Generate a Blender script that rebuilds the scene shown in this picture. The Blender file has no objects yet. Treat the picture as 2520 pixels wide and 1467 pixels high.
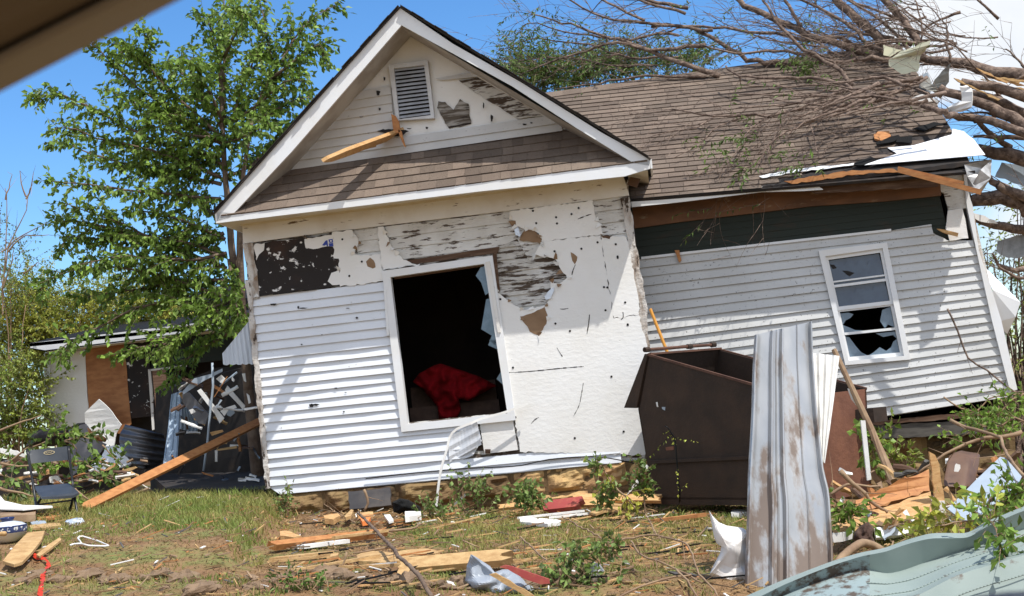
import bpy, math, random
from mathutils import Vector as V, noise as N
from mathutils.geometry import tessellate_polygon
rnd = random.Random(7)
sc = bpy.context.scene
COL = sc.collection
R = math.radians
# ------------------------------------------------------------------ camera
W, H = 2520.0, 1467.0
FPX = 3462.0
EYE = V((0, 0, 1.55))
PITCH, ROLL = R(4.4), R(5.8)
R0 = V((1, 0, 0)); FW = V((0, math.cos(PITCH), math.sin(PITCH))); U0 = R0.cross(FW)
RT = R0*math.cos(ROLL) - U0*math.sin(ROLL)
UP = U0*math.cos(ROLL) + R0*math.sin(ROLL)
cam = bpy.data.cameras.new('camera'); camo = bpy.data.objects.new('camera', cam); COL.objects.link(camo)
from mathutils import Matrix
Mx = Matrix((RT, UP, -FW)).transposed().to_4x4(); Mx.translation = EYE
camo.matrix_world = Mx
cam.sensor_width = 36; cam.lens = 36*FPX/W
cam.clip_start = 0.02; cam.clip_end = 5000
cam.dof.use_dof = True; cam.dof.focus_distance = 14.5; cam.dof.aperture_fstop = 16.0
sc.camera = camo
# ------------------------------------------------------------------ world, sun, exposure
AF = R(6.0)                                     # the facade turns its right side a little towards the road
EU = V((math.cos(AF), -math.sin(AF), 0)); EN = V((-math.sin(AF), -math.cos(AF), 0)); EZ = V((0, 0, 1))
SUN = (EU*0.43 + EN*0.335 + EZ*1.0).normalized()  # towards the sun
sc.view_settings.view_transform = 'Standard'; sc.view_settings.look = 'None'
sc.view_settings.gamma = 1; sc.view_settings.use_curve_mapping = False
sc.view_settings.exposure = 0.6
wd = bpy.data.worlds.new('World'); sc.world = wd; wd.use_nodes = True
nt = wd.node_tree; nt.nodes.clear()
def wn(t, **k):
    n = nt.nodes.new(t)
    for a, b in k.items(): setattr(n, a, b)
    return n
sky = wn('ShaderNodeTexSky', sky_type='NISHITA', sun_disc=False, sun_elevation=math.asin(SUN.z), sun_rotation=math.atan2(SUN.x, SUN.y),
         air_density=1.0, dust_density=0.25, ozone_density=2.6, altitude=300)
hsv = wn('ShaderNodeHueSaturation'); hsv.inputs['Saturation'].default_value = 1.22; hsv.inputs['Value'].default_value = 1.0
nt.links.new(sky.outputs[0], hsv.inputs['Color'])
tc = wn('ShaderNodeTexCoord')
def cloudmask(cdir, radius, soft, nscale):
    """cumulus as a patch of the sky round one direction, its edge broken by noise"""
    dot = wn('ShaderNodeVectorMath', operation='DISTANCE'); nt.links.new(tc.outputs['Generated'], dot.inputs[0]); dot.inputs[1].default_value = cdir
    nz = wn('ShaderNodeTexNoise'); nz.inputs['Scale'].default_value = nscale; nz.inputs['Detail'].default_value = 7; nz.inputs['Roughness'].default_value = .58
    nt.links.new(tc.outputs['Generated'], nz.inputs['Vector'])
    ad = wn('ShaderNodeMath', operation='MULTIPLY_ADD'); nt.links.new(nz.outputs['Fac'], ad.inputs[0]); ad.inputs[1].default_value = radius*1.1; nt.links.new(dot.outputs['Value'], ad.inputs[2])
    mr = wn('ShaderNodeMapRange'); mr.interpolation_type = 'SMOOTHSTEP'; nt.links.new(ad.outputs[0], mr.inputs['Value'])
    mr.inputs['From Min'].default_value = radius*1.55+soft; mr.inputs['From Max'].default_value = radius*1.55-soft
    return mr.outputs[0], nz
def pxdir(x, y): return (FW + RT*((x-W/2)/FPX) - UP*((y-H/2)/FPX)).normalized()
tint = wn('ShaderNodeMix', data_type='RGBA', blend_type='MULTIPLY'); tint.inputs['Factor'].default_value = 1; tint.inputs['B'].default_value = (.77, .90, 1.02, 1)
nt.links.new(hsv.outputs[0], tint.inputs['A']); last = tint.outputs['Result']
# broken cumulus added out of view behind the camera, to raise the fill light
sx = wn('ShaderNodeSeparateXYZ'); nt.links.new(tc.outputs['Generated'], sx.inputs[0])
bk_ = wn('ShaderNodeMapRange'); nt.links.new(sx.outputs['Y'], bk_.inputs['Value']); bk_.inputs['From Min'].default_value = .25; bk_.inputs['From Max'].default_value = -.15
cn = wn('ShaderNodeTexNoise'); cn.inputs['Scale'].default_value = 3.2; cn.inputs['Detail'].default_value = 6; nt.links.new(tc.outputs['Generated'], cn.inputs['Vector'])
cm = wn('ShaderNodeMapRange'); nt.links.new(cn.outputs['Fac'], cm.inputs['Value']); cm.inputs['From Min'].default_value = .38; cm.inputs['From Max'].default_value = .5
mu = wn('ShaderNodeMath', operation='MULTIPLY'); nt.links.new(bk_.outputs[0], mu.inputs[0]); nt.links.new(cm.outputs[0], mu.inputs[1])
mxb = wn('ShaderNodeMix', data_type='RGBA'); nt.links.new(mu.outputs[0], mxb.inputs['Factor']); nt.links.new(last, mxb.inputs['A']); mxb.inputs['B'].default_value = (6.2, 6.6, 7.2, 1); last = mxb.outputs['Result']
for cd, rad, soft, ns in ((pxdir(2300, 95), .040, .010, 22), (pxdir(2410, 60), .055, .010, 18), (pxdir(2530, 70), .058, .010, 18), (pxdir(2530, 560), .03, .03, 16)):
    m, nz = cloudmask(cd, rad, soft, ns)
    cr = wn('ShaderNodeMix', data_type='RGBA'); nt.links.new(nz.outputs['Fac'], cr.inputs['Factor'])
    cr.inputs['A'].default_value = (4.2, 4.6, 5.2, 1); cr.inputs['B'].default_value = (5.9, 5.95, 6.0, 1)
    mx = wn('ShaderNodeMix', data_type='RGBA'); nt.links.new(m, mx.inputs['Factor']); nt.links.new(last, mx.inputs['A']); nt.links.new(cr.outputs['Result'], mx.inputs['B'])
    last = mx.outputs['Result']
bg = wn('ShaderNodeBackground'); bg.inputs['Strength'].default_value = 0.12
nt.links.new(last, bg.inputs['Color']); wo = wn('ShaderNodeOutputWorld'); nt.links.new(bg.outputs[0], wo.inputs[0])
sl = bpy.data.lights.new('sun', 'SUN'); sl.energy = 3.6; sl.angle = R(.53); sl.color = (1, .965, .91)
so = bpy.data.objects.new('sun', sl); COL.objects.link(so); so.location = (20, -10, 40)
so.rotation_euler = (-SUN).to_track_quat('-Z', 'Y').to_euler()

# ------------------------------------------------------------------ pixel rays, planes, crops
def ray(x, y): return FW + RT*((x-W/2)/FPX) - UP*((y-H/2)/FPX)
def at(x, y, Y): d = ray(x, y); return EYE + d*(Y/d.y)
class Fr:
    """a plane in the world: origin, two axes and the normal that faces the road"""
    def __init__(s, o, eu, ev):
        s.o, s.eu, s.ev = o.copy(), eu.normalized(), ev.normalized(); s.n = s.eu.cross(s.ev).normalized()
    def hit(s, x, y):
        d = ray(x, y); return EYE + d*((s.o-EYE).dot(s.n)/d.dot(s.n))
    def uv(s, x, y): p = s.hit(x, y)-s.o; return (p.dot(s.eu), p.dot(s.ev))
    def pt(s, u, v, d=0.): return s.o + s.eu*u + s.ev*v + s.n*d
    def off(s, d): return Fr(s.o+s.n*d, s.eu, s.ev)
def crop(x0, y0, k): return lambda *p: [(x0+k*u, y0+k*v) for u, v in p]
cA = crop(846.6, 0, .33595); cB = crop(1673.4, 0, .33595); cC = crop(1673.4, 295.3, .33595)
c1 = crop(1181.3, 374.1, .3154); c4 = crop(511.9, 374.1, .34219); c5 = crop(590.6, 836.7, .34219)
cD = crop(1476.6, 738.3, .33558); c6 = crop(1919.5, 787.5, .46297); c7 = crop(689.1, 1132, .27344)
c8 = crop(1279.7, 1132, .27344); cL1 = crop(0, 0, .33595); cL2 = crop(0, 472.5, .33595); cL3 = crop(0, 964.7, .34219)
dd = lambda *p: list(p)
# ------------------------------------------------------------------ mesh builder
class MB:
    def __init__(s): s.v, s.f, s.m, s.c = [], [], [], []
    def add(s, vs, fs, m=0, c=1.0):
        b = len(s.v); s.v += [tuple(p) for p in vs]
        for f in fs: s.f.append(tuple(i+b for i in f)); s.m.append(m); s.c.append(c)
    def quad(s, a, b, c, d, m=0, col=1.0): s.add((a, b, c, d), ((0, 1, 2, 3),), m, col)
    def slab(s, pts, t, m=0, c=1.0, mside=None):
        """flat polygon (world points, any outline) with thickness vector t behind it"""
        n = len(pts); tri = tessellate_polygon([[V(p) for p in pts]])
        vs = [V(p) for p in pts] + [V(p)+t for p in pts]
        fs = [tuple(x) for x in tri] + [tuple(i+n for i in reversed(x)) for x in tri]
        s.add(vs, fs, m, c)
        s.add(vs, [(i, (i+1) % n, (i+1) % n+n, i+n) for i in range(n)], m if mside is None else mside, c)
    def box(s, o, a, b, d, m=0, c=1.0):
        o, a, b, d = V(o), V(a), V(b), V(d)
        vs = [o, o+a, o+a+b, o+b, o+d, o+a+d, o+a+b+d, o+b+d]
        s.add(vs, ((0, 3, 2, 1), (4, 5, 6, 7), (0, 1, 5, 4), (1, 2, 6, 5), (2, 3, 7, 6), (3, 0, 4, 7)), m, c)
    def bar(s, p, q, w, h, up=EZ, m=0, c=1.0):
        p, q = V(p), V(q); d = (q-p).normalized(); sd = d.cross(up)
        if sd.length < 1e-4: sd = d.cross(V((1, 0, 0)))
        sd.normalize(); u = sd.cross(d)
        s.box(p-sd*w/2-u*h/2, q-p, sd*w, u*h, m, c)
    def tube(s, pts, rad, n=6, m=0, c=1.0, cap=True):
        pts = [V(p) for p in pts]; k = len(pts)
        if not hasattr(rad, '__len__'): rad = [rad]*k
        rings = []; ref = V((.3, .5, .8))
        for i in range(k):
            d = (pts[min(i+1, k-1)]-pts[max(i-1, 0)])
            if d.length < 1e-9: d = V((0, 0, 1))
            d.normalize(); a = d.cross(ref)
            if a.length < .05: a = d.cross(V((1, 0, 0)))
            a.normalize(); b = d.cross(a)
            rings.append([pts[i]+(a*math.cos(2*math.pi*j/n)+b*math.sin(2*math.pi*j/n))*rad[i] for j in range(n)])
        vs = [p for r in rings for p in r]
        fs = [(i*n+j, i*n+(j+1) % n, (i+1)*n+(j+1) % n, (i+1)*n+j) for i in range(k-1) for j in range(n)]
        if cap: fs += [tuple(range(n-1, -1, -1)), tuple((k-1)*n+j for j in range(n))]
        s.add(vs, fs, m, c)
    def grid(s, fn, nu, nv, m=0, c=1.0, thick=None):
        """fn(i/nu, j/nv) -> point; thick = vector or None"""
        vs = [V(fn(i/nu, j/nv)) for j in range(nv+1) for i in range(nu+1)]; w = nu+1
        fs = [(j*w+i, j*w+i+1, (j+1)*w+i+1, (j+1)*w+i) for j in range(nv) for i in range(nu)]
        s.add(vs, fs, m, c)
        if thick is not None:
            n = len(vs); t = V(thick); edge = [i for i in range(w)] + [j*w+nu for j in range(1, nv+1)] + [nv*w+i for i in range(nu-1, -1, -1)] + [j*w for j in range(nv-1, 0, -1)]
            s.add([p+t for p in vs], [tuple(reversed(f)) for f in fs], m, c)
            e = len(edge); s.add([vs[i] for i in edge]+[vs[i]+t for i in edge], [(i, (i+1) % e, (i+1) % e+e, i+e) for i in range(e)], m, c)
    def build(s, name, mats, parent=None, smooth=False, weld=False):
        if not isinstance(mats, (list, tuple)): mats = [mats]
        if parent is not None: o0 = V(parent['_o'])
        else:
            xs = [p[0] for p in s.v]; ys = [p[1] for p in s.v]; zs = [p[2] for p in s.v]
            o0 = V(((min(xs)+max(xs))/2, (min(ys)+max(ys))/2, min(zs)))
        me = bpy.data.meshes.new(name)
        me.from_pydata([(p[0]-o0.x, p[1]-o0.y, p[2]-o0.z) for p in s.v], [], s.f)
        for m in mats: me.materials.append(m)
        if len(mats) > 1: me.polygons.foreach_set('material_index', s.m)
        if any(c != 1.0 for c in s.c):
            at_ = me.attributes.new('shade', 'FLOAT', 'FACE'); at_.data.foreach_set('value', s.c)
        if smooth: me.polygons.foreach_set('use_smooth', [True]*len(s.f))
        me.update()
        o = bpy.data.objects.new(name, me); COL.objects.link(o); o['_o'] = tuple(o0)
        if parent is not None: o.parent = parent
        else: o.location = o0
        return o
def tag(o, label=None, cat=None, group=None, kind=None):
    if label and not kind: kind = 'thing'
    for k, v in (('label', label), ('category', cat), ('group', group), ('kind', kind)):
        if v: o[k] = v
    return o
def thing(name, loc, label, cat, group=None):
    o = bpy.data.objects.new(name, None); COL.objects.link(o); o.location = V(loc); o['_o'] = tuple(V(loc)); o['kind'] = 'thing'; o.empty_display_size = .2
    return tag(o, label, cat, group)
# ------------------------------------------------------------------ materials
MATS = {}
def mat(name, col, rough=.6, col2=None, scale=4, stretch=(1, 1, 1), bump=0., bscale=40, metal=0., lo=.4, hi=.6, detail=6,
        shade=0., col3=None, scale3=20, lo3=.6, hi3=.66, stretch3=(1, 1, 1), spec=.4, trans=0., coat=0, bstretch=(1, 1, 1)):
    """base colour, a second colour through noise, a third one as sharper marks, per-face shade variation, bump"""
    if name in MATS: return MATS[name]
    m = bpy.data.materials.new(name); m.use_nodes = True; t = m.node_tree; ns = t.nodes; L = t.links
    b = ns['Principled BSDF']; b.inputs['Roughness'].default_value = rough; b.inputs['Metallic'].default_value = metal
    b.inputs['Specular IOR Level'].default_value = spec
    tcn = ns.new('ShaderNodeTexCoord')
    def nz(sc_, st, det=detail, ro=.6):
        mp = ns.new('ShaderNodeMapping'); mp.inputs['Scale'].default_value = st; L.new(tcn.outputs['Object'], mp.inputs['Vector'])
        n = ns.new('ShaderNodeTexNoise'); n.inputs['Scale'].default_value = sc_; n.inputs['Detail'].default_value = det; n.inputs['Roughness'].default_value = ro
        L.new(mp.outputs[0], n.inputs['Vector']); return n.outputs['Fac']
    def rng(x, a, c):
        r = ns.new('ShaderNodeMapRange'); L.new(x, r.inputs['Value']); r.inputs['From Min'].default_value = a; r.inputs['From Max'].default_value = c; return r.outputs[0]
    def mix(f, A, B, typ='MIX'):
        x = ns.new('ShaderNodeMix'); x.data_type = 'RGBA'; x.blend_type = typ
        if isinstance(f, float): x.inputs['Factor'].default_value = f
        else: L.new(f, x.inputs['Factor'])
        for nm, q in (('A', A), ('B', B)):
            if isinstance(q, tuple): x.inputs[nm].default_value = q if len(q) == 4 else (*q, 1)
            else: L.new(q, x.inputs[nm])
        return x.outputs['Result']
    c = (*col, 1)
    if col2: c = mix(rng(nz(scale, stretch), lo, hi), c, (*col2, 1))
    if col3: c = mix(rng(nz(scale3, stretch3, 8, .65), lo3, hi3), c, (*col3, 1))
    if shade:
        a = ns.new('ShaderNodeAttribute'); a.attribute_name = 'shade'
        c = mix(float(shade), c, a.outputs['Color'], 'MULTIPLY')
    if isinstance(c, tuple): b.inputs['Base Color'].default_value = c
    else: L.new(c, b.inputs['Base Color'])
    if bump:
        bp = ns.new('ShaderNodeBump'); bp.inputs['Strength'].default_value = bump; bp.inputs['Distance'].default_value = .02
        L.new(nz(bscale, bstretch, 8), bp.inputs['Height']); L.new(bp.outputs[0], b.inputs['Normal'])
    if coat: b.inputs['Coat Weight'].default_value = coat
    if trans:
        tr = ns.new('ShaderNodeBsdfTranslucent'); ms = ns.new('ShaderNodeMixShader'); ms.inputs[0].default_value = trans
        if isinstance(c, tuple): tr.inputs['Color'].default_value = c
        else: L.new(c, tr.inputs['Color'])
        L.new(b.outputs[0], ms.inputs[1]); L.new(tr.outputs[0], ms.inputs[2]); L.new(ms.outputs[0], ns['Material Output'].inputs['Surface'])
    MATS[name] = m; return m
def glass(name='window_glass', col=(.9, .95, 1), rough=.02):
    if name in MATS: return MATS[name]
    m = bpy.data.materials.new(name); m.use_nodes = True; b = m.node_tree.nodes['Principled BSDF']
    b.inputs['Base Color'].default_value = (*col, 1); b.inputs['Roughness'].default_value = rough
    b.inputs['Transmission Weight'].default_value = 1; b.inputs['IOR'].default_value = 1.45
    MATS[name] = m; return m
# ------------------------------------------------------------------ polygon tools
def clip(poly, a, b, c):                                      # keep a*u+b*v+c >= 0
    out = []
    for i in range(len(poly)):
        p, q = poly[i], poly[(i+1) % len(poly)]
        dp, dq = a*p[0]+b*p[1]+c, a*q[0]+b*q[1]+c
        if dp >= 0: out.append(p)
        if dp*dq < 0: t = dp/(dp-dq); out.append((p[0]+(q[0]-p[0])*t, p[1]+(q[1]-p[1])*t))
    return out
def tris(poly): return [[poly[i] for i in t] for t in tessellate_polygon([[V((p[0], p[1], 0)) for p in poly]])]
def rough_edge(poly, amp, step, seed=0, closed=True):
    """break straight edges of a pixel polygon into a torn line"""
    r = random.Random(seed); out = []
    n = len(poly)
    for i in range(n if closed else n-1):
        p, q = poly[i], poly[(i+1) % n]; L = math.hypot(q[0]-p[0], q[1]-p[1]); k = max(1, int(L/step))
        for j in range(k):
            t = j/k; a = amp if j else amp*.3
            out.append((p[0]+(q[0]-p[0])*t+r.uniform(-a, a), p[1]+(q[1]-p[1])*t+r.uniform(-a, a)))
    return out
def siding(mb, fr, polys, top, bot, n, proud=.014, d0=.004, wave=.004, m=0, strip=.3, seed=0, shadevar=0.):
    """lap siding cut to pixel polygons; courses run between a top and a bottom pixel line"""
    (ta, tb), (ba, bb) = [fr.uv(*p) for p in top], [fr.uv(*p) for p in bot]
    def line(p, q): b = (q[1]-p[1])/(q[0]-p[0]); return p[1]-b*p[0], b
    (t0, t1), (b0, b1) = line(ta, tb), line(ba, bb)
    r = random.Random(seed)
    for poly in polys:
        uv = [fr.uv(*p) for p in poly]
        for k in range(-6, n+8):
            f0, f1 = 1-(k+1)/n, 1-k/n                          # bottom and top of the course, 1 = top line
            lo = (b0+(t0-b0)*f0, b1+(t1-b1)*f0); hi = (b0+(t0-b0)*f1, b1+(t1-b1)*f1)
            for tri in tris(uv):
                pc = clip(tri, -lo[1], 1, -lo[0])
                if len(pc) < 3: continue
                pc = clip(pc, hi[1], -1, hi[0])
                if len(pc) < 3: continue
                i0 = math.floor(min(p[0] for p in pc)/strip); i1 = math.ceil(max(p[0] for p in pc)/strip)
                for i in range(i0, i1):
                    q = clip(clip(pc, 1, 0, -i*strip), -1, 0, (i+1)*strip) if i1-i0 > 1 else pc
                    if len(q) < 3: continue
                    def dpt(p, lip=False):
                        l = lo[0]+lo[1]*p[0]; h = hi[0]+hi[1]*p[0]; s = (p[1]-l)/(h-l)
                        w = wave*N.noise(V((p[0]*2.3, k*.71+seed, p[1]*1.1)))*(1.3-s)
                        return fr.pt(p[0], p[1], d0 if lip else d0+proud*(1-s)+w), s
                    vs = [dpt(p) for p in q]
                    mb.add([x[0] for x in vs], [tuple(range(len(q)))], m, 1.0)
                    for a in range(len(q)):
                        b = (a+1) % len(q)
                        if abs(vs[a][1]) < 1e-4 and abs(vs[b][1]) < 1e-4:
                            mb.quad(vs[a][0], vs[b][0], dpt(q[b], True)[0], dpt(q[a], True)[0], m)
def shingles(mb, fr, poly_uv, ex, seed=1, tabs=(.12, .34), missing=None, th=.011):
    """asphalt shingles course by course; poly_uv must be convex, counter-clockwise"""
    r = random.Random(seed); vmin = min(p[1] for p in poly_uv); vmax = max(p[1] for p in poly_uv)
    umin = min(p[0] for p in poly_uv); umax = max(p[0] for p in poly_uv); k = 0; v = vmin
    while v < vmax:
        u = umin-r.random()*.3; sag = r.uniform(-.006, .006)
        while u < umax:
            w = r.uniform(*tabs); col = r.choice((.7, .8, .88, .95, 1.0, 1.08)) * r.uniform(.94, 1.05)
            c = [(u, v+sag), (u+w-.004, v+sag+r.uniform(-.004, .004)), (u+w-.004, v+ex+.02), (u, v+ex+.02)]
            u += w
            for i in range(len(poly_uv)):
                a, b = poly_uv[i], poly_uv[(i+1) % len(poly_uv)]
                nx, ny = -(b[1]-a[1]), b[0]-a[0]; c = clip(c, nx, ny, -(nx*a[0]+ny*a[1]))
                if len(c) < 3: break
            if len(c) < 3: continue
            if missing and missing(sum(p[0] for p in c)/len(c), sum(p[1] for p in c)/len(c)): continue
            lift = r.uniform(0, .004)
            P = [fr.pt(p[0], p[1], .002+(th+lift)*max(0, 1-(p[1]-v)/(ex+.02))) for p in c]
            mb.add(P, [tuple(range(len(P)))], 0, col)
            for a in range(len(c)):
                b = (a+1) % len(c)
                if abs(c[a][1]-v) < .02 and abs(c[b][1]-v) < .02:
                    mb.quad(P[a], P[b], fr.pt(c[b][0], c[b][1], .0005), fr.pt(c[a][0], c[a][1], .0005), 0, col*.8)
        v += ex; k += 1
def crv(pts, step=.12):
    """smooth line through points"""
    P = [V(p) for p in pts]; out = []
    for i in range(len(P)-1):
        a, b, c, d = P[max(i-1, 0)], P[i], P[i+1], P[min(i+2, len(P)-1)]; n = max(2, int((c-b).length/step))
        for j in range(n):
            t = j/n; out.append(.5*((2*b)+(c-a)*t+(2*a-5*b+4*c-d)*t*t+(3*b-a-3*c+d)*t**3))
    out.append(P[-1]); return out
# ------------------------------------------------------------------ planes of the house
FAC = Fr(at(1100, 900, 14.5), EU, EZ)                         # front wall
FAS = FAC.off(.50)                                            # fascia and rake boards of the front gable
WNG = FAC.off(-.55)                                           # wall of the wing
WEV = WNG.off(.40)                                            # its eave
# ground: a plane through three points, terraces and the bank to the road
gA, gB, gC = at(705, 1262, 14.75), at(1560, 1256, 14.1), at(1200, 1412, 9.6)
gn = (gB-gA).cross(gC-gA).normalized(); gn = gn if gn.z > 0 else -gn
def sst(a, b, x): t = min(1, max(0, (x-a)/(b-a))); return t*t*(3-2*t)
def gplane(x, y): return gA.z - (gn.x*(x-gA.x)+gn.y*(y-gA.y))/gn.z
e0, e1 = at(690, 1235, 14.6), at(585, 1385, 10.4)
def gz(x, y):
    xc = max(-7.5, min(7.5, x)); yc = min(y, 19+.25*(y-19)) if y > 19 else y
    yc = min(yc, 24)
    z = gplane(xc, max(yc, 9.3))
    ex = e0.x+(e1.x-e0.x)*(e0.y-y)/(e0.y-e1.y)                # raised lawn on the left
    z += .16*(1-sst(ex-.10, ex+.10, x+.06*N.noise(V((y*2, 3, 0)))))*sst(9.2, 10.6, y)*(1-sst(15.2, 16.5, y))
    b = 1-sst(7.6, 9.25, y+.15*N.noise(V((x*1.3, 7, 0))))     # bank down to the road
    z = z*(1-b)+0.0*b if b < 1 else 0.0
    z += .25*math.exp(-((x-3.1)/.8)**2-((y-10.3)/1.1)**2)     # rubble banked up under the boards on the right
    if 7 < y < 22 and abs(x) < 12:
        z += .028*N.noise(V((x*1.1, y*1.1, 0)))+.016*N.noise(V((x*4, y*4, 5)))
    return z
def G(x, y, lift=0.):
    """the point of the ground seen at a pixel"""
    d = ray(x, y); lo, hi = 6.0, None; t = 6.0
    while t < 60:
        p = EYE+d*(t/d.y)
        if p.z < gz(p.x, p.y)+lift: hi = t; break
        lo = t; t += .15
    if hi is None: p = EYE+d*(26/d.y); return V((p.x, p.y, gz(p.x, p.y)+lift))
    for _ in range(14):
        t = (lo+hi)/2; p = EYE+d*(t/d.y)
        if p.z < gz(p.x, p.y)+lift: hi = t
        else: lo = t
    return EYE+d*(hi/d.y)
print('ground plane normal', gn, 'FAC', FAC.o, 'sun elev', math.degrees(math.asin(SUN.z)))
def axis(core0, core1, step, far):
    a = []; x = core0
    while x <= core1: a.append(x); x += step
    l = [core0]; r = [a[-1]]; s = step
    while r[-1] < far: s *= 1.35; r.append(r[-1]+s)
    s = step
    while l[-1] > -far: s *= 1.35; l.append(l[-1]-s)
    return l[:0:-1]+a+r[1:]
def hexc(h): return tuple(((int(h[i:i+2], 16)/255+.055)/1.055)**2.4 if int(h[i:i+2], 16) > 10 else int(h[i:i+2], 16)/255/12.92 for i in (0, 2, 4))
xs_, ys_ = axis(-7.5, 7.5, .075, 900), axis(7.6, 18, .075, 900)
gb = MB(); wN = len(xs_)
gb.add([(x, y, gz(x, y)) for y in ys_ for x in xs_], [(j*wN+i, j*wN+i+1, (j+1)*wN+i+1, (j+1)*wN+i) for j in range(len(ys_)-1) for i in range(wN-1)])
M_ground = mat('yard_soil', (.165, .088, .043), .95, (.25, .15, .07), 1.3, lo=.38, hi=.62, bump=.9, bscale=22, col3=(.16, .17, .05), scale3=1.7, lo3=.5, hi3=.62)
tag(gb.build('ground', M_ground, smooth=True), kind='structure')

# ------------------------------------------------------------------ materials of the house
M_vinyl = mat('white_vinyl', (.70, .725, .765), .45, (.62, .645, .68), 1.5, lo=.35, hi=.7, col3=(.26, .24, .22), scale3=22, lo3=.66, hi3=.74)
M_vinylw = mat('wing_vinyl', (.56, .565, .56), .5, (.48, .48, .465), 1.5, lo=.35, hi=.7, col3=(.10, .095, .085), scale3=34, lo3=.615, hi3=.67, stretch3=(1, 1, 1.2))
M_gvinyl = mat('gable_vinyl', (.56, .55, .53), .5, (.46, .45, .43), 2.2, lo=.35, hi=.7, col3=(.15, .12, .095), scale3=18, lo3=.645, hi3=.72, stretch3=(1, 1, 1.6))
M_foam = mat('white_foam_board', (.78, .775, .755), .75, (.71, .69, .64), 1.2, lo=.4, hi=.75, col3=(.07, .055, .045), scale3=30, lo3=.70, hi3=.735, bump=.22, bscale=16, bstretch=(1, 1, 1.8))
M_peel = mat('peeling_boards', (.70, .69, .66), .8, (.52, .50, .46), 3, lo=.4, hi=.7, col3=(.085, .06, .042), scale3=9, lo3=.555, hi3=.60, stretch3=(.55, .55, 3.2), bump=.5, bscale=30, bstretch=(.5, .5, 3))
M_peelx = mat('bare_grey_boards', (.62, .61, .58), .85, (.44, .41, .36), 3, lo=.4, hi=.7, col3=(.075, .052, .036), scale3=8, lo3=.47, hi3=.53, stretch3=(.5, .5, 3.4), bump=.7, bscale=30, bstretch=(.5, .5, 3))
M_frieze = mat('dirty_cream_board', (.70, .685, .65), .7, (.58, .53, .46), 2.2, lo=.45, hi=.75, col3=(.13, .085, .05), scale3=8, lo3=.615, hi3=.66, stretch3=(.5, .5, 2.4))
M_trim = mat('white_metal_trim', (.73, .745, .76), .35, (.70, .69, .66), 2, lo=.4, hi=.7, col3=(.2, .16, .12), scale3=14, lo3=.72, hi3=.78, bump=.12, bscale=5)
M_soffit = mat('cream_soffit', (.62, .56, .43), .6, (.50, .42, .29), 3, lo=.45, hi=.75)
M_corner = mat('weathered_corner', (.58, .55, .51), .85, (.30, .24, .19), 7, (1, 1, .35), lo=.45, hi=.58, col3=(.05, .032, .02), scale3=12, lo3=.56, hi3=.62, stretch3=(1, 1, .4), bump=.8, bscale=30)
M_shing = mat('grey_brown_shingle', (.152, .112, .086), .95, (.205, .158, .122), 1.4, lo=.35, hi=.7, shade=1.0, bump=.5, bscale=160, col3=(.07, .055, .045), scale3=60, lo3=.56, hi3=.7)
M_tar = mat('black_tar_paper', (.022, .018, .017), .9, (.045, .026, .019), 2.5, lo=.5, hi=.7, col3=(.72, .71, .69), scale3=10, lo3=.60, hi3=.62, stretch3=(1, 1, 1.25), detail=4)
M_green = mat('dark_green_sheathing', (.026, .033, .027), .9, (.05, .035, .025), 2, (1, 1, 3), lo=.55, hi=.75)
M_oldwood = mat('dark_brown_wood', (.085, .044, .025), .85, (.16, .10, .065), 3, (1, 1, 8), lo=.45, hi=.7, col3=(.32, .28, .23), scale3=7, lo3=.62, hi3=.70, stretch3=(.6, .6, 3))
M_bright = mat('fresh_split_wood', (.58, .36, .16), .75, (.44, .23, .085), 5, (3, 3, 12), lo=.4, hi=.65, bump=.3, bscale=40, bstretch=(3, 3, 9))
M_orange = mat('orange_lumber', (.44, .20, .07), .7, (.33, .13, .042), 6, (2, 2, 6), lo=.4, hi=.65)
M_tan = mat('tan_backing', (.26, .165, .095), .85, (.20, .12, .065), 5, lo=.4, hi=.7)
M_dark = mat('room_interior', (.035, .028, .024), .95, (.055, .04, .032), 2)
M_beam = mat('grey_sill_timber', (.10, .092, .08), .9, (.055, .05, .045), 6, (1, 1, 6), lo=.4, hi=.65)
M_stone = mat('yellow_sandstone', (.44, .29, .125), .95, (.30, .17, .08), 4, lo=.4, hi=.65, shade=1.0, bump=.9, bscale=18, col3=(.44, .30, .13), scale3=7, lo3=.56, hi3=.66)
M_black = mat('black_mark', (.014, .012, .012), .8)
M_blue = mat('blue_print', (.03, .06, .33), .6)
M_glass = glass()
M_galv = mat('galvanised_steel', (.56, .59, .64), .32, (.46, .49, .55), 3, lo=.4, hi=.7, metal=.75, col3=(.16, .12, .10), scale3=3.2, lo3=.56, hi3=.66, stretch3=(1.6, 1.6, .6), bump=.15, bscale=9)

# ------------------------------------------------------------------ house
HB = FAC.hit(1100, 1220)
house = thing('house', HB, 'storm-wrecked white clapboard house with steep front gable, torn siding and a brown shingled wing', 'house')
def fpoly(fr, px, d=0.): return [fr.pt(*fr.uv(*p), d) for p in px]
def plate(name, fr, px, mt, d, t, parent=house, mb=None, m=0, **k):
    b = MB() if mb is None else mb
    b.slab(fpoly(fr, px, d), -fr.n*t, m)
    return b.build(name, mt, parent, **k) if mb is None else b
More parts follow.
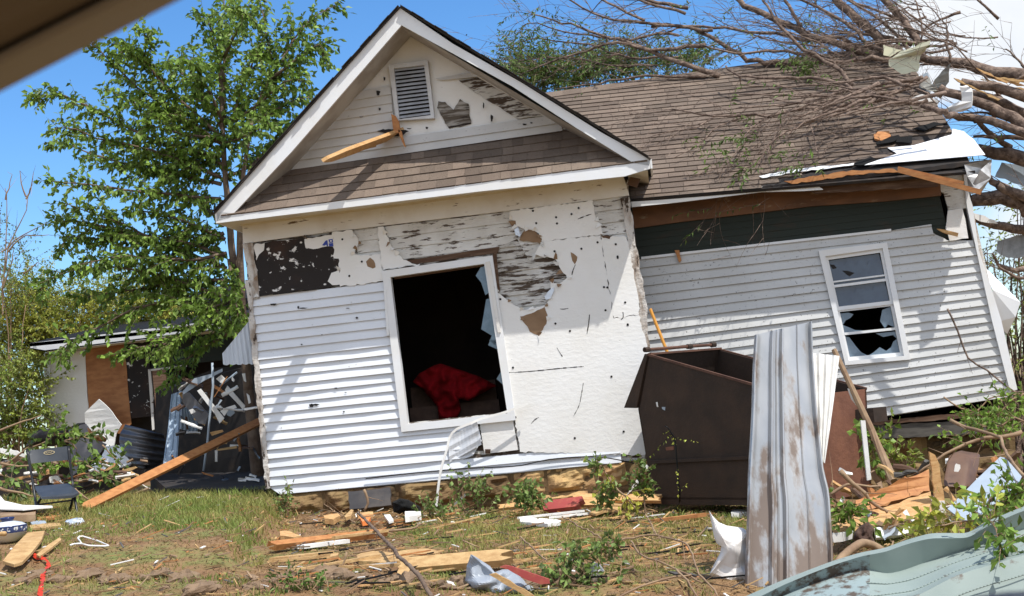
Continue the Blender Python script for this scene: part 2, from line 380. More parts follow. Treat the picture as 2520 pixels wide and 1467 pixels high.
# old clapboards: the wall itself, with the window opening left free
b = MB()
ftop, fbot = [(599, 600), (1547, 481)], [(664, 1206), (1590, 1120)]
siding(b, FAC, [dd((600, 590), (1548, 475), (1555, 640), (1212, 660), (1195, 648), (955, 672), (610, 715)),
                dd((610, 700), (958, 665), (1006, 1048), (1012, 1185), (664, 1206)),
                dd((1192, 640), (1556, 600), (1592, 1130), (1262, 1160), (1251, 1018)),
                dd((1004, 1040), (1256, 1014), (1275, 1165), (1006, 1186))], ftop, fbot, 21, proud=.016, d0=-.028, wave=.002)
b.build('clapboard_wall', M_peelx, house)
b = MB(); siding(b, FAC, [dd((1285-50, 515), (1547, 478), (1553, 600), (1300, 640)), c4((1270, 535), (2170, 430), (2230, 620), (2100, 680), (1400, 770), (1330, 690), (1300, 640)), c4((1045, 565), (1222, 545), (1242, 737), (1080, 745))], ftop, fbot, 21, proud=.016, d0=-.022, wave=.002)
b.build('clapboard_panel', M_peel, house)
# frieze board and the corner boards
fz = fpoly(FAC, dd((597, 552), (813, 526), (1358, 454), (1534, 434), (1549, 481), (1358, 506), (813, 571), (599, 600)), .012)
b = MB(); b.slab(fz, -FAC.n*.05); b.build('frieze_board', M_frieze, house)
plate('frieze_moulding', FAC, c4((240, 520), (1200, 400), (2474, 236), (2474, 250), (1200, 416), (242, 536)), M_soffit, .04, .04)
plate('corner_board', FAC, rough_edge(dd((599, 601), (624, 598), (640, 735), (622, 738)), 2, 16, 3), M_corner, .024, .05)
plate('corner_board', FAC, rough_edge(dd((606, 690), (619, 690), (668, 1200), (656, 1203)), 2.2, 14, 4), M_corner, .036, .09)
plate('corner_board', FAC, rough_edge(dd((1526, 488), (1549, 486), (1563, 590), (1591, 745), (1600, 880), (1588, 1126), (1579, 1126), (1583, 880), (1572, 760), (1540, 560)), 2.5, 14, 5), M_corner, .016, .12)
# white vinyl siding, lower left, torn at its right
top, bot = c4((310, 1050), (1260, 935)), dd((692, 1216), (1528, 1138))
b = MB()
siding(b, FAC, [c4((308, 1050), (1262, 935), (1280, 1030), (1300, 1200), (1325, 1340)) + dd((990, 1064), (1040, 1059), (1040, 1186), (692, 1217), (663, 1199)),
                dd((1040, 1059), (1172, 1045), (1180, 1060), (1186, 1085), (1165, 1120), (1140, 1131), (1525, 1092), (1530, 1139), (1040, 1186))], top, bot, 22, proud=.024, d0=.004, wave=.0085)
b.build('vinyl_siding', M_vinyl, house)
# siding sheet that has come loose below the window
b = MB(); g0 = [FAC.uv(*p) for p in c5((1500, 700), (1715, 585), (1745, 750), (1510, 880))]
def loose(s, t):
    p = [(g0[0][i]*(1-s)+g0[1][i]*s)*(1-t)+(g0[3][i]*(1-s)+g0[2][i]*s)*t for i in (0, 1)]
    return FAC.pt(p[0], p[1], .024+.075*s*s+.012*math.sin(s*9+t*3)+.016*abs((t*2.6) % 1-.5))
b.grid(loose, 10, 13, thick=-FAC.n*.003); b.build('loose_siding', M_vinyl, house)
# foam boards
FT = .022
def foam(px, nails=(), seed=0, holes=(), d=.0):
    b = MB(); b.slab(fpoly(FAC, rough_edge(px, 2.3, 7, seed), FT+d), -FAC.n*.03, 0)
    for (x, y) in nails:
        u, v = FAC.uv(x, y); b.add([FAC.pt(u+.012*math.cos(a*.785), v+.012*math.sin(a*.785), FT+d+.004) for a in range(8)], [tuple(range(8))], 1)
    for h in holes: b.slab(fpoly(FAC, rough_edge(h, 1.5, 8, 9), FT+d+.003), -FAC.n*.002, 2)
    return b.build('foam_board', [M_foam, M_black, M_tan], house)
foam(c1((235, 465), (880, 380), (897, 490), (905, 520), (940, 560), (960, 645), (480, 700), (490, 705), (462, 640), (430, 618), (350, 603), (285, 580), (280, 540), (240, 530)), c1((440, 558), (595, 512), (602, 560), (415, 462), (770, 440), (715, 487)), 1)
foam(c1((480, 702), (940, 650), (985, 960), (1045, 1300), (1240, 1275), (1292, 1467)) + dd((1600, 880), (1588, 1120), (1280, 1112), (1268, 1035), (1252, 990), (1224, 735)) +
     c1((135, 1098), (330, 1235), (515, 1190), (560, 1120), (555, 1015), (620, 1030), (680, 985), (640, 930), (590, 838), (425, 800), (455, 750)),
     c1((583, 777), (918, 707), (968, 1056), (980, 1236), (590, 1340), (1153, 1347), (792, 757), (160, 1150)) + dd((1263, 905), (1269, 1027), (1505, 927), (1403, 815), (1495, 708), (1545, 800), (1520, 632), (1415, 1078), (1535, 1062)), 2,
     (c1((315, 1285), (400, 1262), (505, 1212), (528, 1270), (520, 1340), (490, 1390), (450, 1430), (390, 1400), (350, 1340)), c1((708, 783), (735, 795), (762, 820), (755, 850), (740, 878), (722, 850), (712, 815))))
foam(c1((945, 662), (1140, 662), (1168, 770), (1240, 1190), (1243, 1270), (1047, 1298), (990, 960)), c1((1060, 722), (1075, 828), (1133, 1175)), 3, d=.001)
foam(c4((898, 580), (1040, 563), (1065, 600), (1085, 655), (1060, 700), (1050, 742), (1100, 745), (1242, 738), (1272, 930), (952, 968), (945, 768), (910, 765)), c4((970, 630), (1110, 790), (1020, 893)), 4, (c4((1140, 790), (1170, 760), (1195, 780), (1208, 830), (1190, 840), (1150, 825)),))
foam(c4((1225, 540), (1262, 535), (1280, 590), (1305, 650), (1330, 690), (1370, 740), (1410, 775), (1510, 812), (1258, 852), (1242, 735)), (), 5)
plate('torn_backing', FAC, rough_edge(c1((308, 690), (330, 640), (350, 604), (432, 618), (470, 660), (492, 708), (470, 712)), 1.2, 8, 4), M_tan, .012, .02)
plate('torn_backing', FAC, rough_edge(c1((222, 540), (285, 540), (290, 570), (245, 575)), 1, 8, 4), M_tan, .012, .02)
plate('torn_backing', FAC, rough_edge(c1((945, 655), (1020, 658), (1010, 680), (960, 670)), 1, 8, 4), M_oldwood, .03, .02)
# crumpled foil scraps
for q in (c1((272, 610), (300, 590), (328, 640), (310, 665), (280, 650)), c1((505, 1130), (540, 1085), (575, 1060), (580, 1085), (545, 1150), (515, 1155))):
    plate('foil_scrap', FAC, rough_edge(q, 1.5, 5, 3), M_galv, .04, .012)
# small foam sheet under the window
plate('foam_board', FAC, c5((1725, 600), (1965, 580), (2000, 790), (1760, 820)), M_foam, .018, .02)
plate('wood_block', FAC, c5((1765, 785), (1805, 785), (1800, 815), (1768, 815)), M_oldwood, .034, .02)
# black tar paper patch with white flecks and a printed scrap
b = MB()
b.slab(fpoly(FAC, rough_edge(c4((335, 665), (410, 655), (690, 620), (905, 592), (912, 690), (945, 770), (957, 962), (365, 1036), (345, 900)), 2, 14, 8), .016), -FAC.n*.02, 0)
b.slab(fpoly(FAC, rough_edge(c4((695, 628), (898, 597), (905, 682), (830, 685), (760, 700), (705, 690)), 1.5, 10, 2), .021), -FAC.n*.003, 1)
b.slab(fpoly(FAC, rough_edge(c4((335, 668), (410, 658), (405, 710), (370, 740), (350, 780)), 2, 8, 2), .021), -FAC.n*.003, 1)
b.slab(fpoly(FAC, rough_edge(c4((890, 870), (950, 840), (955, 955), (900, 960), (865, 930)), 2, 8, 5), .021), -FAC.n*.003, 1)
for q in (((825, 672), (850, 640), (862, 636), (868, 678), (858, 679), (855, 668), (840, 676)), ((870, 632), (900, 627), (904, 652), (878, 656)), ((873, 660), (903, 656), (906, 680), (876, 680))):
    b.slab(fpoly(FAC, c4(*q), .026), -FAC.n*.002, 2)
b.slab(fpoly(FAC, c4((882, 637), (893, 636), (895, 646), (884, 648)), .029), -FAC.n*.002, 1)
b.build('tar_paper', [M_tar, M_foam, M_blue], house)
# dents, chips and cracks
for cr, x, y, w, h in ((c4, 475, 1097, 24, 7), (c4, 690, 1124, 34, 4), (c4, 655, 1118, 8, 10), (c4, 1075, 1194, 9, 8), (c4, 825, 1315, 4, 4), (c4, 680, 1385, 5, 5), (c5, 545, 466, 32, 8), (c5, 695, 346, 12, 4), (c5, 752, 516, 8, 6), (c4, 1010, 1125, 16, 2), (c5, 445, 32, 3, 4), (c5, 765, 378, 8, 3), (c5, 520, 470, 20, 12)):
    b = MB(); b.slab(fpoly(FAC, rough_edge(cr((x-w, y-h*.4), (x, y-h), (x+w, y-h*.5), (x+w*.4, y+h), (x-w*.6, y+h)), 1, 4, int(x)), .033), -EN*.003); b.build('impact_mark', M_black, house)
for pts in (c5((2470, 310), (2462, 360), (2455, 400), (2440, 470), (2400, 548)), c5((2095, 602), (2120, 575), (2150, 556)), c1((745, 880), (725, 930), (718, 960)), c1((765, 525), (830, 500), (870, 487)), c5((2280, 55), (2300, 90), (2320, 120)), c1((625, 1225), (650, 1228), (690, 1222)), c5((1930, 235), (2100, 225), (2300, 205), (2474, 190)), c1((855, 1270), (850, 1330), (835, 1420)), c1((1115, 1250), (1118, 1290), (1100, 1310))):
    b = MB(); c_ = crv([FAC.pt(*FAC.uv(*p), FT+.0015) for p in pts], .03)
    for p, q in zip(c_, c_[1:]): s_ = (q-p).cross(EN).normalized()*rnd.uniform(.0015, .006); b.quad(p-s_, p+s_, q+s_, q-s_)
    b.build('crack', M_black, house)
for (u, v) in c5((565, 850), (1690, 730)):
    pass
# torn flaps standing off along the breaks
rf = random.Random(3)
for (x, y) in c1((240, 530), (285, 575), (350, 603), (430, 618), (470, 650), (484, 705), (425, 800), (500, 815), (590, 838), (615, 880), (640, 930), (680, 985), (620, 1030), (555, 1015), (545, 1120), (515, 1190), (420, 1215), (330, 1235), (220, 1160), (135, 1098), (905, 520), (940, 560), (320, 1300), (520, 1300), (450, 1425)) + c4((1065, 600), (1085, 655), (1060, 700), (1050, 742), (1280, 590), (1305, 650), (1330, 690), (1370, 740), (1510, 812), (345, 900), (365, 1030), (950, 850), (700, 620)):
    u, v = FAC.uv(x, y); a = rf.uniform(0, 6.28); L = rf.uniform(.03, .075); w = rf.uniform(.012, .03); du, dv = math.cos(a), math.sin(a)
    b = MB(); q = [FAC.pt(u-dv*w, v+du*w, FT+.004), FAC.pt(u+dv*w, v-du*w, FT+.004), FAC.pt(u+du*L*.6+dv*w*.7, v+dv*L*.6-du*w*.7, FT+.02), FAC.pt(u+du*L, v+dv*L, FT+rf.uniform(.03, .06)), FAC.pt(u+du*L*.6-dv*w*.5, v+dv*L*.6+du*w*.5, FT+.024)]
    b.add(q, ((0, 1, 2, 4), (4, 2, 3))); b.build('torn_flap', rf.choice((M_foam, M_foam, M_tan, M_peel)), house)
# window of the front room
def bandframe(name, fr, outer, inner, mt, d, t, parent):
    b = MB(); n = len(outer)
    for i in range(n):
        j = (i+1) % n
        b.slab(fpoly(fr, [outer[i], outer[j], inner[j], inner[i]], d), -fr.n*t)
    return b.build(name, mt, parent)
win = bandframe('window', FAC, dd((942, 668), (1213, 630), (1270, 1034), (990, 1063)), dd((963, 683), (1193, 650), (1250, 1017), (1006, 1043)), M_trim, .05, .09, house)
b = MB(); b.slab(fpoly(FAC, dd((966, 683), (1190, 651), (1250, 1017), (1006, 1043)), .058), FAC.n*.01)
plate('window_head', FAC, c4((1420, 782), (2095, 680), (2085, 725), (1500, 805)), M_oldwood, .0, .02)
plate('window_head', FAC, c4((1330, 890), (1995, 795), (1998, 815), (1335, 912)), M_oldwood, -.05, .03)
plate('jamb_strip', FAC, c4((1272, 985), (1288, 985), (1310, 1320), (1292, 1320)), M_trim, .055, .02)
plate('jamb_strip', FAC, c4((2095, 700), (2075, 735), (2085, 860), (2100, 1000), (2090, 1010), (2060, 900), (2040, 745)), M_oldwood, .01, .02)
plate('jamb_strip', FAC, c4((2000, 795), (2030, 790), (2045, 860), (2110, 1300), (2090, 1300)), M_frieze, .066, .02)
FG = FAC.off(-.015)
for i, q in enumerate((c4((1960, 830), (1998, 820), (2022, 1010), (1995, 1030), (1965, 940), (1925, 890)), c4((2000, 1060), (2030, 1050), (2090, 1330), (2080, 1420), (2015, 1390), (2040, 1320), (1965, 1275)), c5((1790, 0), (1850, 0), (1862, 60), (1830, 35)), c5((1845, 280), (1878, 225), (1900, 330)))):
    plate('glass_shard', FG, q, mat('pale_glass', (.10, .15, .20), .12, (.15, .21, .27), 6, spec=.6), 0, .005, win)
# interior
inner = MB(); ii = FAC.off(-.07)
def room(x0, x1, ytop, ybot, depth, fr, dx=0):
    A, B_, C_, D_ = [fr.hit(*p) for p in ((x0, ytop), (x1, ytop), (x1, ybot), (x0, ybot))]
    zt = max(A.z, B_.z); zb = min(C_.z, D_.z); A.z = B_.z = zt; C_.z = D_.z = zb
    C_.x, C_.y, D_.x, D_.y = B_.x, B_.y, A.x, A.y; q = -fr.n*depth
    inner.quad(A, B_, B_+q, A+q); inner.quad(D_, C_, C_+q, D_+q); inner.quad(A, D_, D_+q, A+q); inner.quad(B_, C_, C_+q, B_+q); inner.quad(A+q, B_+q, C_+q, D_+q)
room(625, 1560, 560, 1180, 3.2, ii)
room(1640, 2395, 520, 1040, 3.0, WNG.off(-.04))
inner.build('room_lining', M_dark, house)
# fascia, soffit, pent roof
b = MB(); b.slab(fpoly(FAS, dd((534, 521), (594, 527), (1180, 449), (1555, 400), (1598, 392), (1600, 415), (1537, 434), (1181, 471), (536, 549))), -FAS.n*.03)
b.build('fascia_board', M_trim, house)
b = MB(); fl = [FAS.hit(*p) for p in dd((536, 549), (800, 517), (1181, 470), (1594, 419))]; wl = [FAC.hit(*p) for p in dd((597, 553), (830, 523), (1181, 477), (1545, 433))]
lw = FAC.pt(*FAC.uv(590, 560)); 
for i in range(3): b.quad(fl[i], fl[i+1], wl[i+1], wl[i])
b.quad(fl[0], wl[0], wl[0]-EN*2.6+EZ*.0, fl[0]-EN*3.1)
b.quad(fl[3], wl[3], wl[3]-EN*2.6, fl[3]-EN*3.1)
b.build('soffit', M_soffit, house)
# eave return on the left side: fascia running back
b = MB(); p = FAS.hit(536, 549); q = FAS.hit(533, 521)
b.box(p, -EN*3.2, q-p, EU*-.02); b.build('eave_return', M_trim, house); b = MB(); p = FAS.hit(1600, 415); q = FAS.hit(1598, 392); b.box(p+EU*.004, -EN*.5, q-p, EU*.02); b.build('eave_return', M_trim, house)
# pent roof
pe0, pe1 = FAS.hit(560, 531), FAS.hit(1575, 400); pg0, pg1 = FAC.hit(680, 425), FAC.hit(1390, 322)
pe = [pe0, pe1]; eu_ = (pe1-pe0).normalized(); mid = pg0*.5+pg1*.5; ev_ = mid-pe0; ev_ -= eu_*ev_.dot(eu_)
PR = Fr(pe0, eu_, ev_)
pq = [PR.uv(*p) for p in dd((556, 531), (1580, 397), (1420, 312), (660, 423))]
pq = [(pq[0][0]-.05, .0), (pq[1][0]+.05, .0), (pq[2][0]+.1, pq[2][1]+.12), (pq[3][0]-.2, pq[3][1]+.12)]
b = MB(); b.slab([PR.pt(u, v, 0) for u, v in pq], -PR.n*.03); shingles(b, PR, pq, .142, 3, (.10, .20)); b.build('pent_roof', M_shing, house)
# gable wall
GAB = FAC.off(.0)
b = MB(); gt, gbm = cA((470, 1000), (1500, 850)), dd((680, 425), (1381, 323))
gpl = [dd((985, 62), (1404, 319), (1386, 324), (680, 426)),]
b.slab(fpoly(GAB, dd((985, 50), (1425, 332), (660, 440)), -.02), -EN*.02); b.build('gable_sheathing', M_foam, house)
for gp_ in (cA((420, 180), (1030, 560), (720, 590), (690, 585), (630, 560), (600, 440), (330, 485), (370, 950), (330, 960), (-430, 1100)),
            cA((330, 960), (385, 1010), (470, 1000), (1500, 848), (1590, 905), (1600, 960), (-490, 1262), (-440, 1100))):
    b = MB(); siding(b, GAB, [gp_],
       cA((470, 998), (1500, 848)), cA((-490, 1262), (1590, 972)), 2, proud=.016, d0=.006, wave=.004, strip=.4); b.build('gable_siding', M_gvinyl, house)
plate('gable_board', GAB, rough_edge(cA((840, 590), (1035, 562), (1480, 850), (1270, 872), (1020, 712)), 1.2, 12, 5), M_peelx, .01, .02)
plate('gable_board', GAB, rough_edge(cA((690, 740), (740, 745), (800, 805), (850, 725), (910, 760), (930, 905), (770, 942), (720, 860), (680, 790)), 1.5, 8, 5), mat('bare_dark_boards', (.36, .34, .31), .9, (.10, .08, .06), 6, (.4, .4, 4), lo=.4, hi=.55, col3=(.03, .022, .018), scale3=8, lo3=.5, hi3=.56, stretch3=(.4, .4, 4)), -.006, .01)
for x, y, w, h in ((300, 580, 8, 14), (255, 685, 14, 18), (265, 802, 9, 9), (1085, 868, 9, 26), (1025, 775, 5, 22), (480, 945, 18, 4), (1325, 915, 16, 6), (1375, 903, 9, 4), (610, 940, 10, 8), (130, 860, 14, 3), (900, 260, 5, 5)):
    b = MB(); b.slab(fpoly(GAB, rough_edge(cA((x-w, y-h), (x+w, y-h*.6), (x+w*.5, y+h), (x-w*.7, y+h)), 1, 4, int(x)), .026), -EN*.003); b.build('impact_mark', M_black, house)
# gable vent
vent = bandframe('gable_vent', GAB, cA((333, 485), (618, 448), (668, 872), (388, 890)), cA((372, 510), (592, 484), (640, 850), (412, 880)), mat('grey_white_vent', (.62, .63, .64), .5, (.5, .5, .5), 5), .05, .06, house)
b = MB(); a0, a1, a2, a3 = [GAB.uv(*p) for p in cA((372, 510), (592, 484), (640, 850), (412, 880))]
b.slab([GAB.pt(*p, .004) for p in (a0, a1, a2, a3)], EN*-.004, 1)
for k in range(13):
    t0, t1 = k/13, (k+.72)/13
    l0 = [a0[i]+(a3[i]-a0[i])*t0 for i in (0, 1)]; r0_ = [a1[i]+(a2[i]-a1[i])*t0 for i in (0, 1)]
    l1 = [a0[i]+(a3[i]-a0[i])*t1 for i in (0, 1)]; r1_ = [a1[i]+(a2[i]-a1[i])*t1 for i in (0, 1)]
    b.slab([GAB.pt(*l0, .012), GAB.pt(*r0_, .012), GAB.pt(*r1_, .04), GAB.pt(*l1, .04)], -EN*.003+EZ*.002, 0)
b.build('louvre', [mat('grey_louvre', (.50, .51, .53), .6, (.36, .36, .37), 6, lo=.4, hi=.7), M_black], vent)
# rake boards, their soffit, roof slabs
b = MB(); b.slab(fpoly(FAS, dd((985, 20), (988, 62), (717, 374), (563, 538), (534, 545), (533, 523), (662, 374))), -EN*.03); b.build('rake_board', M_trim, house)
b = MB(); b.slab(fpoly(FAS, dd((985, 20), (1115, 108), (1283, 203), (1480, 326), (1596, 390), (1598, 408), (1560, 402), (1420, 316), (1260, 212), (988, 62))), -EN*.03); b.build('rake_board', M_trim, house)
def rake_line(fr, pts, d, t, name, mt):
    b = MB()
    for p, q in zip(pts, pts[1:]): b.bar(fr.pt(*fr.uv(*p), d), fr.pt(*fr.uv(*q), d), t, t, EN)
    return b.build(name, mt, house)
rake_line(GAB, cA((432, 185), (60, 600), (-440, 1210)), .035, .05, 'rake_moulding', M_frieze)
rake_line(GAB, cA((438, 178), (1000, 560), (1665, 950)), .035, .05, 'rake_moulding', M_frieze)
b = MB(); ap = FAS.hit(988, 60); lf = FAS.hit(600, 495); rg = FAS.hit(1555, 398)
for q in (lf, rg): b.quad(ap, q, q-EN*.5, ap-EN*.5)
b.build('rake_soffit', mat('shadow_grey_rake_soffit', (.44, .42, .39), .8, (.34, .31, .28), 4), house)  # grey tone paints the shadow under the rake overhang
apx = FAS.hit(985, 19); le = FAS.hit(530, 526); re = FAS.hit(1600, 394)
M_edge = mat('dark_shingle_edge', (.028, .024, .022), .95, (.05, .042, .036), 8, shade=1.0)
for q, sg in ((le, -1), (re, 1)):
    axu = (q-apx).normalized(); nn = EN.cross(axu)*(1 if sg > 0 else -1); nn = nn if nn.z > 0 else -nn
    b = MB(); b.slab([apx+EN*.03, q+EN*.03, q-EN*4.0, apx-EN*4.0], nn*.014)
    L_ = (q-apx).length; k = 0; r_ = random.Random(5)
    while k*.14 < L_-.1:
        s = apx+axu*(k*.14); b.box(s+EN*(.035+r_.random()*.03)+nn*(.015+.004*(k % 2)), axu*.15, -EN*.6, nn*.006, 0, .8); k += 1
    b.build('roof_slope', M_edge, house)
# side walls of the front block
b = MB(); pL0, pL1 = FAC.hit(600, 556), FAC.hit(662, 1204); pL1.x, pL1.y = pL0.x+.0, pL0.y
b.box(FAC.hit(606, 690)-EN*.03, -EN*3.2, FAC.hit(664, 1204)-FAC.hit(606, 690), EU*.08); b.build('side_wall', M_corner, house); b = MB(); b.box(FAC.hit(600, 560)-EN*.03, -EN*3.2, FAC.hit(610, 690)-FAC.hit(600, 560), EU*.08)
b.build('side_wall', M_corner, house); b = MB()
b.box(FAC.hit(1545, 440)-EN*.04, -EN*.6, FAC.hit(1588, 1126)-FAC.hit(1545, 440), EU*-.06)
b.build('side_wall', M_corner, house)
plate('rafter_tail', FAC, c1((1175, 205), (1252, 220), (1225, 285), (1150, 262)), M_oldwood, .1, .05)
# stone footing
def stones(fr, px_top, px_bot, rows, seed, name, wmin=.3, wmax=.75, name_dark=True, cm=1.0):
    r = random.Random(seed); b = MB()
    t0, t1 = fr.uv(*px_top[0]), fr.uv(*px_top[1]); b0, b1 = fr.uv(*px_bot[0]), fr.uv(*px_bot[1])
    b.slab([fr.pt(*t0, -.05), fr.pt(*t1, -.05), fr.pt(b1[0], b1[1]-.3, -.05), fr.pt(b0[0], b0[1]-.3, -.05)], -fr.n*.1, 0, .35)
    vt = max(t0[1], t1[1]); vb = min(b0[1], b1[1])-.25; hh = (vt-vb)/rows
    for k in range(rows):
        v1 = vt-k*hh; v0 = v1-hh; u = t0[0]-r.random()*.3
        while u < t1[0]-.05:
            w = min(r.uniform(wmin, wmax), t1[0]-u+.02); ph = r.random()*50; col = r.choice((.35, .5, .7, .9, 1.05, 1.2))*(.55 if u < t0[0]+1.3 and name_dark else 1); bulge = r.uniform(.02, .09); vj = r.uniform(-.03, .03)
            if w < .08: break
            def f(s, t, u=u, w=w, v0=v0, v1=v1, ph=ph, bulge=bulge):
                e = min(1, 7*min(s, 1-s))*min(1, 6*min(t, 1-t)); uu = u+w*(.02+.96*s); vv = v0+(v1-v0)*(.04+.92*t)+vj*(1 if k else 0)*(1-t)
                lim = t0[1]+(t1[1]-t0[1])*(uu-t0[0])/(t1[0]-t0[0])
                return fr.pt(uu+.012*N.noise(V((ph, t*3, s))), min(vv, lim-.01)+.012*N.noise(V((s*3, ph, 1))), -.05+e*(bulge+.07*N.noise(V((uu*5, vv*8, ph)))+.035*N.noise(V((uu*17, vv*23, ph)))))
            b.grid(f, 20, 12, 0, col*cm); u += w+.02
    return b.build(name, M_stone, house)
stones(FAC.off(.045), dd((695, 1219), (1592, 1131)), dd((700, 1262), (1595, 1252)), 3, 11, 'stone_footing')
# ------------------------------------------------------------------ wing of the house
e0_, e1_ = WEV.hit(1552, 490), WEV.hit(2040, 446)
weu = (e1_-e0_).normalized(); rp = at(1600, 197, 17.25); wev = rp-e0_; wev -= weu*wev.dot(weu)
WR = Fr(e0_, weu, wev)
wq = [WR.uv(*p) for p in dd((1330, 520), (2400, 421), (2300, 250), (2215, 112), (1200, 254))]
wq[0] = (wq[0][0], 0.0); wq[1] = (wq[1][0], wq[1][1])
dam = [WR.uv(*p) for p in cC((560, 500), (840, 380), (1270, 330), (1580, 262), (1530, 205), (1700, 205), (1700, 150), (1550, 110), (1930, 105), (2100, 70), (2400, 250), (2400, 520))]
def inside(p, poly):
    c = False; j = len(poly)-1
    for i in range(len(poly)):
        if (poly[i][1] > p[1]) != (poly[j][1] > p[1]) and p[0] < (poly[j][0]-poly[i][0])*(p[1]-poly[i][1])/(poly[j][1]-poly[i][1])+poly[i][0]: c = not c
        j = i
    return c
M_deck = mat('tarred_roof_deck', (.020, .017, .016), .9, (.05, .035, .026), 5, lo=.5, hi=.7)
b = MB(); b.slab([WR.pt(u, v, 0) for u, v in wq], -WR.n*.03, 1)
shingles(b, WR, wq, .125, 21, (.16, .34), missing=lambda u, v: inside((u, v), dam))
b.build('wing_roof', [M_shing, M_deck], house)
# back slope, so the roof has a far side
rgL, rgR = WR.pt(*wq[4]), WR.pt(*wq[3]); b = MB()
b.slab([rgR, rgL, rgL-EN*2.7-EZ*1.8, rgR-EN*2.7-EZ*1.8], EZ*-.03); b.build('rear_roof', M_shing, house)
b = MB()
for k in range(22):
    t = k/22; p = rgL+(rgR-rgL)*t; q = rgL+(rgR-rgL)*(t+1/22)
    b.slab([p+WR.n*.016-WR.ev*.13, q+WR.n*.016-WR.ev*.13+weu*.01, q+EZ*.03, p+EZ*.03], -WR.n*.01, 0, .8+.3*rnd.random())
b.build('ridge_shingles', M_shing, house)
def rplate(name, px, mt, d, t=.012, ragged=0, seed=1):
    if ragged: px = rough_edge(px, ragged, 12, seed)
    b = MB(); b.slab([WR.pt(*WR.uv(*p), d) for p in px], -WR.n*t); return b.build(name, mt, house)
# bare metal flashing and torn decking at the eave
b = MB(); fp = cC((1345, 362), (1590, 272), (1520, 212), (1715, 205), (1990, 135), (1995, 92), (2080, 92), (2110, 118), (2150, 150), (2235, 285))
b.slab([WR.pt(*WR.uv(*p), .03+.02*math.sin(p[0]*.06)) for p in fp], -WR.n*.006); b.build('roof_flashing', mat('bare_white_flashing', (.78, .79, .80), .4, (.66, .67, .69), 3, lo=.4, hi=.7, bump=.2, bscale=4), house)
rplate('flashing_strip', cC((580, 430), (840, 378), (1180, 345), (1275, 335), (1270, 350), (850, 400), (600, 445)), M_trim, .03, .004, 1.2, 3)
rplate('torn_shingle', cC((1420, 140), (1450, 118), (1530, 112), (1545, 150), (1480, 185), (1425, 165)), M_orange, .05, .02, 1.5, 4)
rplate('torn_shingle', cC((1600, 165), (1700, 150), (1700, 205), (1580, 200)), M_shing, .06, .012, 1, 5)
rplate('torn_shingle', cC((1530, 160), (1600, 140), (1620, 160), (1560, 190), (1440, 212), (1435, 195)), M_edge, .05, .012, 1, 6)
rplate('torn_shingle', cC((1280, 345), (1400, 300), (1440, 320), (1350, 362), (1275, 362)), M_shing, .05, .012, 1.5, 6)
rplate('lifted_shingle', cC((1700, 95), (1860, 45), (1960, 62), (1880, 70), (1790, 110)), M_edge, .05, .01, 1, 6)
b = MB(); b.slab([WEV.pt(*WEV.uv(*p), .02) for p in rough_edge(cC((600, 490), (1000, 440), (1590, 372), (2250, 292), (2255, 322), (1700, 388), (1000, 468), (600, 505)), 1.5, 14, 2)], -EN*.1); b.build('eave_gap_shade', M_deck, house)  # dark strip stands in for the shade in the gap under the flashing
b = MB(); b.slab([WEV.pt(*WEV.uv(*p), .0) for p in cC((-372, 590), (0, 549), (590, 488), (1000, 474), (1050, 510), (905, 520), (600, 527), (0, 602), (-370, 640))], -EN*.03); b.build('eave_board', M_trim, house)
b = MB(); b.slab([WEV.pt(*WEV.uv(*p), .035) for p in rough_edge(cC((760, 450), (1260, 372), (1560, 362), (1600, 385), (1300, 402), (820, 470)), 2, 12, 5)], -EN*.04); b.build('splintered_edge', M_orange, house)
b = MB(); b.slab([WEV.pt(*WEV.uv(*p), -.06) for p in rough_edge(cC((900, 470), (1600, 400), (2080, 335), (2080, 372), (1880, 392), (1900, 480), (1000, 530)), 1.5, 20, 6)], -EN*.05); b.build('eave_timber', M_oldwood, house)
# wall of the wing
def wplate(name, px, mt, d, t=.02, ragged=0, seed=1, **k):
    if ragged: px = rough_edge(px, ragged, 12, seed)
    return plate(name, WNG, px, mt, d, t, **k)
wplate('frieze_board', dd((1548, 470), (1673, 470), (2310, 415), (2315, 482), (2180, 496), (2000, 508), (1673, 547), (1560, 563)), mat('stained_brown_frieze', (.20, .095, .048), .8, (.13, .065, .037), 2.5, (1, 1, 3), lo=.4, hi=.65, col3=(.30, .22, .14), scale3=6, lo3=.60, hi3=.68, stretch3=(.7, .7, 2)), .03, .04)
b = MB(); siding(b, WNG, [dd((1555, 550), (2000, 490), (2310, 470), (2340, 600), (1560, 660))], dd((1563, 560), (2310, 470)), dd((1578, 640), (2330, 552)), 5, proud=.008, d0=-.01, wave=.002)
b.build('sheathing_boards', M_green, house)
wt, wb_ = dd((1578, 637), (2192, 568)), dd((2146, 1028), (2490, 975))
b = MB()
siding(b, WNG, [dd((1555, 640), (1673, 626), (2020, 587), (2050, 750), (2080, 898), (2110, 1034), (1570, 1118)),
                dd((2010, 588), (2192, 568), (2291, 552), (2296, 575), (2320, 585), (2330, 592), (2394, 592), (2400, 620), (2185, 640), (2178, 598), (2016, 618)),
                dd((2180, 630), (2402, 610), (2456, 790), (2492, 976), (2336, 1000), (2250, 1014), (2236, 884)),
                dd((2076, 895), (2240, 880), (2260, 1013), (2106, 1035))], wt, wb_, 21, proud=.022, d0=.004, wave=.007, seed=4)
b.build('vinyl_siding', M_vinylw, house)
wplate('siding_cap', dd((1578, 633), (1673, 622), (2192, 564), (2192, 570), (1673, 628), (1578, 639)), M_trim, .03, .03)
wplate('wall_patch', cC((1890, 378), (2072, 368), (2122, 645), (1965, 662), (1930, 540), (1898, 520)), M_peel, .022, .03)
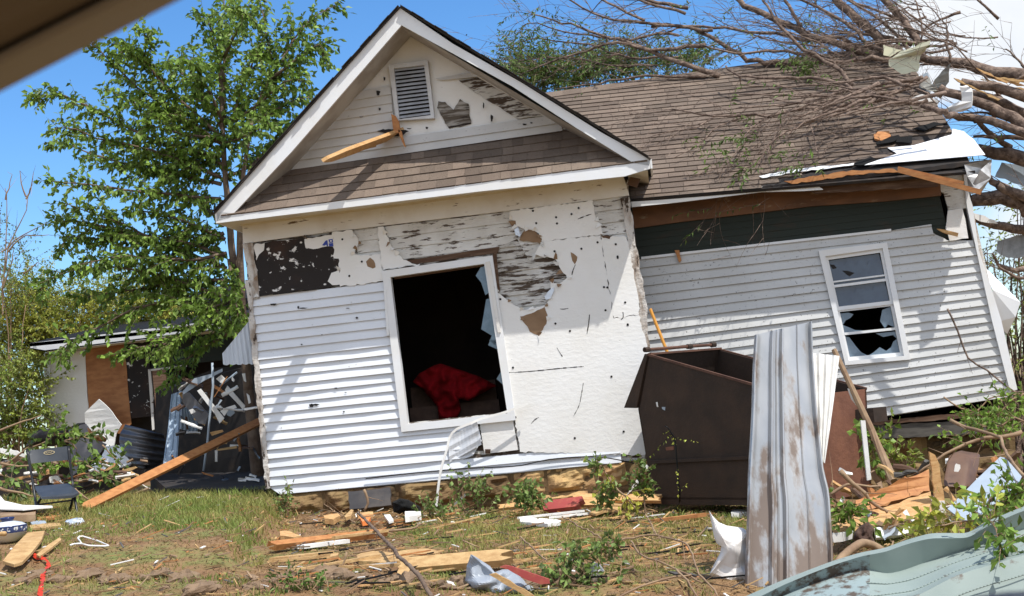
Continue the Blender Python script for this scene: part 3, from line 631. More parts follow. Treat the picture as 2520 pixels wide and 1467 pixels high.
wplate('wall_patch', cC((1960, 665), (2068, 652), (2108, 868), (1972, 888), (1942, 795)), M_foam, .03, .02, 1.2, 3)
wplate('corner_board', cC((2068, 372), (2092, 370), (2112, 560), (2136, 630), (2182, 960), (2262, 1200), (2345, 1465)) + dd((2501, 959), (2483, 963), (2438, 787)) + cC((2215, 1190), (2165, 960), (2095, 640)), M_trim, .05, .08)
wplate('wood_splinter', cC((1870, 805), (1925, 812), (2025, 835), (2020, 862), (1940, 842)), M_bright, .10, .03, 1, 4)
wplate('wood_splinter', c1((1518, 772), (1555, 770), (1572, 850), (1552, 868), (1530, 800)), M_orange, .06, .025, 1, 4)
# its window
ww = bandframe('window', WNG, dd((2013, 618), (2181, 598), (2239, 885), (2079, 899)), dd((2030, 632), (2170, 612), (2223, 876), (2087, 888)), M_trim, .05, .08, house)
b = MB(); q0 = [WNG.uv(*p) for p in dd((2030, 632), (2170, 612), (2223, 876), (2087, 888))]
def wl_(s, t): return tuple((q0[0][i]*(1-s)+q0[1][i]*s)*(1-t)+(q0[3][i]*(1-s)+q0[2][i]*s)*t for i in (0, 1))
def srect(mb, s0, t0, s1, t1, d, th): mb.slab([WNG.pt(*wl_(s, t), d) for s, t in ((s0, t0), (s1, t0), (s1, t1), (s0, t1))], -EN*th)
M_pane = mat('blue_grey_pane', (.022, .045, .085), .1, (.035, .065, .11), 5, spec=.7)  # blue of the reflected sky painted into the opaque pane colour
M_shard = mat('pale_glass', (.17, .24, .30), .12)
for nm, t0, t1, bars, d in (('upper_sash', 0, .52, (.29,), .02), ('lower_sash', .50, 1., (.745,), .002)):
    b = MB(); 
    for t in (t0, t1-.035): srect(b, .0, t, 1, t+.035, d, .03)
    for s in (0, .955): srect(b, s, t0+.035, s+.045, t1-.035, d, .03)
    for t in bars: srect(b, .045, t-.012, .955, t+.012, d+.004, .03)
    if nm == 'upper_sash': srect(b, .045, .24, .955, .255, d+.004, .02)
    sash = b.build(nm, M_trim, ww)
def jag(s0, t0, s1, t1, mode, seed):
    r = random.Random(seed); n = 14
    if mode == 'full': return [(s0, t0), (s1, t0), (s1, t1), (s0, t1)]
    top = [(s0+(s1-s0)*i/n, t0+(t1-t0)*r.uniform(.05, .38)) for i in range(n+1)]
    return top+[(s1, t1), (s0, t1)] if mode == 'bottom' else [(s0, t0), (s1, t0)]+[(p[0], t0+t0+(t1-t0)-p[1]+.0) for p in reversed(top)]
for (poly, d, mt) in ((jag(.05, .04, .95, .28, 'bottom', 3), -.012, M_pane), (jag(.05, .04, .95, .27, 'full', 3), -.03, M_pane), (jag(.05, .31, .95, .485, 'bottom', 5), -.012, M_pane), (jag(.05, .30, .95, .49, 'full', 5), -.03, M_pane),
                      ([(.05, .55), (.2, .55), (.28, .57), (.22, .6), (.12, .62), (.05, .66)], -.02, M_shard), ([(.72, .66), (.8, .56), (.95, .54), (.95, .73), (.85, .70), (.78, .73)], -.02, M_shard), ([(.05, .66), (.16, .69), (.25, .72), (.4, .73), (.05, .735)], -.02, M_shard),
                      ([(.05, .77), (.12, .78), (.2, .87), (.27, .93), (.38, .97), (.05, .97)], -.02, M_shard), ([(.38, .97), (.5, .94), (.62, .90), (.72, .94), (.82, .91), (.88, .86), (.95, .84), (.95, .97)], -.02, M_shard), ([(.6, .77), (.95, .77), (.95, .84), (.9, .8), (.72, .81)], -.02, M_shard)):
    b = MB(); b.slab([WNG.pt(*wl_(*p), d) for p in poly], -EN*.004); b.build('pane', mt, ww)
# holes in the upper pane
b = MB()
for q in (c6, ): pass
b.slab([WNG.pt(*WNG.uv(*p), -.009) for p in cC((1095, 1058), (1130, 1060), (1150, 1085), (1120, 1092))], -EN*.002); b.slab([WNG.pt(*WNG.uv(*p), -.009) for p in cC((1188, 1103), (1230, 1105), (1278, 1120), (1245, 1145), (1225, 1135))], -EN*.002)
b.build('broken_hole', M_black, ww)
# end wall, sill beam, footing
b = MB(); b.box(WNG.hit(2378, 440)-EN*.02, -EN*3, WNG.hit(2498, 960)-WNG.hit(2378, 440), EU*-.06); b.build('side_wall', M_corner, house)
wplate('sill_beam', c6((150, 590), (420, 563), (1040, 536), (1200, 520), (1200, 580), (1040, 606), (500, 634), (150, 660)), M_beam, -.02, .12, 1.2, 5)
wplate('sill_beam', c6((440, 545), (1000, 490), (1130, 478), (1130, 510), (1000, 520), (480, 560)), M_oldwood, .0, .06, 1.2, 6)
stones(WNG.off(-.1), dd((1640, 1108), (2500, 1060)), dd((1640, 1260), (2500, 1215)), 3, 5, 'stone_footing', .4, 1.0, True, .45)  # stone colour darkened for the shade under the sill beam
# crushed metal corner of the eave, broken rafter hanging down
b = MB(); c0 = [WEV.uv(*p) for p in cC((2075, 335), (2268, 300), (2275, 372), (2225, 430), (2165, 545), (2118, 545), (2095, 420))]
b.slab([WEV.pt(u, v, .06+.05*math.sin(i*2.1)) for i, (u, v) in enumerate(c0)], -EN*.02)
b.slab([WEV.pt(*WEV.uv(*p), .13-.06*(i % 2)) for i, p in enumerate(cC((2180, 380), (2272, 300), (2255, 440), (2190, 550), (2150, 540), (2120, 500)))], -EN*.01); b.build('crushed_eave_metal', mat('dented_grey_metal', (.55, .55, .54), .4, (.22, .21, .20), 7, lo=.4, hi=.62, metal=.3), house)
b = MB(); p, q = WEV.pt(*WEV.uv(*cC((1590, 375))[0]), .08), WEV.pt(*WEV.uv(*cC((2150, 566))[0]), .35)
b.bar(p, q, .05, .05); b.bar(p+EZ*.02, p+(q-p)*.8+EZ*.05, .03, .03); b.build('broken_rafter', M_orange, house)
# bent white sheet hanging off the end wall
b = MB()
ws = [WNG.uv(*p) for p in cC((2225, 1035), (2290, 1080), (2510, 1330), (2475, 1440), (2440, 1560), (2330, 1480), (2300, 1240))]
b.slab([WNG.pt(u, v, -.15-.10*math.sin(i*1.9)) for i, (u, v) in enumerate(ws)], -EN*.01)
b.build('torn_wall_sheet', M_trim, house)
# corrugated awning on the left side wall
AW0 = FAC.hit(622, 800); b = MB()
t0, t1 = [FAC.off(-.10).hit(*p) for p in cL2((1833, 935), (1875, 1255))]; f0 = FAC.off(-.10).hit(*cL2((1628, 1185))[0]); f1 = FAC.off(-.10).hit(*cL2((1635, 1262))[0])
def awn(s, t):
    top = f0+(t0-f0)*s; bot = f1+(t1-f1)*s; p = top+(bot-top)*t; r_ = .008*math.sin(s*44)
    if t > .95: p = p-EZ*(.012*abs(math.sin(s*16)))
    return p+EN*r_
b.grid(awn, 44, 6, thick=-EN*.004); 
b.slab([f0, t0, t0-EN*1.2, f0-EN*1.2], EZ*-.01)
b.build('awning', mat('pale_blue_metal', (.55, .60, .66), .45, (.45, .50, .56), 5, (1, 1, .3), lo=.4, hi=.7), house)

# ------------------------------------------------------------------ the low building on the left
OUT = Fr(at(300, 1000, 20.5), V((1, .0, 0)), EZ); OEV = OUT.off(.45)
shed = thing('outbuilding', OUT.hit(300, 1190), 'low flat-roofed white outbuilding behind the leafy tree, its wall stripped to brown plywood', 'outbuilding')
def sp(name, fr, px, mt, d=0, t=.03, ragged=0, seed=1):
    if ragged: px = rough_edge(px, ragged, 12, seed)
    return plate(name, fr, px, mt, d, t, parent=shed)
b = MB(); fp = [OEV.hit(*p) for p in cL2((215, 1108), (1900, 905), (1900, 972), (1170, 1068), (330, 1170), (225, 1152))]
b.slab(fp, V((0, .04, 0))); b.build('fascia', mat('grey_white_fascia', (.66, .67, .68), .5, (.5, .51, .53), 2, lo=.4, hi=.7), shed)
p0, p1 = OEV.hit(*cL2((215, 1108))[0]), OEV.hit(*cL2((1900, 905))[0]); p1.z = p0.z
b = MB(); b.slab([p0, p1, p1+V((0, 4.5, .55)), p0+V((0, 4.5, .55))], V((0, 0, -.05))); b.build('roof', M_shing, shed)
b = MB(); s0, s1 = fp[4], OEV.hit(*cL2((1900, 975))[0]); b.slab([s0, s1, s1+V((0, .6, 0)), s0+V((0, .6, 0))], V((0, 0, .02))); b.slab([fp[5], fp[4], fp[4]+V((0, .6, 0)), fp[5]+V((0, .6, 0))], V((0, 0, .02))); b.build('soffit', M_frieze, shed)
sp('wall', OUT, cL2((330, 1178), (372, 1172), (378, 1465), (405, 1700), (350, 1720), (330, 1465)), M_trim, .04, .06)
sp('wall_panel', OUT, rough_edge(cL2((366, 1190), (500, 1180), (622, 1160), (632, 1300), (640, 1465)) + cL3((640, 130), (630, 240), (420, 262), (372, 250)), 1, 14, 3), M_foam, .02)
sp('plywood_panel', OUT, cL2((622, 1150), (910, 1115), (930, 1300), (940, 1465)) + cL3((945, 230), (860, 300), (650, 260), (640, 120)), mat('brown_plywood', (.42, .19, .075), .8, (.30, .125, .05), 4, (1, 1, 3), lo=.4, hi=.6, col3=(.06, .03, .02), scale3=14, lo3=.66, hi3=.72), .01)
sp('tar_panel', OUT, cL2((905, 1110), (1105, 1090), (1110, 1300), (1140, 1640), (950, 1660)), M_tar, .0)
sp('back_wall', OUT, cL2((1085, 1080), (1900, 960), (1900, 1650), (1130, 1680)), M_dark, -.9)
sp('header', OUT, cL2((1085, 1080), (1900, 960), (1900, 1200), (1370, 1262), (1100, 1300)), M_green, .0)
sp('door_frame', OUT, cL2((1088, 1300), (1105, 1298), (1120, 1450)) + cL3((1112, 270), (1098, 275)), M_frieze, .03)
sp('door_frame', OUT, cL2((1095, 1300), (1370, 1265), (1370, 1280), (1105, 1312)), M_frieze, .03)
b = MB(); b.box(OUT.hit(*cL2((340, 1180))[0]), V((0, 4, 0)), OUT.hit(*cL3((350, 330))[0])-OUT.hit(*cL2((340, 1180))[0]), V((.05, 0, 0))); b.build('side_wall', M_trim, shed)
# wall sheet that has peeled forward and slumped
b = MB(); pk = [OUT.uv(*p) for p in rough_edge(cL3((640, 150), (752, 52), (830, 120), (918, 235), (880, 290), (862, 380), (770, 390), (640, 270)), 1.2, 12, 3)]
b.slab([OUT.pt(u, v, .35+.25*N.noise(V((u, v, 0)))) for u, v in pk], V((0, .03, 0))); b.build('slumped_panel', M_foam, shed)
b = MB(); b.slab([OUT.pt(*OUT.uv(*p), -.3) for p in dd((125, 1020), (640, 1000), (650, 1230), (130, 1240))], V((0, .05, 0))); b.build('base_wall', M_deck, shed)
# roof of another house far behind
far = thing('distant_house', at(480, 900, 34), 'brown shingled roof of a house glimpsed through the tree on the left', 'house')
b = MB(); FR_ = Fr(at(480, 780, 34), V((1, 0, 0)), EZ); b.slab([FR_.hit(*p) for p in dd((330, 850), (560, 815), (640, 730), (400, 755))], V((0, 6, 1))); b.build('roof', M_shing, far)
b = MB(); b.box(at(350, 880, 34.3), V((2.9, 0, 0)), V((0, 5, 0)), V((0, 0, -1.6))); b.build('wall', M_oldwood, far)
# ------------------------------------------------------------------ trees
def leafmat(name, c, c2, tr=.25): return mat(name, c, .5, c2, 1.7, lo=.35, hi=.65, shade=1.0, trans=tr, spec=.35)
M_leaf = leafmat('broad_green_leaf', (.135, .225, .034), (.225, .33, .06), .35)
M_willow = leafmat('willow_leaf', (.095, .165, .030), (.15, .215, .055), .3)
M_yleaf = leafmat('yellow_green_leaf', (.42, .40, .06), (.28, .34, .06), .35)
M_dleaf = leafmat('dark_bush_leaf', (.20, .27, .045), (.30, .34, .07), .3)
M_bark = mat('grey_brown_bark', (.115, .075, .052), .9, (.20, .145, .105), 6, (1, 1, 1), lo=.4, hi=.65, bump=.6, bscale=35)
M_barkp = mat('fallen_bark', (.085, .056, .042), .9, (.27, .195, .15), 16, lo=.38, hi=.66, bump=1.0, bscale=45)
M_twig = mat('dry_twig', (.20, .125, .075), .85, (.32, .22, .13), 5, lo=.4, hi=.65)
def leaf(mb, p, d, L, w, r, m=0, fold=.25):
    d = d.normalized(); s = d.cross(V((r.uniform(-1, 1), r.uniform(-1, 1), r.uniform(-.2, 1.2))))
    if s.length < .01: return
    s.normalize(); nn = s.cross(d)*(L*fold*r.uniform(.2, 1)); mid = p+d*(L*.45)
    c = r.choice((.55, .8, 1.0, 1.15, 1.45))*r.uniform(.85, 1.15)
    mb.add((p, mid+s*w+nn, p+d*L, mid-s*w+nn), ((0, 1, 2), (0, 2, 3)), m, c)
def rv(r, k=1.): return V((r.gauss(0, 1), r.gauss(0, 1), r.gauss(0, 1))).normalized()*k
def shoot(wood, lv, p, d, ln, r, L=.07, W=.02, gap=.022, droop=.25, rad=.004, bare=.0, n=4):
    """a leafy shoot that bends under its weight"""
    k = max(3, int(ln/.06)); pts = [p]; d = d.normalized()
    for i in range(k):
        d = (d+V((0, 0, -droop*ln/k))+rv(r, .12)).normalized(); pts.append(pts[-1]+d*(ln/k))
    if wood is not None: wood.tube(pts, [rad*(1-.7*i/k) for i in range(k+1)], n, cap=False)
    nl = int(ln/gap)
    for i in range(nl):
        t = (i+r.random())/nl
        if t < bare: continue
        q = pts[min(k-1, int(t*k))]+(pts[min(k, int(t*k)+1)]-pts[min(k-1, int(t*k))])*((t*k) % 1)
        leaf(lv, q, d*.6+rv(r, .8)+V((0, 0, -.55)), L*r.uniform(.5, 1.25), W*r.uniform(.6, 1.3), r)
    return pts
def limb(wood, pts, r0, r1, jit=.02, r=rnd, n=7, step=.12):
    c = crv(pts, step); k = len(c)
    c = [p+rv(r, jit*(0 if i in (0,) else 1)*r.random()) for i, p in enumerate(c)]
    wood.tube(c, [r0+(r1-r0)*(i/(k-1))**.8 for i in range(k)], n, cap=True); return c
# the leafy tree beside the house
r = random.Random(31); wood, lv = MB(), MB(); TY = 17.0
tk = [at(612, 960, TY), at(596, 800, TY), at(576, 650, TY), at(560, 500, TY), at(551, 380, TY), at(546, 270, TY), at(542, 180, TY)]
limb(wood, tk, .065, .025, .01, r, 9)
limb(wood, [at(596, 800, TY), at(590, 560, TY-.2), at(600, 420, TY-.3), at(620, 300, TY-.3)], .06, .02, .01, r)
BR = [(cL1, (1600, 1150), (1300, 1080), (1050, 990), (840, 880), (650, 780), (480, 705), (330, 700), (255, 725)), (cL1, (1620, 1050), (1250, 800), (1000, 640), (880, 520), (780, 420), (665, 320)),
      (cL1, (1620, 1000), (1300, 720), (1150, 560), (1060, 420), (1075, 300), (1045, 220)), (cL1, (1250, 700), (1100, 480), (960, 400), (895, 330)), (cL1, (1630, 950), (1500, 720), (1380, 590), (1300, 500), (1240, 450)), (cL1, (1630, 900), (1520, 640), (1450, 520), (1390, 440)),
      (cL1, (1640, 900), (1640, 600), (1640, 400), (1650, 200), (1640, 10)), (cL1, (1640, 600), (1600, 400), (1560, 250), (1490, 120)), (cL1, (1640, 420), (1720, 250), (1780, 130), (1770, 60)), (cL1, (1680, 950), (1760, 700), (1830, 520), (1870, 420), (1920, 410)),
      (cL1, (1720, 1050), (1900, 720), (1995, 500), (1955, 300), (1930, 120), (1900, 20)), (cL1, (1950, 650), (2050, 470), (2150, 300), (2280, 140), (2440, 50)), (cL1, (2010, 560), (2150, 460), (2260, 370), (2340, 330), (2370, 400)), (cL1, (1850, 900), (2050, 790), (2190, 720), (2300, 720)),
      (cL1, (1620, 1300), (1200, 1130), (900, 1050), (700, 1010), (560, 950), (430, 940)), (cL1, (1620, 1350), (1250, 1270), (1000, 1220), (750, 1150), (600, 1100), (480, 1050), (375, 1035)), (cL1, (1620, 1460), (1300, 1430), (1100, 1410), (900, 1390), (650, 1350), (395, 1335)),
      (cL1, (1650, 1050), (1830, 980), (1960, 900)), (cL1, (1650, 1300), (1830, 1220), (1960, 1080), (2090, 930)), (cL1, (1640, 1150), (1400, 950), (1200, 820), (950, 740), (830, 670)), (cL1, (1700, 900), (1900, 760), (2080, 600), (2200, 590)),
      (cL2, (1640, 480), (1400, 380), (1100, 330), (900, 230), (700, 165), (500, 90)), (cL2, (1100, 330), (900, 290), (600, 220), (410, 215)), (cL2, (1660, 560), (1300, 420), (1000, 350), (700, 340), (520, 330), (440, 410)), (cL2, (1680, 780), (1200, 620), (900, 560), (650, 560), (450, 600), (330, 670), (290, 740)),
      (cL2, (1690, 900), (1300, 800), (1000, 850), (800, 950), (600, 1050), (470, 1130), (445, 1220)), (cL2, (1690, 950), (1500, 950), (1350, 1030), (1200, 1120), (1000, 1140), (850, 1190)), (cL2, (1700, 950), (1650, 1050), (1500, 1130), (1380, 1220), (1270, 1390)), (cL2, (1660, 450), (1400, 500), (1100, 480), (800, 480), (600, 530)),
      (cL2, (1680, 650), (1400, 650), (1100, 700), (850, 740), (600, 770)), (cL2, (1680, 500), (1720, 700), (1740, 900)), (cL2, (1650, 350), (1450, 250), (1250, 180), (1000, 130)), (cL2, (1640, 250), (1500, 100), (1300, -50), (1100, -150)), (cL2, (1690, 850), (1450, 800), (1250, 700), (1050, 640)), (cL2, (1690, 850), (1760, 950), (1770, 1050)), (cL1, (1650, 1000), (1450, 1000), (1250, 960), (1100, 920)), (cL1, (1650, 1200), (1450, 1180), (1200, 1200)), (cL2, (1640, 300), (1500, 350), (1300, 300)), (cL2, (1690, 800), (1550, 850), (1450, 870))]
for i, (cr, *pp) in enumerate(BR):
    px = cr(*pp); n = len(px); dy = r.uniform(-1.3, 1.0)
    pts = [at(x, y, TY+dy*k/(n-1)) for k, (x, y) in enumerate(px)]
    c = limb(wood, pts, .026, .005, .012, r, 6)
    tot = len(c)
    for k, p in enumerate(c):
        t = k/tot
        ax = (c[min(k+1, tot-1)]-c[max(k-1, 0)]).normalized()
        for _ in range(4):
            if t < .12 and r.random() < .6: continue
            L = (.62*(1-t)+.20)*r.uniform(.35, 1.0)
            shoot(wood, lv, p, ax*.9+rv(r, .8)+V((0, 0, .15)), L, r, L=.088, W=.025, gap=.026, droop=.9)
tree = thing('leafy_tree', (tk[0].x, tk[0].y, gz(tk[0].x, tk[0].y)), 'tall broad-leaved green tree standing against the left side of the house', 'tree')
wood.tube([V((tk[0].x+.03, tk[0].y, gz(tk[0].x, tk[0].y)-.1)), tk[0]], [.09, .065], 9)
wood.build('trunk', M_bark, tree, smooth=True); lv.build('crown', M_leaf, tree); print('tree leaves', len(lv.f)//2)
# thin and bushy growth at the left edge of the plot
def bush(name, blobs, Y, seed, mt, label, cat, n, L=.055, W=.012, gap=.02, ln=.5, stems=5, base=None, group=None, up=.5, droop=.5, bm=None):
    r = random.Random(seed); wood, lv = MB(), MB()
    bx = base or (sum(q[0] for q in blobs)/len(blobs), 0); gp = at(bx[0], 1100, Y); g0 = V((gp.x, Y, gz(gp.x, Y)))
    tot = sum(q[2]*q[3] for q in blobs)
    for (x, y, rx, ry) in blobs:
        c = at(x, y, Y); kx, ky = rx/FPX*Y, ry/FPX*Y
        for _ in range(stems):
            tip = c+V((r.uniform(-.8, .8)*kx, r.uniform(-.5, .5)*kx, r.uniform(-.3, .9)*ky)); m = g0+(tip-g0)*.5+V((r.uniform(-.2, .2), r.uniform(-.2, .2), .1))
            limb(wood, [g0+V((r.uniform(-.3, .3), r.uniform(-.2, .2), -.05)), m, tip], .022, .006, .02, r, 5, .2)
        for _ in range(int(n*rx*ry/tot)):
            while True:
                q = V((r.uniform(-1, 1), r.uniform(-1, 1), r.uniform(-1, 1)))
                if q.length < 1: break
            if N.noise(V((q.x*2+x, q.y*2, q.z*2+y))*1.1) < -.12: continue
            p = c+V((q.x*kx, q.y*kx*.8, q.z*ky))
            shoot(wood, lv, p, rv(r, .8)+V((q.x*.6, q.y*.4, up)), ln*r.uniform(.4, 1.2), r, L, W, gap, droop, .003, n=3)
    t = thing(name, g0, label, cat, group); wood.build('trunk', bm or M_twig, t, smooth=True); lv.build('crown', mt, t); return t
bush('bare_topped_tree', [(20, 640, 60, 110), (40, 740, 60, 60)], 23.5, 3, M_willow, 'thin half-bare tree with sparse leaves at the left edge of the picture', 'tree', 140, .05, .011, .035, .7, 2)
r = random.Random(5); wood = MB()
for pl in (cL2((20, 900), (30, 600), (45, 350), (50, 100), (40, -40)), cL2((30, 600), (60, 400), (130, 280), (190, 130), (215, -20)), cL2((10, 440), (110, 350), (230, 280), (340, 225)), cL2((60, 440), (150, 330), (240, 325), (345, 315)), cL2((20, 700), (90, 500), (100, 420)), cL1((40, 1465), (60, 1380), (82, 1290)), cL1((190, 1460), (230, 1360), (245, 1260)), cL1((190, 1440), (160, 1340), (145, 1250)), cL2((170, 600), (250, 540), (290, 510))):
    c = limb(wood, [at(x, y, 23.2) for x, y in pl], .016, .005, .03, r, 5, .2)
    for p in c[2::2]: shoot(wood, wood, p, rv(r)+V((0, 0, .4)), r.uniform(.15, .6), r, .04, .008, 5, .1, .004, n=3)
o = [x for x in COL.objects if x.name.startswith('bare_topped_tree')][0]; wood.build('branches', M_twig, o)
bush('yellow_green_tree', [(60, 780, 90, 90), (180, 790, 90, 70), (300, 770, 70, 60), (40, 880, 80, 80), (150, 860, 60, 60), (370, 790, 60, 50)], 24.5, 8, M_yleaf, 'feathery yellow-green tree behind the roof of the outbuilding', 'tree', 2300, .06, .014, .022, .8, 5, droop=.3)
bush('dark_green_bush', [(40, 960, 75, 90), (15, 1060, 70, 60), (70, 1060, 34, 50)], 20.3, 9, M_dleaf, 'dense dark green bush left of the outbuilding wall', 'bush', 750, .055, .016, .02, .5, 5)
bush('willow_tree', [(1300, 185, 75, 45), (1390, 190, 70, 40), (1480, 170, 60, 38), (1560, 160, 60, 30), (1690, 150, 60, 26)], 22.5, 12, M_willow, 'green willow tree showing over the roof ridge of the house', 'tree', 1100, .075, .012, .024, .6, 3, base=(1400, 0))
bush('tangled_brush', [(2470, 640, 70, 50), (2510, 800, 50, 90), (2540, 520, 60, 50), (2500, 940, 60, 50), (2600, 700, 60, 120)], 18.2, 33, M_dleaf, 'tangled brown and green brush standing beyond the right end of the house', 'brush', 420, .06, .014, .05, .7, 9, bm=M_barkp)
# the fallen tree across the wing
r = random.Random(77); wood, lv, tw = MB(), MB(), MB()
def onroof(x, y, h): p = WR.hit(x, y); d = (EYE-p); return p+d.normalized()*(h/max(.15, d.normalized().dot(WR.n)))
def RP(px, h): return [onroof(x, y, h*(1 if k else 1)) for k, (x, y) in enumerate(px)]
def YP(px, Y0, Y1): n = len(px); return [at(x, y, Y0+(Y1-Y0)*k/(n-1)) for k, (x, y) in enumerate(px)]
FT_ = [  # points, base radius, tip radius, twig density, twig bias
 (YP(cB((2900, 640), (2700, 600), (2520, 555), (2300, 530), (2100, 480), (1900, 450), (1760, 440)), 15.6, 16.6), .12, .05, .3),
 (YP(cB((2750, 1040), (2520, 965), (2350, 910), (2200, 870), (2050, 850)), 15.0, 15.5)+RP(cB((1950, 830), (1850, 800), (1750, 760), (1600, 730), (1500, 710), (1330, 660), (1150, 600), (950, 565), (700, 575), (500, 570), (320, 500)), .28), .062, .012, .35),
 (RP(cB((1560, 715), (1350, 745), (1150, 780), (950, 790), (800, 820), (640, 850), (450, 845), (250, 855), (100, 820), (-60, 800)), .16), .034, .008, 1.0),
 (RP(cB((1060, 800), (960, 910), (780, 960), (650, 1060), (560, 1200), (430, 1230)), .12), .016, .005, .9), (RP(cB((960, 910), (985, 1010), (1010, 1160)), .12), .012, .005, .4),
 (RP(cB((500, 850), (300, 920), (100, 1080), (-60, 1150)), .1), .012, .004, .9), (RP(cB((640, 850), (500, 960), (420, 1100), (300, 1230), (100, 1290)), .1), .012, .004, .9), (RP(cB((800, 820), (700, 980), (640, 1130)), .1), .012, .004, .9),
 (RP(cB((250, 855), (120, 940), (-60, 960), (-200, 1000)), .1), .012, .004, .9),
 (YP(cB((1560, 440), (1400, 420), (1300, 440), (1100, 440), (950, 410), (780, 370), (640, 370), (480, 390), (330, 375), (160, 320)), 16.2, 16.4), .035, .010, .8),
 (YP(cB((1540, 420), (1500, 350), (1430, 240), (1300, 130), (1180, 40), (1120, -60)), 16.6, 17.2), .075, .05, .4), (YP(cB((1780, 440), (1740, 320), (1680, 200), (1600, 110), (1500, 0), (1460, -60)), 16.5, 17), .062, .04, .3),
 (YP(cB((1700, 430), (1660, 340), (1540, 210), (1400, 100), (1260, 20), (1180, -40)), 16.5, 17), .03, .012, .5), (YP(cB((1260, 630), (1170, 520), (1050, 440), (900, 370), (800, 260), (700, 150), (640, 50), (600, -30)), 16.0, 16.6), .032, .014, .6),
 (YP(cB((1450, 420), (1200, 330), (950, 260), (850, 200), (740, 150), (600, 100), (480, 40), (400, -30)), 16.8, 17.5), .055, .035, .6), (YP(cB((880, 200), (830, 100), (770, 10), (750, -40)), 17, 17.3), .028, .018, .4), (YP(cB((1600, 140), (1450, 80), (1300, 20), (1200, -20)), 16.8, 17), .022, .012, .3),
 (YP(cB((1975, 470), (1960, 330), (1955, 210), (1850, 170), (1770, 100)), 15.9, 15.9), .022, .006, .3), (YP(cB((1957, 210), (1962, 120)), 15.9, 15.9), .01, .004, 0), (YP(cB((1955, 262), (1850, 222)), 15.9, 15.9), .01, .004, 0),
 (YP(cB((1765, 300), (1772, 200), (1752, 80), (1715, -10)), 16.2, 16.4), .014, .008, .2), (YP(cB((1530, 430), (1400, 330), (1300, 240), (1200, 160), (1060, 80), (950, 20), (850, -20)), 16.4, 17), .034, .014, .6),
 (YP(cB((1400, 360), (1100, 270), (900, 290), (700, 250), (500, 240), (330, 200), (0, 190), (-300, 170)), 16.9, 17.4), .032, .012, 1.1), (YP(cB((1100, 440), (800, 470), (560, 450), (450, 400), (300, 300), (150, 240), (0, 200), (-200, 190)), 17, 17.4), .05, .018, .9),
 (RP(cB((1480, 560), (1600, 620), (1750, 660), (1880, 760)), .3), .016, .008, .4), (YP(cB((1900, 640), (2150, 730), (2350, 830), (2520, 920), (2700, 1000)), 15.6, 15.2), .05, .075, .2), (YP(cB((2100, 680), (2300, 720), (2520, 830), (2700, 900)), 15.8, 15.5), .045, .06, .1),
 (YP(cB((2060, 600), (2300, 635), (2520, 700), (2700, 740)), 15.5, 15.3), .05, .07, .1), (YP(cB((2180, 1085), (2300, 1120), (2520, 1160), (2750, 1200)), 15.9, 15.7), .06, .10, .2), (YP(cB((2160, 890), (2200, 920), (2300, 1000), (2420, 1080)), 15.6, 15.8), .03, .035, .2),
 (YP(cB((2150, 1000), (2300, 1000), (2520, 1010)), 15.6, 15.6), .016, .03, .3), (YP(cC((2130, 600), (2200, 580), (2350, 570), (2520, 600), (2750, 640)), 15.8, 15.7), .07, .11, .2), (YP(cC((2250, 400), (2290, 450), (2380, 500), (2470, 570), (2540, 700)), 15.4, 15.4), .03, .06, .1), (YP(cC((2150, 720), (2300, 770), (2440, 800), (2600, 790)), 15.8, 15.8), .04, .06, .2),
 (YP(cC((2330, 480), (2450, 530), (2600, 600)), 15.3, 15.3), .05, .06, .2), (YP(cC((2600, 1060), (2450, 1090), (2330, 1060), (2290, 980)), 15.7, 15.4), .05, .01, .9), (YP(cC((2600, 1160), (2480, 1150), (2380, 1110), (2330, 1070)), 15.5, 15.3), .03, .01, .9),
 (YP(cA((2700, 220), (2520, 200), (2300, 180), (2100, 155), (1900, 130), (1750, 60), (1620, -20)), 17.2, 17.6), .028, .010, 1.1), (YP(cA((2750, 560), (2520, 480), (2300, 400), (2100, 320), (1950, 280), (1800, 235), (1600, 160), (1400, 110)), 17, 17.6), .045, .008, 1.0),
 (YP(cA((2650, 330), (2520, 340), (2250, 370), (2000, 310), (1850, 350), (1700, 400), (1500, 460), (1300, 540)), 17, 17.6), .034, .008, 1.0), (YP(cA((2650, 560), (2480, 560), (2200, 560), (1950, 600), (1700, 640), (1550, 650)), 17, 17.4), .026, .008, .8),
 (YP(cA((2450, 260), (2300, 240), (2100, 290), (1750, 250), (1600, 230), (1420, 170), (1300, 190)), 17.2, 17.8), .022, .006, 1.1), (YP(cA((2520, 60), (2300, 20), (2150, -30)), 17.4, 17.6), .03, .02, .6), (YP(cA((2450, 420), (2100, 420), (1800, 330), (1550, 300), (1350, 290), (1160, 370)), 17.3, 17.9), .02, .005, 1.1),
 (YP(cA((2300, 480), (2000, 480), (1750, 440), (1500, 420), (1250, 440)), 17.3, 17.9), .016, .005, 1.0), (YP(cA((2200, 150), (2000, 50), (1850, -30)), 17.4, 17.8), .022, .012, .8), (YP(cA((2500, 100), (2350, 60), (2200, 10), (2100, -30)), 17.2, 17.6), .024, .014, .7)]
rr = random.Random(41)
for k in range(20):
    u0 = rr.uniform(1150, 1950); v0 = rr.uniform(560, 760); L = rr.uniform(350, 1000); sl = rr.uniform(-.05, .42); bd = rr.uniform(-.12, .12); hh = rr.uniform(.12, .6)
    FT_.append((RP(cB(*[(u0-L*t, v0+L*t*sl+L*bd*math.sin(t*3)) for t in (0, .2, .4, .6, .8, 1.)]), hh), rr.uniform(.014, .030), .006, .38))
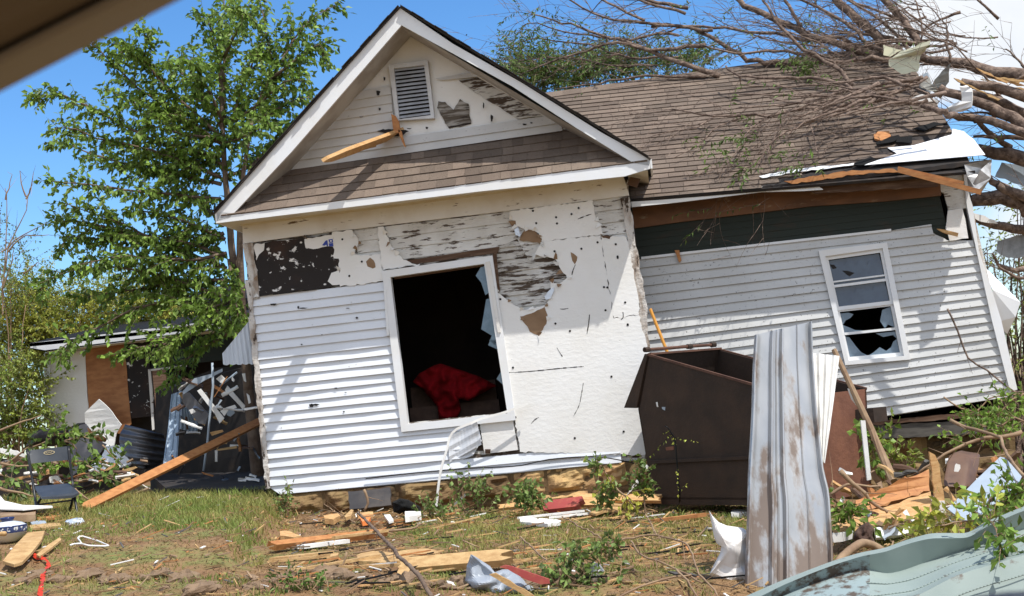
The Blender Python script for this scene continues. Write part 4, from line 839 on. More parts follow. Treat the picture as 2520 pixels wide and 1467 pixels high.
for k in range(12):
    u0 = rr.uniform(900, 2000); v0 = rr.uniform(330, 470); L = rr.uniform(400, 1000); sl = rr.uniform(-.42, -.02); bd = rr.uniform(-.1, .1)
    FT_.append((YP(cB(*[(u0-L*t, v0+L*t*sl+L*bd*math.sin(t*3)) for t in (0, .2, .4, .6, .8, 1.)]), rr.uniform(16.4, 17.2), rr.uniform(16.8, 17.8)), rr.uniform(.012, .024), .004, .9))
for k in range(34):
    u0 = rr.uniform(1500, 2600); v0 = rr.uniform(120, 1050); L = rr.uniform(160, 620); an = rr.choice((3.3, 2.9, 3.7, 2.5, 4.0, 3.1))+rr.uniform(-.25, .25)
    Yk = rr.uniform(15.2, 16.6) if u0 > 2050 else rr.uniform(16.2, 17.2)
    if u0 < 2050: v0 = rr.uniform(60, 420)
    FT_.append((YP(cB(*[(u0+L*t*math.cos(an)+14*math.sin(t*5+k), v0+L*t*math.sin(an)*-1*(-1)+14*math.cos(t*4+k)) for t in (0, .25, .5, .75, 1.)]), Yk, Yk+rr.uniform(-.3, .3)), rr.uniform(.010, .026), rr.uniform(.003, .008), .9))
for pts, r0, r1, den in FT_:
    c = limb(wood, pts, r0*.85, r1, .02+r0*.3, r, 8)
    flip = (pts[-1]-pts[0]).x > 0
    for k, p in enumerate(c[1:], 1):
        if r.random() > den*.7: continue
        ax = (c[k]-c[k-1]).normalized()*(-1 if flip else 1)
        ln = r.uniform(.25, 1.1)
        d = ax*1.1+rv(r, .75)
        if d.y < -.2: d.y *= .3
        s = shoot(tw, lv, p, d, ln, r, .075, .010, 9, .25, max(.0035, min(.008, r1*.6)), n=4)
        for q in s[2::3]:
            s2 = shoot(tw, lv, q, (ax+rv(r, .9)), ln*r.uniform(.25, .6), r, .075, .0085, .05 if r.random() < .05 else 9, .4, .0035, n=3)
def clump(x, y, rad, n, h=None, Y=None, L=.08, W=.010):
    c = onroof(x, y, h) if h else at(x, y, Y); k = rad/FPX*16
    for _ in range(max(2, int(n*.7))):
        p = c+rv(r, k*r.random()**.6)
        shoot(tw, lv, p, rv(r)+V((-.5, 0, .1)), r.uniform(.15, .35), r, L, W, .025, .5, .003, n=3)
for x, y, rad, n in (cB((900, 480))[0]+(34, 26), cB((960, 480))[0]+(26, 14), cB((820, 450))[0]+(20, 8), cB((1150, 620))[0]+(26, 10), cB((560, 1000))[0]+(14, 7), cB((470, 1080))[0]+(10, 5), cB((370, 1170))[0]+(12, 6), cB((80, 1000))[0]+(9, 4), cB((540, 820))[0]+(8, 3), cB((360, 780))[0]+(10, 3), cB((780, 1100))[0]+(8, 4), cB((860, 1170))[0]+(10, 4), cB((910, 1210))[0]+(9, 4), cB((1030, 1220))[0]+(8, 3), cB((190, 1170))[0]+(9, 4), cB((590, 1240))[0]+(9, 4), cB((480, 1250))[0]+(9, 3), cB((410, 1030))[0]+(10, 4)):
    clump(x, y, rad, n, h=.16)
for x, y, rad, n in (cB((1000, 290))[0]+(46, 22), cB((440, 310))[0]+(14, 5), cB((1220, 240))[0]+(14, 5), cB((1500, 290))[0]+(12, 4), cB((200, 430))[0]+(14, 5), cB((980, 60))[0]+(10, 3), cB((60, 50))[0]+(12, 4), cB((390, 30))[0]+(12, 4), cA((1560, 150))[0]+(18, 7), cA((1320, 230))[0]+(16, 7), cA((1450, 60))[0]+(12, 5), cA((1490, 370))[0]+(12, 5), cA((1300, 400))[0]+(26, 7), cA((2360, 270))[0]+(12, 4), cA((1290, 60))[0]+(12, 4), cA((1850, 440))[0]+(40, 18), cA((2380, 470))[0]+(24, 10), cA((1250, 470))[0]+(30, 14)):
    clump(x, y, rad, n, Y=17.3, L=.07)
fb = at(2900, 215, 15.6)
ft = thing('fallen_tree', (fb.x, fb.y, gz(fb.x, fb.y)), 'large uprooted tree fallen across the brown roof, its bare branches spread over the ridge', 'tree')
wood.build('limbs', M_barkp, ft, smooth=True); tw.build('twigs', M_barkp, ft); lv.build('foliage', M_willow, ft)
# ------------------------------------------------------------------ debris and small things
cM = crop(393.75, 866.25, .25497); cN = crop(0, 1023.75, .18793); cP = crop(2027.8, 1033.6, .24833)
M_tin = mat('muddy_ribbed_steel', (.50, .53, .60), .42, (.40, .43, .50), 3, lo=.4, hi=.7, metal=.45, col3=(.17, .125, .095), scale3=2.6, lo3=.50, hi3=.58, stretch3=(2.2, 2.2, .55), bump=.15, bscale=9)
M_white = mat('white_painted_scrap', (.78, .77, .74), .55, (.66, .64, .60), 6, lo=.4, hi=.7)
M_seafoam = mat('pale_green_metal', (.25, .30, .275), .65, (.21, .26, .24), 2, lo=.4, hi=.7, col3=(.12, .10, .08), scale3=7, lo3=.60, hi3=.68, spec=.5)
M_blueg = mat('pale_blue_metal_sheet', (.32, .375, .43), .55, (.26, .31, .36), 2.5, lo=.4, hi=.7, spec=.5, bump=.1, bscale=5)
M_rust = mat('shaded_rusty_steel', (.028, .017, .011), .8, (.046, .026, .016), 3, lo=.4, hi=.65, bump=.25, bscale=25)  # dumpster brown, with the shade of its near side put into the colour
M_rustl = mat('sunlit_red_rust', (.20, .085, .05), .8, (.14, .058, .036), 4, lo=.4, hi=.65, bump=.3, bscale=25)  # rust colour, with the sunlight on the dumpster front put into it
M_plast = mat('charcoal_plastic', (.035, .04, .048), .4, (.045, .05, .058), 9)
M_tubebl = mat('black_tube', (.012, .012, .013), .35)
M_shpiece = mat('dark_grey_shingle', (.075, .07, .068), .95, (.11, .10, .095), 7, lo=.4, hi=.6, bump=.5, bscale=120)
M_board = mat('old_yellow_board', (.50, .33, .15), .8, (.36, .21, .085), 5, (2.5, 2.5, 8), lo=.38, hi=.65, bump=.3, bscale=40)
M_redb = mat('red_painted_board', (.32, .055, .05), .7, (.40, .12, .07), 8, lo=.5, hi=.7)
M_straw = mat('straw_litter', (.33, .215, .095), .9, (.17, .095, .045), 2.5, lo=.35, hi=.6, shade=1.0)
M_grass = mat('fresh_grass', (.20, .26, .055), .6, (.36, .31, .10), 1.6, lo=.42, hi=.62, shade=1.0, trans=.3)
M_dry = mat('dry_grass', (.29, .19, .08), .8, (.19, .105, .045), 2, lo=.4, hi=.6, shade=1.0)
def bag_mat(name, col, rough, tr):
    m = bpy.data.materials.new(name); m.use_nodes = True; b = m.node_tree.nodes['Principled BSDF']
    b.inputs['Base Color'].default_value = (*col, 1); b.inputs['Roughness'].default_value = rough; b.inputs['Transmission Weight'].default_value = tr; return m
def flat(name, label, cat, px, Y, mt, t=.01, ragged=0, seed=1, group=None, parent=None, wob=0.):
    """a rigid sheet or board; Y = one depth or one per vertex"""
    Ys = Y if hasattr(Y, '__len__') else [Y]*len(px)
    pts = [at(x, y, yy) for (x, y), yy in zip(px, Ys)]
    if ragged:
        r = random.Random(seed); out = []
        for i in range(len(pts)):
            p, q = pts[i], pts[(i+1) % len(pts)]; k = max(1, int((q-p).length/.05))
            for j in range(k): out.append(p+(q-p)*(j/k)+V((r.uniform(-1, 1), 0, r.uniform(-1, 1)))*(ragged if j else ragged*.3))
        pts = out
    n = V((0, 0, 0))
    for i in range(len(pts)): n += (pts[i]-pts[0]).cross(pts[(i+1) % len(pts)]-pts[0])
    n.normalize(); n = n if n.dot(EYE-pts[0]) > 0 else -n
    b = MB(); b.slab(pts, -n*t); o = b.build(name, mt, parent)
    return tag(o, label, cat, group) if label else o
def lying(name, label, cat, px, mt, t=.02, lift=.03, group=None, ragged=0, seed=1, tilt=0.):
    """a flat piece lying on the ground"""
    if ragged: px = rough_edge(px, ragged, 10, seed)
    g = [G(x, y, lift) for x, y in px]
    c = sum(g, V((0, 0, 0)))/len(g); b = MB()
    # least-squares plane through the points keeps the piece flat
    b.slab(g, V((0, 0, -t))); o = b.build(name, mt)
    return tag(o, label, cat, group)
def plank(name, label, cat, p, q, w, t, mt, jag=.05, seed=1, face=EZ, group=None, taper=1.):
    r = random.Random(seed); d = (q-p); L = d.length; d.normalize(); s = d.cross(face).normalized()
    o = []; n = 5
    for i in range(n+1): o.append(p+s*w*(.5-i/n)-d*r.uniform(0, jag))
    for i in range(n+1): o.append(q+s*w*taper*(-.5+i/n)+d*r.uniform(0, jag*1.6))
    b = MB(); b.slab(o, s.cross(d).normalized()*-t); return tag(b.build(name, mt), label, cat, group)
def gplank(name, label, p, q, w, t, mt, lift=.03, lq=None, jag=.06, seed=1, cat='board', group=None, face=EZ, taper=1.):
    return plank(name, label, cat, G(*p, lift), G(*q, lift if lq is None else lq), w, t, mt, jag, seed, face, group, taper)
def star(name, px, Y, mt, bulge=.1, nz=.02, ns=8, rings=6, back=.05, label=None, cat=None, parent=None, smooth=True, seed=0, back_open=False):
    """a rounded, folded shape with the outline of a pixel polygon"""
    c = V((0, 0, 0)); pts = [at(x, y, Y if not hasattr(Y, '__len__') else Y[i]) for i, (x, y) in enumerate(px)]
    for p in pts: c += p/len(pts)
    n = len(pts); vs = []; fs = []; dirn = (EYE-c).normalized()
    for k in range(rings+1):
        s = k/rings
        for p in pts:
            q = c+(p-c)*s; b = bulge*math.sqrt(max(0, 1-s*s))+nz*N.noise((q+V((seed, 0, 0)))*ns)*(1-.5*s)+nz*.8*N.noise(q*ns*2.3)
            vs.append(q+dirn*b)
    for k in range(rings):
        for i in range(n): fs.append((k*n+i, (k+1)*n+i, (k+1)*n+(i+1) % n, k*n+(i+1) % n))
    m = len(vs); vs += [p-dirn*back for p in pts]
    fs += [(rings*n+i, m+i, m+(i+1) % n, rings*n+(i+1) % n) for i in range(n)]
    vs.append(c-dirn*back*1.3); fs += [(m+(i+1) % n, m+i, m+n) for i in range(n)]
    b = MB(); b.add(vs, fs); o = b.build(name, mt, parent, smooth=smooth)
    return tag(o, label, cat) if label else o
def dense(px, step=6):
    o = []
    for i in range(len(px)):
        p, q = px[i], px[(i+1) % len(px)]; k = max(1, int(math.hypot(q[0]-p[0], q[1]-p[1])/step))
        o += [(p[0]+(q[0]-p[0])*j/k, p[1]+(q[1]-p[1])*j/k) for j in range(k)]
    return o
# --- the board driven into the gable
Hh = FAC.hit(968, 328); Tt = at(790, 392, Hh.y-.98)
d_ = (Tt-Hh).normalized(); w_ = d_.cross(EZ).normalized(); w_ = (w_*.85+d_.cross(w_)*.35).normalized(); t_ = d_.cross(w_).normalized()
im = thing('impaled_plank', Hh, 'long split pale plank driven into the gable under the louvred vent', 'plank'); b = MB()
L_ = (Tt-Hh).length+.3; o0 = Hh-d_*.3
out = [(0, -.09), (L_*.55, -.085), (L_*.8, -.08), (L_*.97, -.04), (L_*1.0, .0), (L_*.93, .05), (L_*.84, .09), (L_*.6, .10), (L_*.50, .085), (L_*.42, .10), (L_*.33, .13), (L_*.36, .085), (L_*.24, .09), (0, .07)]
b.slab([o0+d_*x+w_*y for x, y in out], t_*.035); b.build('board', M_bright, im)
b = MB()
for px in (cA((345, 835), (378, 850), (402, 890), (412, 965), (385, 975), (362, 960)), cA((395, 950), (420, 960), (430, 1000), (452, 1078), (440, 1072), (408, 1000))):
    b.slab([at(x, y, Hh.y-.12) for x, y in px], -EN*.03)
b.build('splinter', M_orange, im)
b = MB(); b.slab(fpoly(FAC, rough_edge(cA((245, 965), (290, 950), (430, 955), (478, 965), (440, 990), (380, 1000)), 1.5, 6, 3), .03), -EN*.006); b.build('hole', M_black, im)
# --- steel with mud that climbs from the ground
def mudsteel():
    m = bpy.data.materials.new('mud_stained_steel'); m.use_nodes = True; t = m.node_tree; ns = t.nodes; L = t.links; b = ns['Principled BSDF']
    tcn = ns.new('ShaderNodeTexCoord'); sp = ns.new('ShaderNodeSeparateXYZ'); L.new(tcn.outputs['Object'], sp.inputs[0])
    mp = ns.new('ShaderNodeMapping'); mp.inputs['Scale'].default_value = (1.6, 1, .55); L.new(tcn.outputs['Object'], mp.inputs['Vector'])
    n1 = ns.new('ShaderNodeTexNoise'); n1.inputs['Scale'].default_value = 4.2; n1.inputs['Detail'].default_value = 7; n1.inputs['Roughness'].default_value = .62; L.new(mp.outputs[0], n1.inputs['Vector'])
    a = ns.new('ShaderNodeMath'); a.operation = 'MULTIPLY_ADD'; L.new(sp.outputs['Z'], a.inputs[0]); a.inputs[1].default_value = -.13; L.new(n1.outputs['Fac'], a.inputs[2])
    r1 = ns.new('ShaderNodeMapRange'); L.new(a.outputs[0], r1.inputs['Value']); r1.inputs['From Min'].default_value = .37; r1.inputs['From Max'].default_value = .48; r1.inputs['To Max'].default_value = .85
    n2 = ns.new('ShaderNodeTexNoise'); n2.inputs['Scale'].default_value = 5; n2.inputs['Detail'].default_value = 4; L.new(mp.outputs[0], n2.inputs['Vector'])
    c0 = ns.new('ShaderNodeMix'); c0.data_type = 'RGBA'; L.new(n2.outputs['Fac'], c0.inputs['Factor']); c0.inputs['A'].default_value = (.28, .295, .31, 1); c0.inputs['B'].default_value = (.58, .575, .565, 1)
    c1_ = ns.new('ShaderNodeMix'); c1_.data_type = 'RGBA'; L.new(r1.outputs[0], c1_.inputs['Factor']); L.new(c0.outputs['Result'], c1_.inputs['A']); c1_.inputs['B'].default_value = (.15, .10, .07, 1); L.new(c1_.outputs['Result'], b.inputs['Base Color'])
    mm = ns.new('ShaderNodeMapRange'); L.new(r1.outputs[0], mm.inputs['Value']); mm.inputs['To Min'].default_value = .55; mm.inputs['To Max'].default_value = .1; L.new(mm.outputs[0], b.inputs['Metallic'])
    rr_ = ns.new('ShaderNodeMapRange'); L.new(r1.outputs[0], rr_.inputs['Value']); rr_.inputs['To Min'].default_value = .3; rr_.inputs['To Max'].default_value = .75; L.new(rr_.outputs[0], b.inputs['Roughness'])
    return m
M_tin = mudsteel()
# --- behind the broken window
sf = thing('sofa', at(1120, 1040, 15.5), 'old brown sofa seen through the broken front window', 'sofa'); b = MB()
q0_ = at(1010, 955, 15.5); q1_ = at(1218, 930, 15.5); q1_.z = q0_.z
b.box(q0_, q1_-q0_, V((0, .55, 0)), V((0, 0, -.22))); b.build('back', mat('brown_upholstery', (.085, .05, .035), .9, (.06, .035, .025), 9), sf)
b = MB(); b.box(q0_+V((-.02, -.12, -.22)), q1_-q0_+V((.04, 0, 0)), V((0, .7, 0)), V((0, 0, -.6))); b.build('seat', MATS['brown_upholstery'], sf)
star('red_blanket', dense(c5((1240, 300), (1290, 240), (1400, 180), (1445, 170), (1600, 220), (1720, 262), (1850, 330), (1740, 385), (1650, 440), (1575, 430), (1590, 500), (1560, 575), (1430, 575), (1420, 480), (1310, 350))), 15.3, mat('red_cloth', (.20, .004, .007), .9, (.13, .003, .005), 5, spec=.1), .12, .13, 5, 16, .06, 'crumpled red blanket heaped on the sofa inside the front window', 'blanket')
# --- dangling trim strip below the window
J = [FAC.off(.12+.10*k).hit(*p) for k, p in zip((0, .3, .6, .9, 1.0, 1.0, 1.1, 1.2, 1.3), c5((2072, 456), (1900, 522), (1740, 565), (1660, 600), (1560, 640), (1508, 700), (1490, 780), (1442, 950), (1412, 1195)))]
b = MB(); cj = crv(J, .06)
for p, q in zip(cj, cj[1:]): b.bar(p, q+(q-p)*.05, .024, .012, EN)
tag(b.build('loose_trim', M_white), 'bent white trim strip dangling from the window sill to the ground', 'trim')
b = MB(); b.tube(crv([FAC.off(.05).hit(*p) for p in dd((900, 1178), (1010, 1165), (1150, 1153), (1260, 1148), (1300, 1142), (1350, 1131), (1440, 1124), (1500, 1128), (1560, 1140))], .08), .006, 5); tag(b.build('cable', M_black), 'thin black cable sagging along the bottom of the white siding', 'cable')
# --- dumpster
DB = G(1612, 1261); DY = DB.y
rc = V((.77, .64, 0)).normalized(); sd_ = V((rc.y, -rc.x, 0)); DF = Fr(DB, sd_, EZ)
sidepx = cD((352, 405), (1100, 618), (1430, 712), (1470, 1510), (395, 1500), (340, 1120), (280, 800))
sp_ = [DF.uv(*p) for p in sidepx]; LN = 1.02
dump = thing('dumpster', DB, 'dark rusty steel dumpster with a slanted open top between the two house walls', 'dumpster')
S0 = [DF.pt(u, v) for u, v in sp_]
def dpart(name, pts, t, mt): b = MB(); b.slab(pts, t); return b.build(name, mt, dump)
dpart('side_panel', S0, rc*.025, M_rust); dpart('side_panel', [p+rc*LN for p in S0], -rc*.025, M_rust)
dpart('back_panel', [S0[0], S0[0]+rc*LN, S0[6]+rc*LN, S0[6]], sd_*.02, M_rust); dpart('back_panel', [S0[6], S0[6]+rc*LN, S0[4]+rc*LN, S0[4]], sd_*.02, M_rust)
dpart('front_panel', [S0[2], S0[2]+rc*LN, S0[3]+rc*LN, S0[3]], -sd_*.02, M_rustl); dpart('floor_panel', [S0[4]+EZ*.05, S0[3]+EZ*.05, S0[3]+rc*LN+EZ*.05, S0[4]+rc*LN+EZ*.05], EZ*.02, M_rust)
M_rim = mat('brown_rust_rim', (.11, .052, .033), .8, (.07, .033, .022), 6)
b = MB(); b.bar(S0[0]+EZ*.005, S0[2]+EZ*.005, .022, .022); b.build('rim', M_rim, dump)
b = MB(); b.bar(S0[0]+rc*LN, S0[2]+rc*LN, .025, .025); b.build('rim', M_rim, dump)
b = MB(); b.bar(S0[0]+EZ*.01+sd_*.02, S0[0]+rc*LN+EZ*.01+sd_*.02, .04, .02); b.build('rim', M_rim, dump)
b = MB(); hr = S0[0]+EZ*.055-sd_*.01; b.tube([hr-rc*.03, hr+rc*(LN-.05)], .016, 8); b.build('hinge_rod', M_rim, dump)
for k in (.0, .6, .95): b = MB(); b.tube([hr+rc*(k-.03), hr+rc*(k+.03)], .026, 8); b.build('hinge_knuckle', M_rust, dump)
ld = [DF.pt(*DF.uv(*p), .02) for p in cD((338, 395), (356, 405), (278, 792), (186, 790))]; dpart('lid', ld, rc*LN, M_rust)
dpart('rust_patch', [DF.pt(*DF.uv(*p), .004) for p in cD((482, 1080), (540, 1072), (542, 1100), (488, 1104))], rc*.004, M_rustl)
dpart('paint_mark', [DF.pt(*DF.uv(*p), .004) for p in cD((412, 750), (422, 748), (428, 785), (418, 782))], rc*.004, M_white); 
dpart('paint_mark', [DF.pt(*DF.uv(*p), .004) for p in cD((455, 785), (480, 785), (478, 810), (458, 800))], rc*.004, M_blueg)
for hgt in (.44,):
    p0_ = S0[4]+(S0[6]-S0[4])*hgt; u0, v0_ = DF.uv(1612, 1247); b = MB(); b.bar(DF.pt(.03, S0[6].z*hgt+S0[4].z*(1-hgt)-DF.o.z, .012), DF.pt(1.3, S0[6].z*hgt+S0[4].z*(1-hgt)-DF.o.z, .012), .03, .03); b.build('rib', M_rust, dump)
# fork pocket on the far end of the front
fpk = at(2098, 1028, (S0[3]+rc*LN).y-.15); b = MB()
b.box(fpk+V((0, 0, -.06)), V((.17, -.10, 0)), rc*.2, V((0, 0, .13))); b.build('fork_pocket', M_rust, dump)
b = MB(); e_ = fpk+V((.11, -.075, .01)); b.tube([e_+V((0, -.004, 0)), e_+V((0, .004, 0))], .012, 8); b.build('pocket_bolt', M_rustl, dump)
# --- orange pole behind it
b = MB(); b.tube([at(1600, 760, 14.25), at(1641, 864, 14.2), at(1672, 950, 14.15)], .016, 8); tag(b.build('orange_pole', mat('orange_handle', (.60, .27, .04), .5)), 'orange wooden handle leaning in the corner behind the dumpster', 'pole')
# --- ribbed steel sheets in front
def sheet(name, label, LPX, RPX, Y0, Y1, mt, prof, nu=64, nv=26, curl=0., thick=.004, dent=.01):
    """LPX, RPX: left and right edges top to bottom; prof(s) -> bump towards the road"""
    def along(P, t):
        ls = [math.hypot(P[i+1][0]-P[i][0], P[i+1][1]-P[i][1]) for i in range(len(P)-1)]; tt = t*sum(ls)
        for i, l in enumerate(ls):
            if tt <= l or i == len(ls)-1: k = tt/l; return (P[i][0]+(P[i+1][0]-P[i][0])*k, P[i][1]+(P[i+1][1]-P[i][1])*k)
            tt -= l
    def f(s, t):
        a, c_ = along(LPX, t), along(RPX, t); Y = Y0+(Y1-Y0)*t
        p = at(a[0]+(c_[0]-a[0])*s, a[1]+(c_[1]-a[1])*s, Y); p.y -= prof(s)+curl*(s-.5)**2*4+dent*N.noise(V((s*4, t*5, 3)))
        return p
    b = MB(); b.grid(f, nu, nv, thick=V((0, thick, 0))); return tag(b.build(name, mt, smooth=False), label, 'metal sheet')
def ribs(cs, w, h): return lambda s: sum(h*min(1, max(0, 1.6*(1-abs(s-c)/w))) for c in cs)
sheet('steel_sheet', 'tall muddy ribbed steel sheet standing upright in front of the dumpster', cD((1140, 255), (1125, 500), (1118, 800), (1108, 1000), (1090, 1300)) + dd((1842, 1230), (1836, 1400), (1834, 1500)), cD((1562, 155), (1570, 400), (1600, 800), (1650, 1250)) + dd((2044, 1210), (2052, 1330), (2056, 1460)), 9.35, 8.85, M_tin, (lambda s: ribs((.025, .29, .455, .975), .030, .045)(s)+ribs((.37, .72), .012, .008)(s)), 110, 26, curl=-.05, dent=.004)
sheet('corrugated_sheet', 'white corrugated sheet standing behind the tall muddy steel sheet', dd((1990, 868), (2000, 1000), (2012, 1132)), dd((2066, 876), (2050, 1000), (2030, 1140)), 9.5, 9.32, M_white, ribs((.1, .35, .6, .85), .1, .018), 32, 10)
# --- crumpled white sheet
star('crumpled_sheet', dense(c8((1700, 452), (1730, 500), (1790, 562), (1860, 590), (2005, 612), (2075, 660), (2075, 1120), (1950, 1135), (1700, 1040), (1740, 950), (1800, 840), (1818, 748), (1770, 752), (1745, 690), (1730, 600))), 9.15, mat('crumpled_white_sheet', (.76, .73, .70), .6, (.68, .64, .60), 4, col3=(.3, .26, .24), scale3=9, lo3=.70, hi3=.75), .10, .05, 5, 8, .01, 'torn creased white sheet standing at the left edge of the muddy steel sheet', 'sheet', smooth=False)
# --- pale green metal siding in the foreground
GP = [(c6((-260, 1500), (0, 1388), (150, 1330), (300, 1274), (430, 1235), (560, 1212), (640, 1180), (720, 1155), (800, 1133), (900, 1132), (1000, 1134), (1080, 1078), (1180, 1040), (1275, 998), (1400, 960)), 7.75, 0),
      (c6((-230, 1530), (10, 1412), (155, 1352), (305, 1296), (435, 1255), (565, 1232), (645, 1202), (725, 1178), (805, 1160), (900, 1160), (1005, 1158), (1085, 1104), (1185, 1062), (1280, 1020), (1400, 985)), 7.6, 0),
      (c6((-200, 1560), (40, 1450), (170, 1400), (320, 1350), (450, 1320), (570, 1350), (660, 1330), (740, 1300), (820, 1275), (910, 1245), (1010, 1215), (1090, 1185), (1190, 1150), (1285, 1115), (1400, 1080)), 7.65, 0),
      (c6((-160, 1640), (80, 1560), (200, 1530), (350, 1500), (480, 1480), (580, 1465), (700, 1450), (770, 1420), (840, 1385), (920, 1345), (1020, 1310), (1100, 1290), (1200, 1260), (1290, 1232), (1400, 1200)), 7.3, 1),
      (c6((-160, 1660), (90, 1585), (210, 1555), (360, 1525), (490, 1505), (590, 1490), (710, 1470), (780, 1440), (850, 1402), (930, 1362), (1030, 1328), (1110, 1306), (1205, 1276), (1292, 1250), (1400, 1215)), 7.15, 1),
      (c6((-160, 1800), (90, 1780), (210, 1760), (360, 1740), (490, 1720), (590, 1700), (710, 1680), (780, 1650), (850, 1610), (930, 1570), (1030, 1530), (1110, 1500), (1205, 1480), (1292, 1450), (1400, 1420)), 7.05, 1)]
b = MB(); fine = []
for px, Y, _ in GP:
    o = []
    for k in range(85):
        x = 1822+k*8.6; q = [q for q in zip(px, px[1:]) if q[0][0] <= x <= q[1][0]]
        (xa, ya), (xb, yb) = q[0] if q else (px[-2:] if x > px[-1][0] else px[:2])
        o.append(at(x, ya+(yb-ya)*(x-xa)/(xb-xa), Y))
    for _ in range(3): o = [o[0]]+[(o[i-1]+o[i]*2+o[i+1])/4 for i in range(1, len(o)-1)]+[o[-1]]
    fine.append(o)
M_sfm = mat('muddy_green_metal', (.24, .30, .30), .65, (.20, .26, .26), 2, lo=.4, hi=.7, col3=(.085, .065, .05), scale3=9, lo3=.47, hi3=.56)
for a in range(len(fine)-1):
    k = (4, 3, 5, 4, 3)[a]; nn = len(fine[0])
    def gp(s, t, a=a):
        x = s*(nn-1); i = min(nn-2, int(x)); f = x-i
        p = fine[a][i]+(fine[a][i+1]-fine[a][i])*f; q = fine[a+1][i]+(fine[a+1][i+1]-fine[a+1][i])*f; o = p+(q-p)*t
        bul = (.03*math.sin(t*3.14) if a in (0, 3) else 0)
        return o-V((0, bul, 0))+V((0, .014*N.noise(V((o.x*3, o.z*4, 2))), 0))
    for s0, s1, m in ((0, .44, 1), (.44, 1, 0)):
        b.grid(lambda s, t: gp(s0+(s1-s0)*s, t), int((nn-1)*(s1-s0)), k, m if a else 0, thick=V((0, .01, -.004)))
# pressed line along the middle of the field
for a, tt in ((2, .45), (2, .9), (4, .5)):
    rw = [fine[a][i]+(fine[a+1][i]-fine[a][i])*tt-V((0, .024, 0)) for i in range(36, len(fine[0]))]
    for p, q in zip(rw, rw[1:]): b.bar(p, q+(q-p)*.02, .004, .006)
tag(b.build('green_siding', [M_seafoam, M_sfm], smooth=True), 'bent pale green metal siding panel filling the bottom right foreground', 'metal panel')
# --- heap in front of the wing
flat('blue_sheet', 'flat pale blue-grey metal sheet leaning behind the green panel', 'metal sheet', cP((1745, 365), (1800, 375), (1960, 560), (1900, 680), (1580, 960), (1450, 1000), (1360, 985), (1225, 880), (1500, 600)), [9.9, 9.9, 9.6, 9.3, 9.0, 8.95, 8.95, 9.1, 9.5], M_blueg, .006)
def rbox(name, o, a, bb, c, mt, label, cat, rr=.3, n=10, nz=.01, parent=None):
    b = MB()
    for ax in range(3):
        for sg in (0, 1):
            def f(s, t, ax=ax, sg=sg):
                q = [0, 0, 0]; q[ax] = sg*2-1; q[(ax+1) % 3] = s*2-1; q[(ax+2) % 3] = (t*2-1)*(1 if sg else -1)
                k = V([max(-1+rr, min(1-rr, x)) for x in q]); d = V(q)-k; d = d.normalized()*rr if d.length > 1e-6 else d
                w = k+d; p = o+a*((w.x+1)/2)+bb*((w.y+1)/2)+c*((w.z+1)/2); return p+V((1, 1, 1))*nz*N.noise(p*9)
            b.grid(f, n, n)
    o_ = b.build(name, mt, parent, smooth=True); return tag(o_, label, cat) if label else o_
qa, qb, qc, qd_ = at(cP((1165, 660))[0][0], cP((1165, 660))[0][1], 11.0), at(*cP((1395, 690))[0], 10.95), at(*cP((1225, 345))[0], 11.35), at(*cP((1290, 600))[0], 11.2)
rbox('cushion', qa, qb-qa, qc-qa, qd_-qa, mat('brown_vinyl', (.13, .072, .042), .5, (.095, .052, .032), 6, lo=.4, hi=.65, bump=.2, bscale=12), 'brown vinyl sofa cushion lying on the rubble right of the split boards', 'cushion', .28)
flat('paper_scrap', 'small white scrap stuck to the brown cushion', 'paper', cP((1298, 450), (1310, 432), (1350, 445), (1352, 480), (1330, 515), (1290, 510)), 10.98, M_white, .003)
flat('split_beam', 'rough orange-brown beam lying across the rubble behind the wide orange board', 'board', cP((310, 800), (560, 680), (800, 580), (1040, 490), (1050, 700), (800, 780), (290, 945)), [10.7, 10.75, 10.8, 10.9, 10.8, 10.7, 10.6], M_orange, .05, .012, 2)
flat('wide_board', 'wide light orange board lying in front of the split beam', 'board', cP((290, 960), (790, 800), (1050, 705), (1075, 960), (700, 1000), (480, 1050), (90, 1120), (80, 1030)), [10.5, 10.6, 10.7, 10.1, 10.0, 10.0, 9.9, 10.0], M_bright, .03, .012, 3)
flat('white_edge_board', 'white painted board edge showing under the wide orange board', 'board', cP((500, 1065), (760, 1035), (1075, 985), (1080, 1060), (740, 1140), (520, 1165)), [9.95, 9.95, 10.0, 9.95, 9.9, 9.9], M_white, .03, .006)
flat('white_edge_board', 'short white painted board end beside the muddy steel sheet', 'board', cP((80, 1125), (150, 1120), (290, 1100), (280, 1180), (95, 1215)), 9.85, M_white, .03, .006)
stk_ = flat('stake', 'upright splintered orange stake with a white painted foot', 'stake', cP((1045, 315), (1100, 345), (1140, 430), (1160, 600), (1195, 800), (1110, 805), (1075, 600), (1060, 420)), [10.4]*8, M_bright, .03, .006)
flat('foot', None, None, cP((1110, 806), (1195, 800), (1225, 1030), (1185, 1030), (1120, 930)), 10.38, M_white, .03, .003, parent=stk_)
b = MB(); b.tube([at(2052, 860, 12.2), at(*cP((470, 100))[0], 12.0), at(*cP((570, 330))[0], 11.9), at(*cP((690, 610))[0], 11.7)], [.022, .03, .034, .038], 8); tag(b.build('brown_pole', M_twig), 'long brown pole leaning from the rubble up against the wing wall', 'pole')
flat('white_post', 'narrow white post standing beside the rusty dumpster front', 'post', cP((365, 5), (410, 5), (470, 590), (430, 600)), 11.9, M_white, .03)
flat('white_splinter', 'ragged white painted splinter beside the fork pocket of the dumpster', 'splinter', c6((362, 365), (382, 372), (440, 470), (420, 470), (380, 420)), 12.1, M_white, .02, .008)
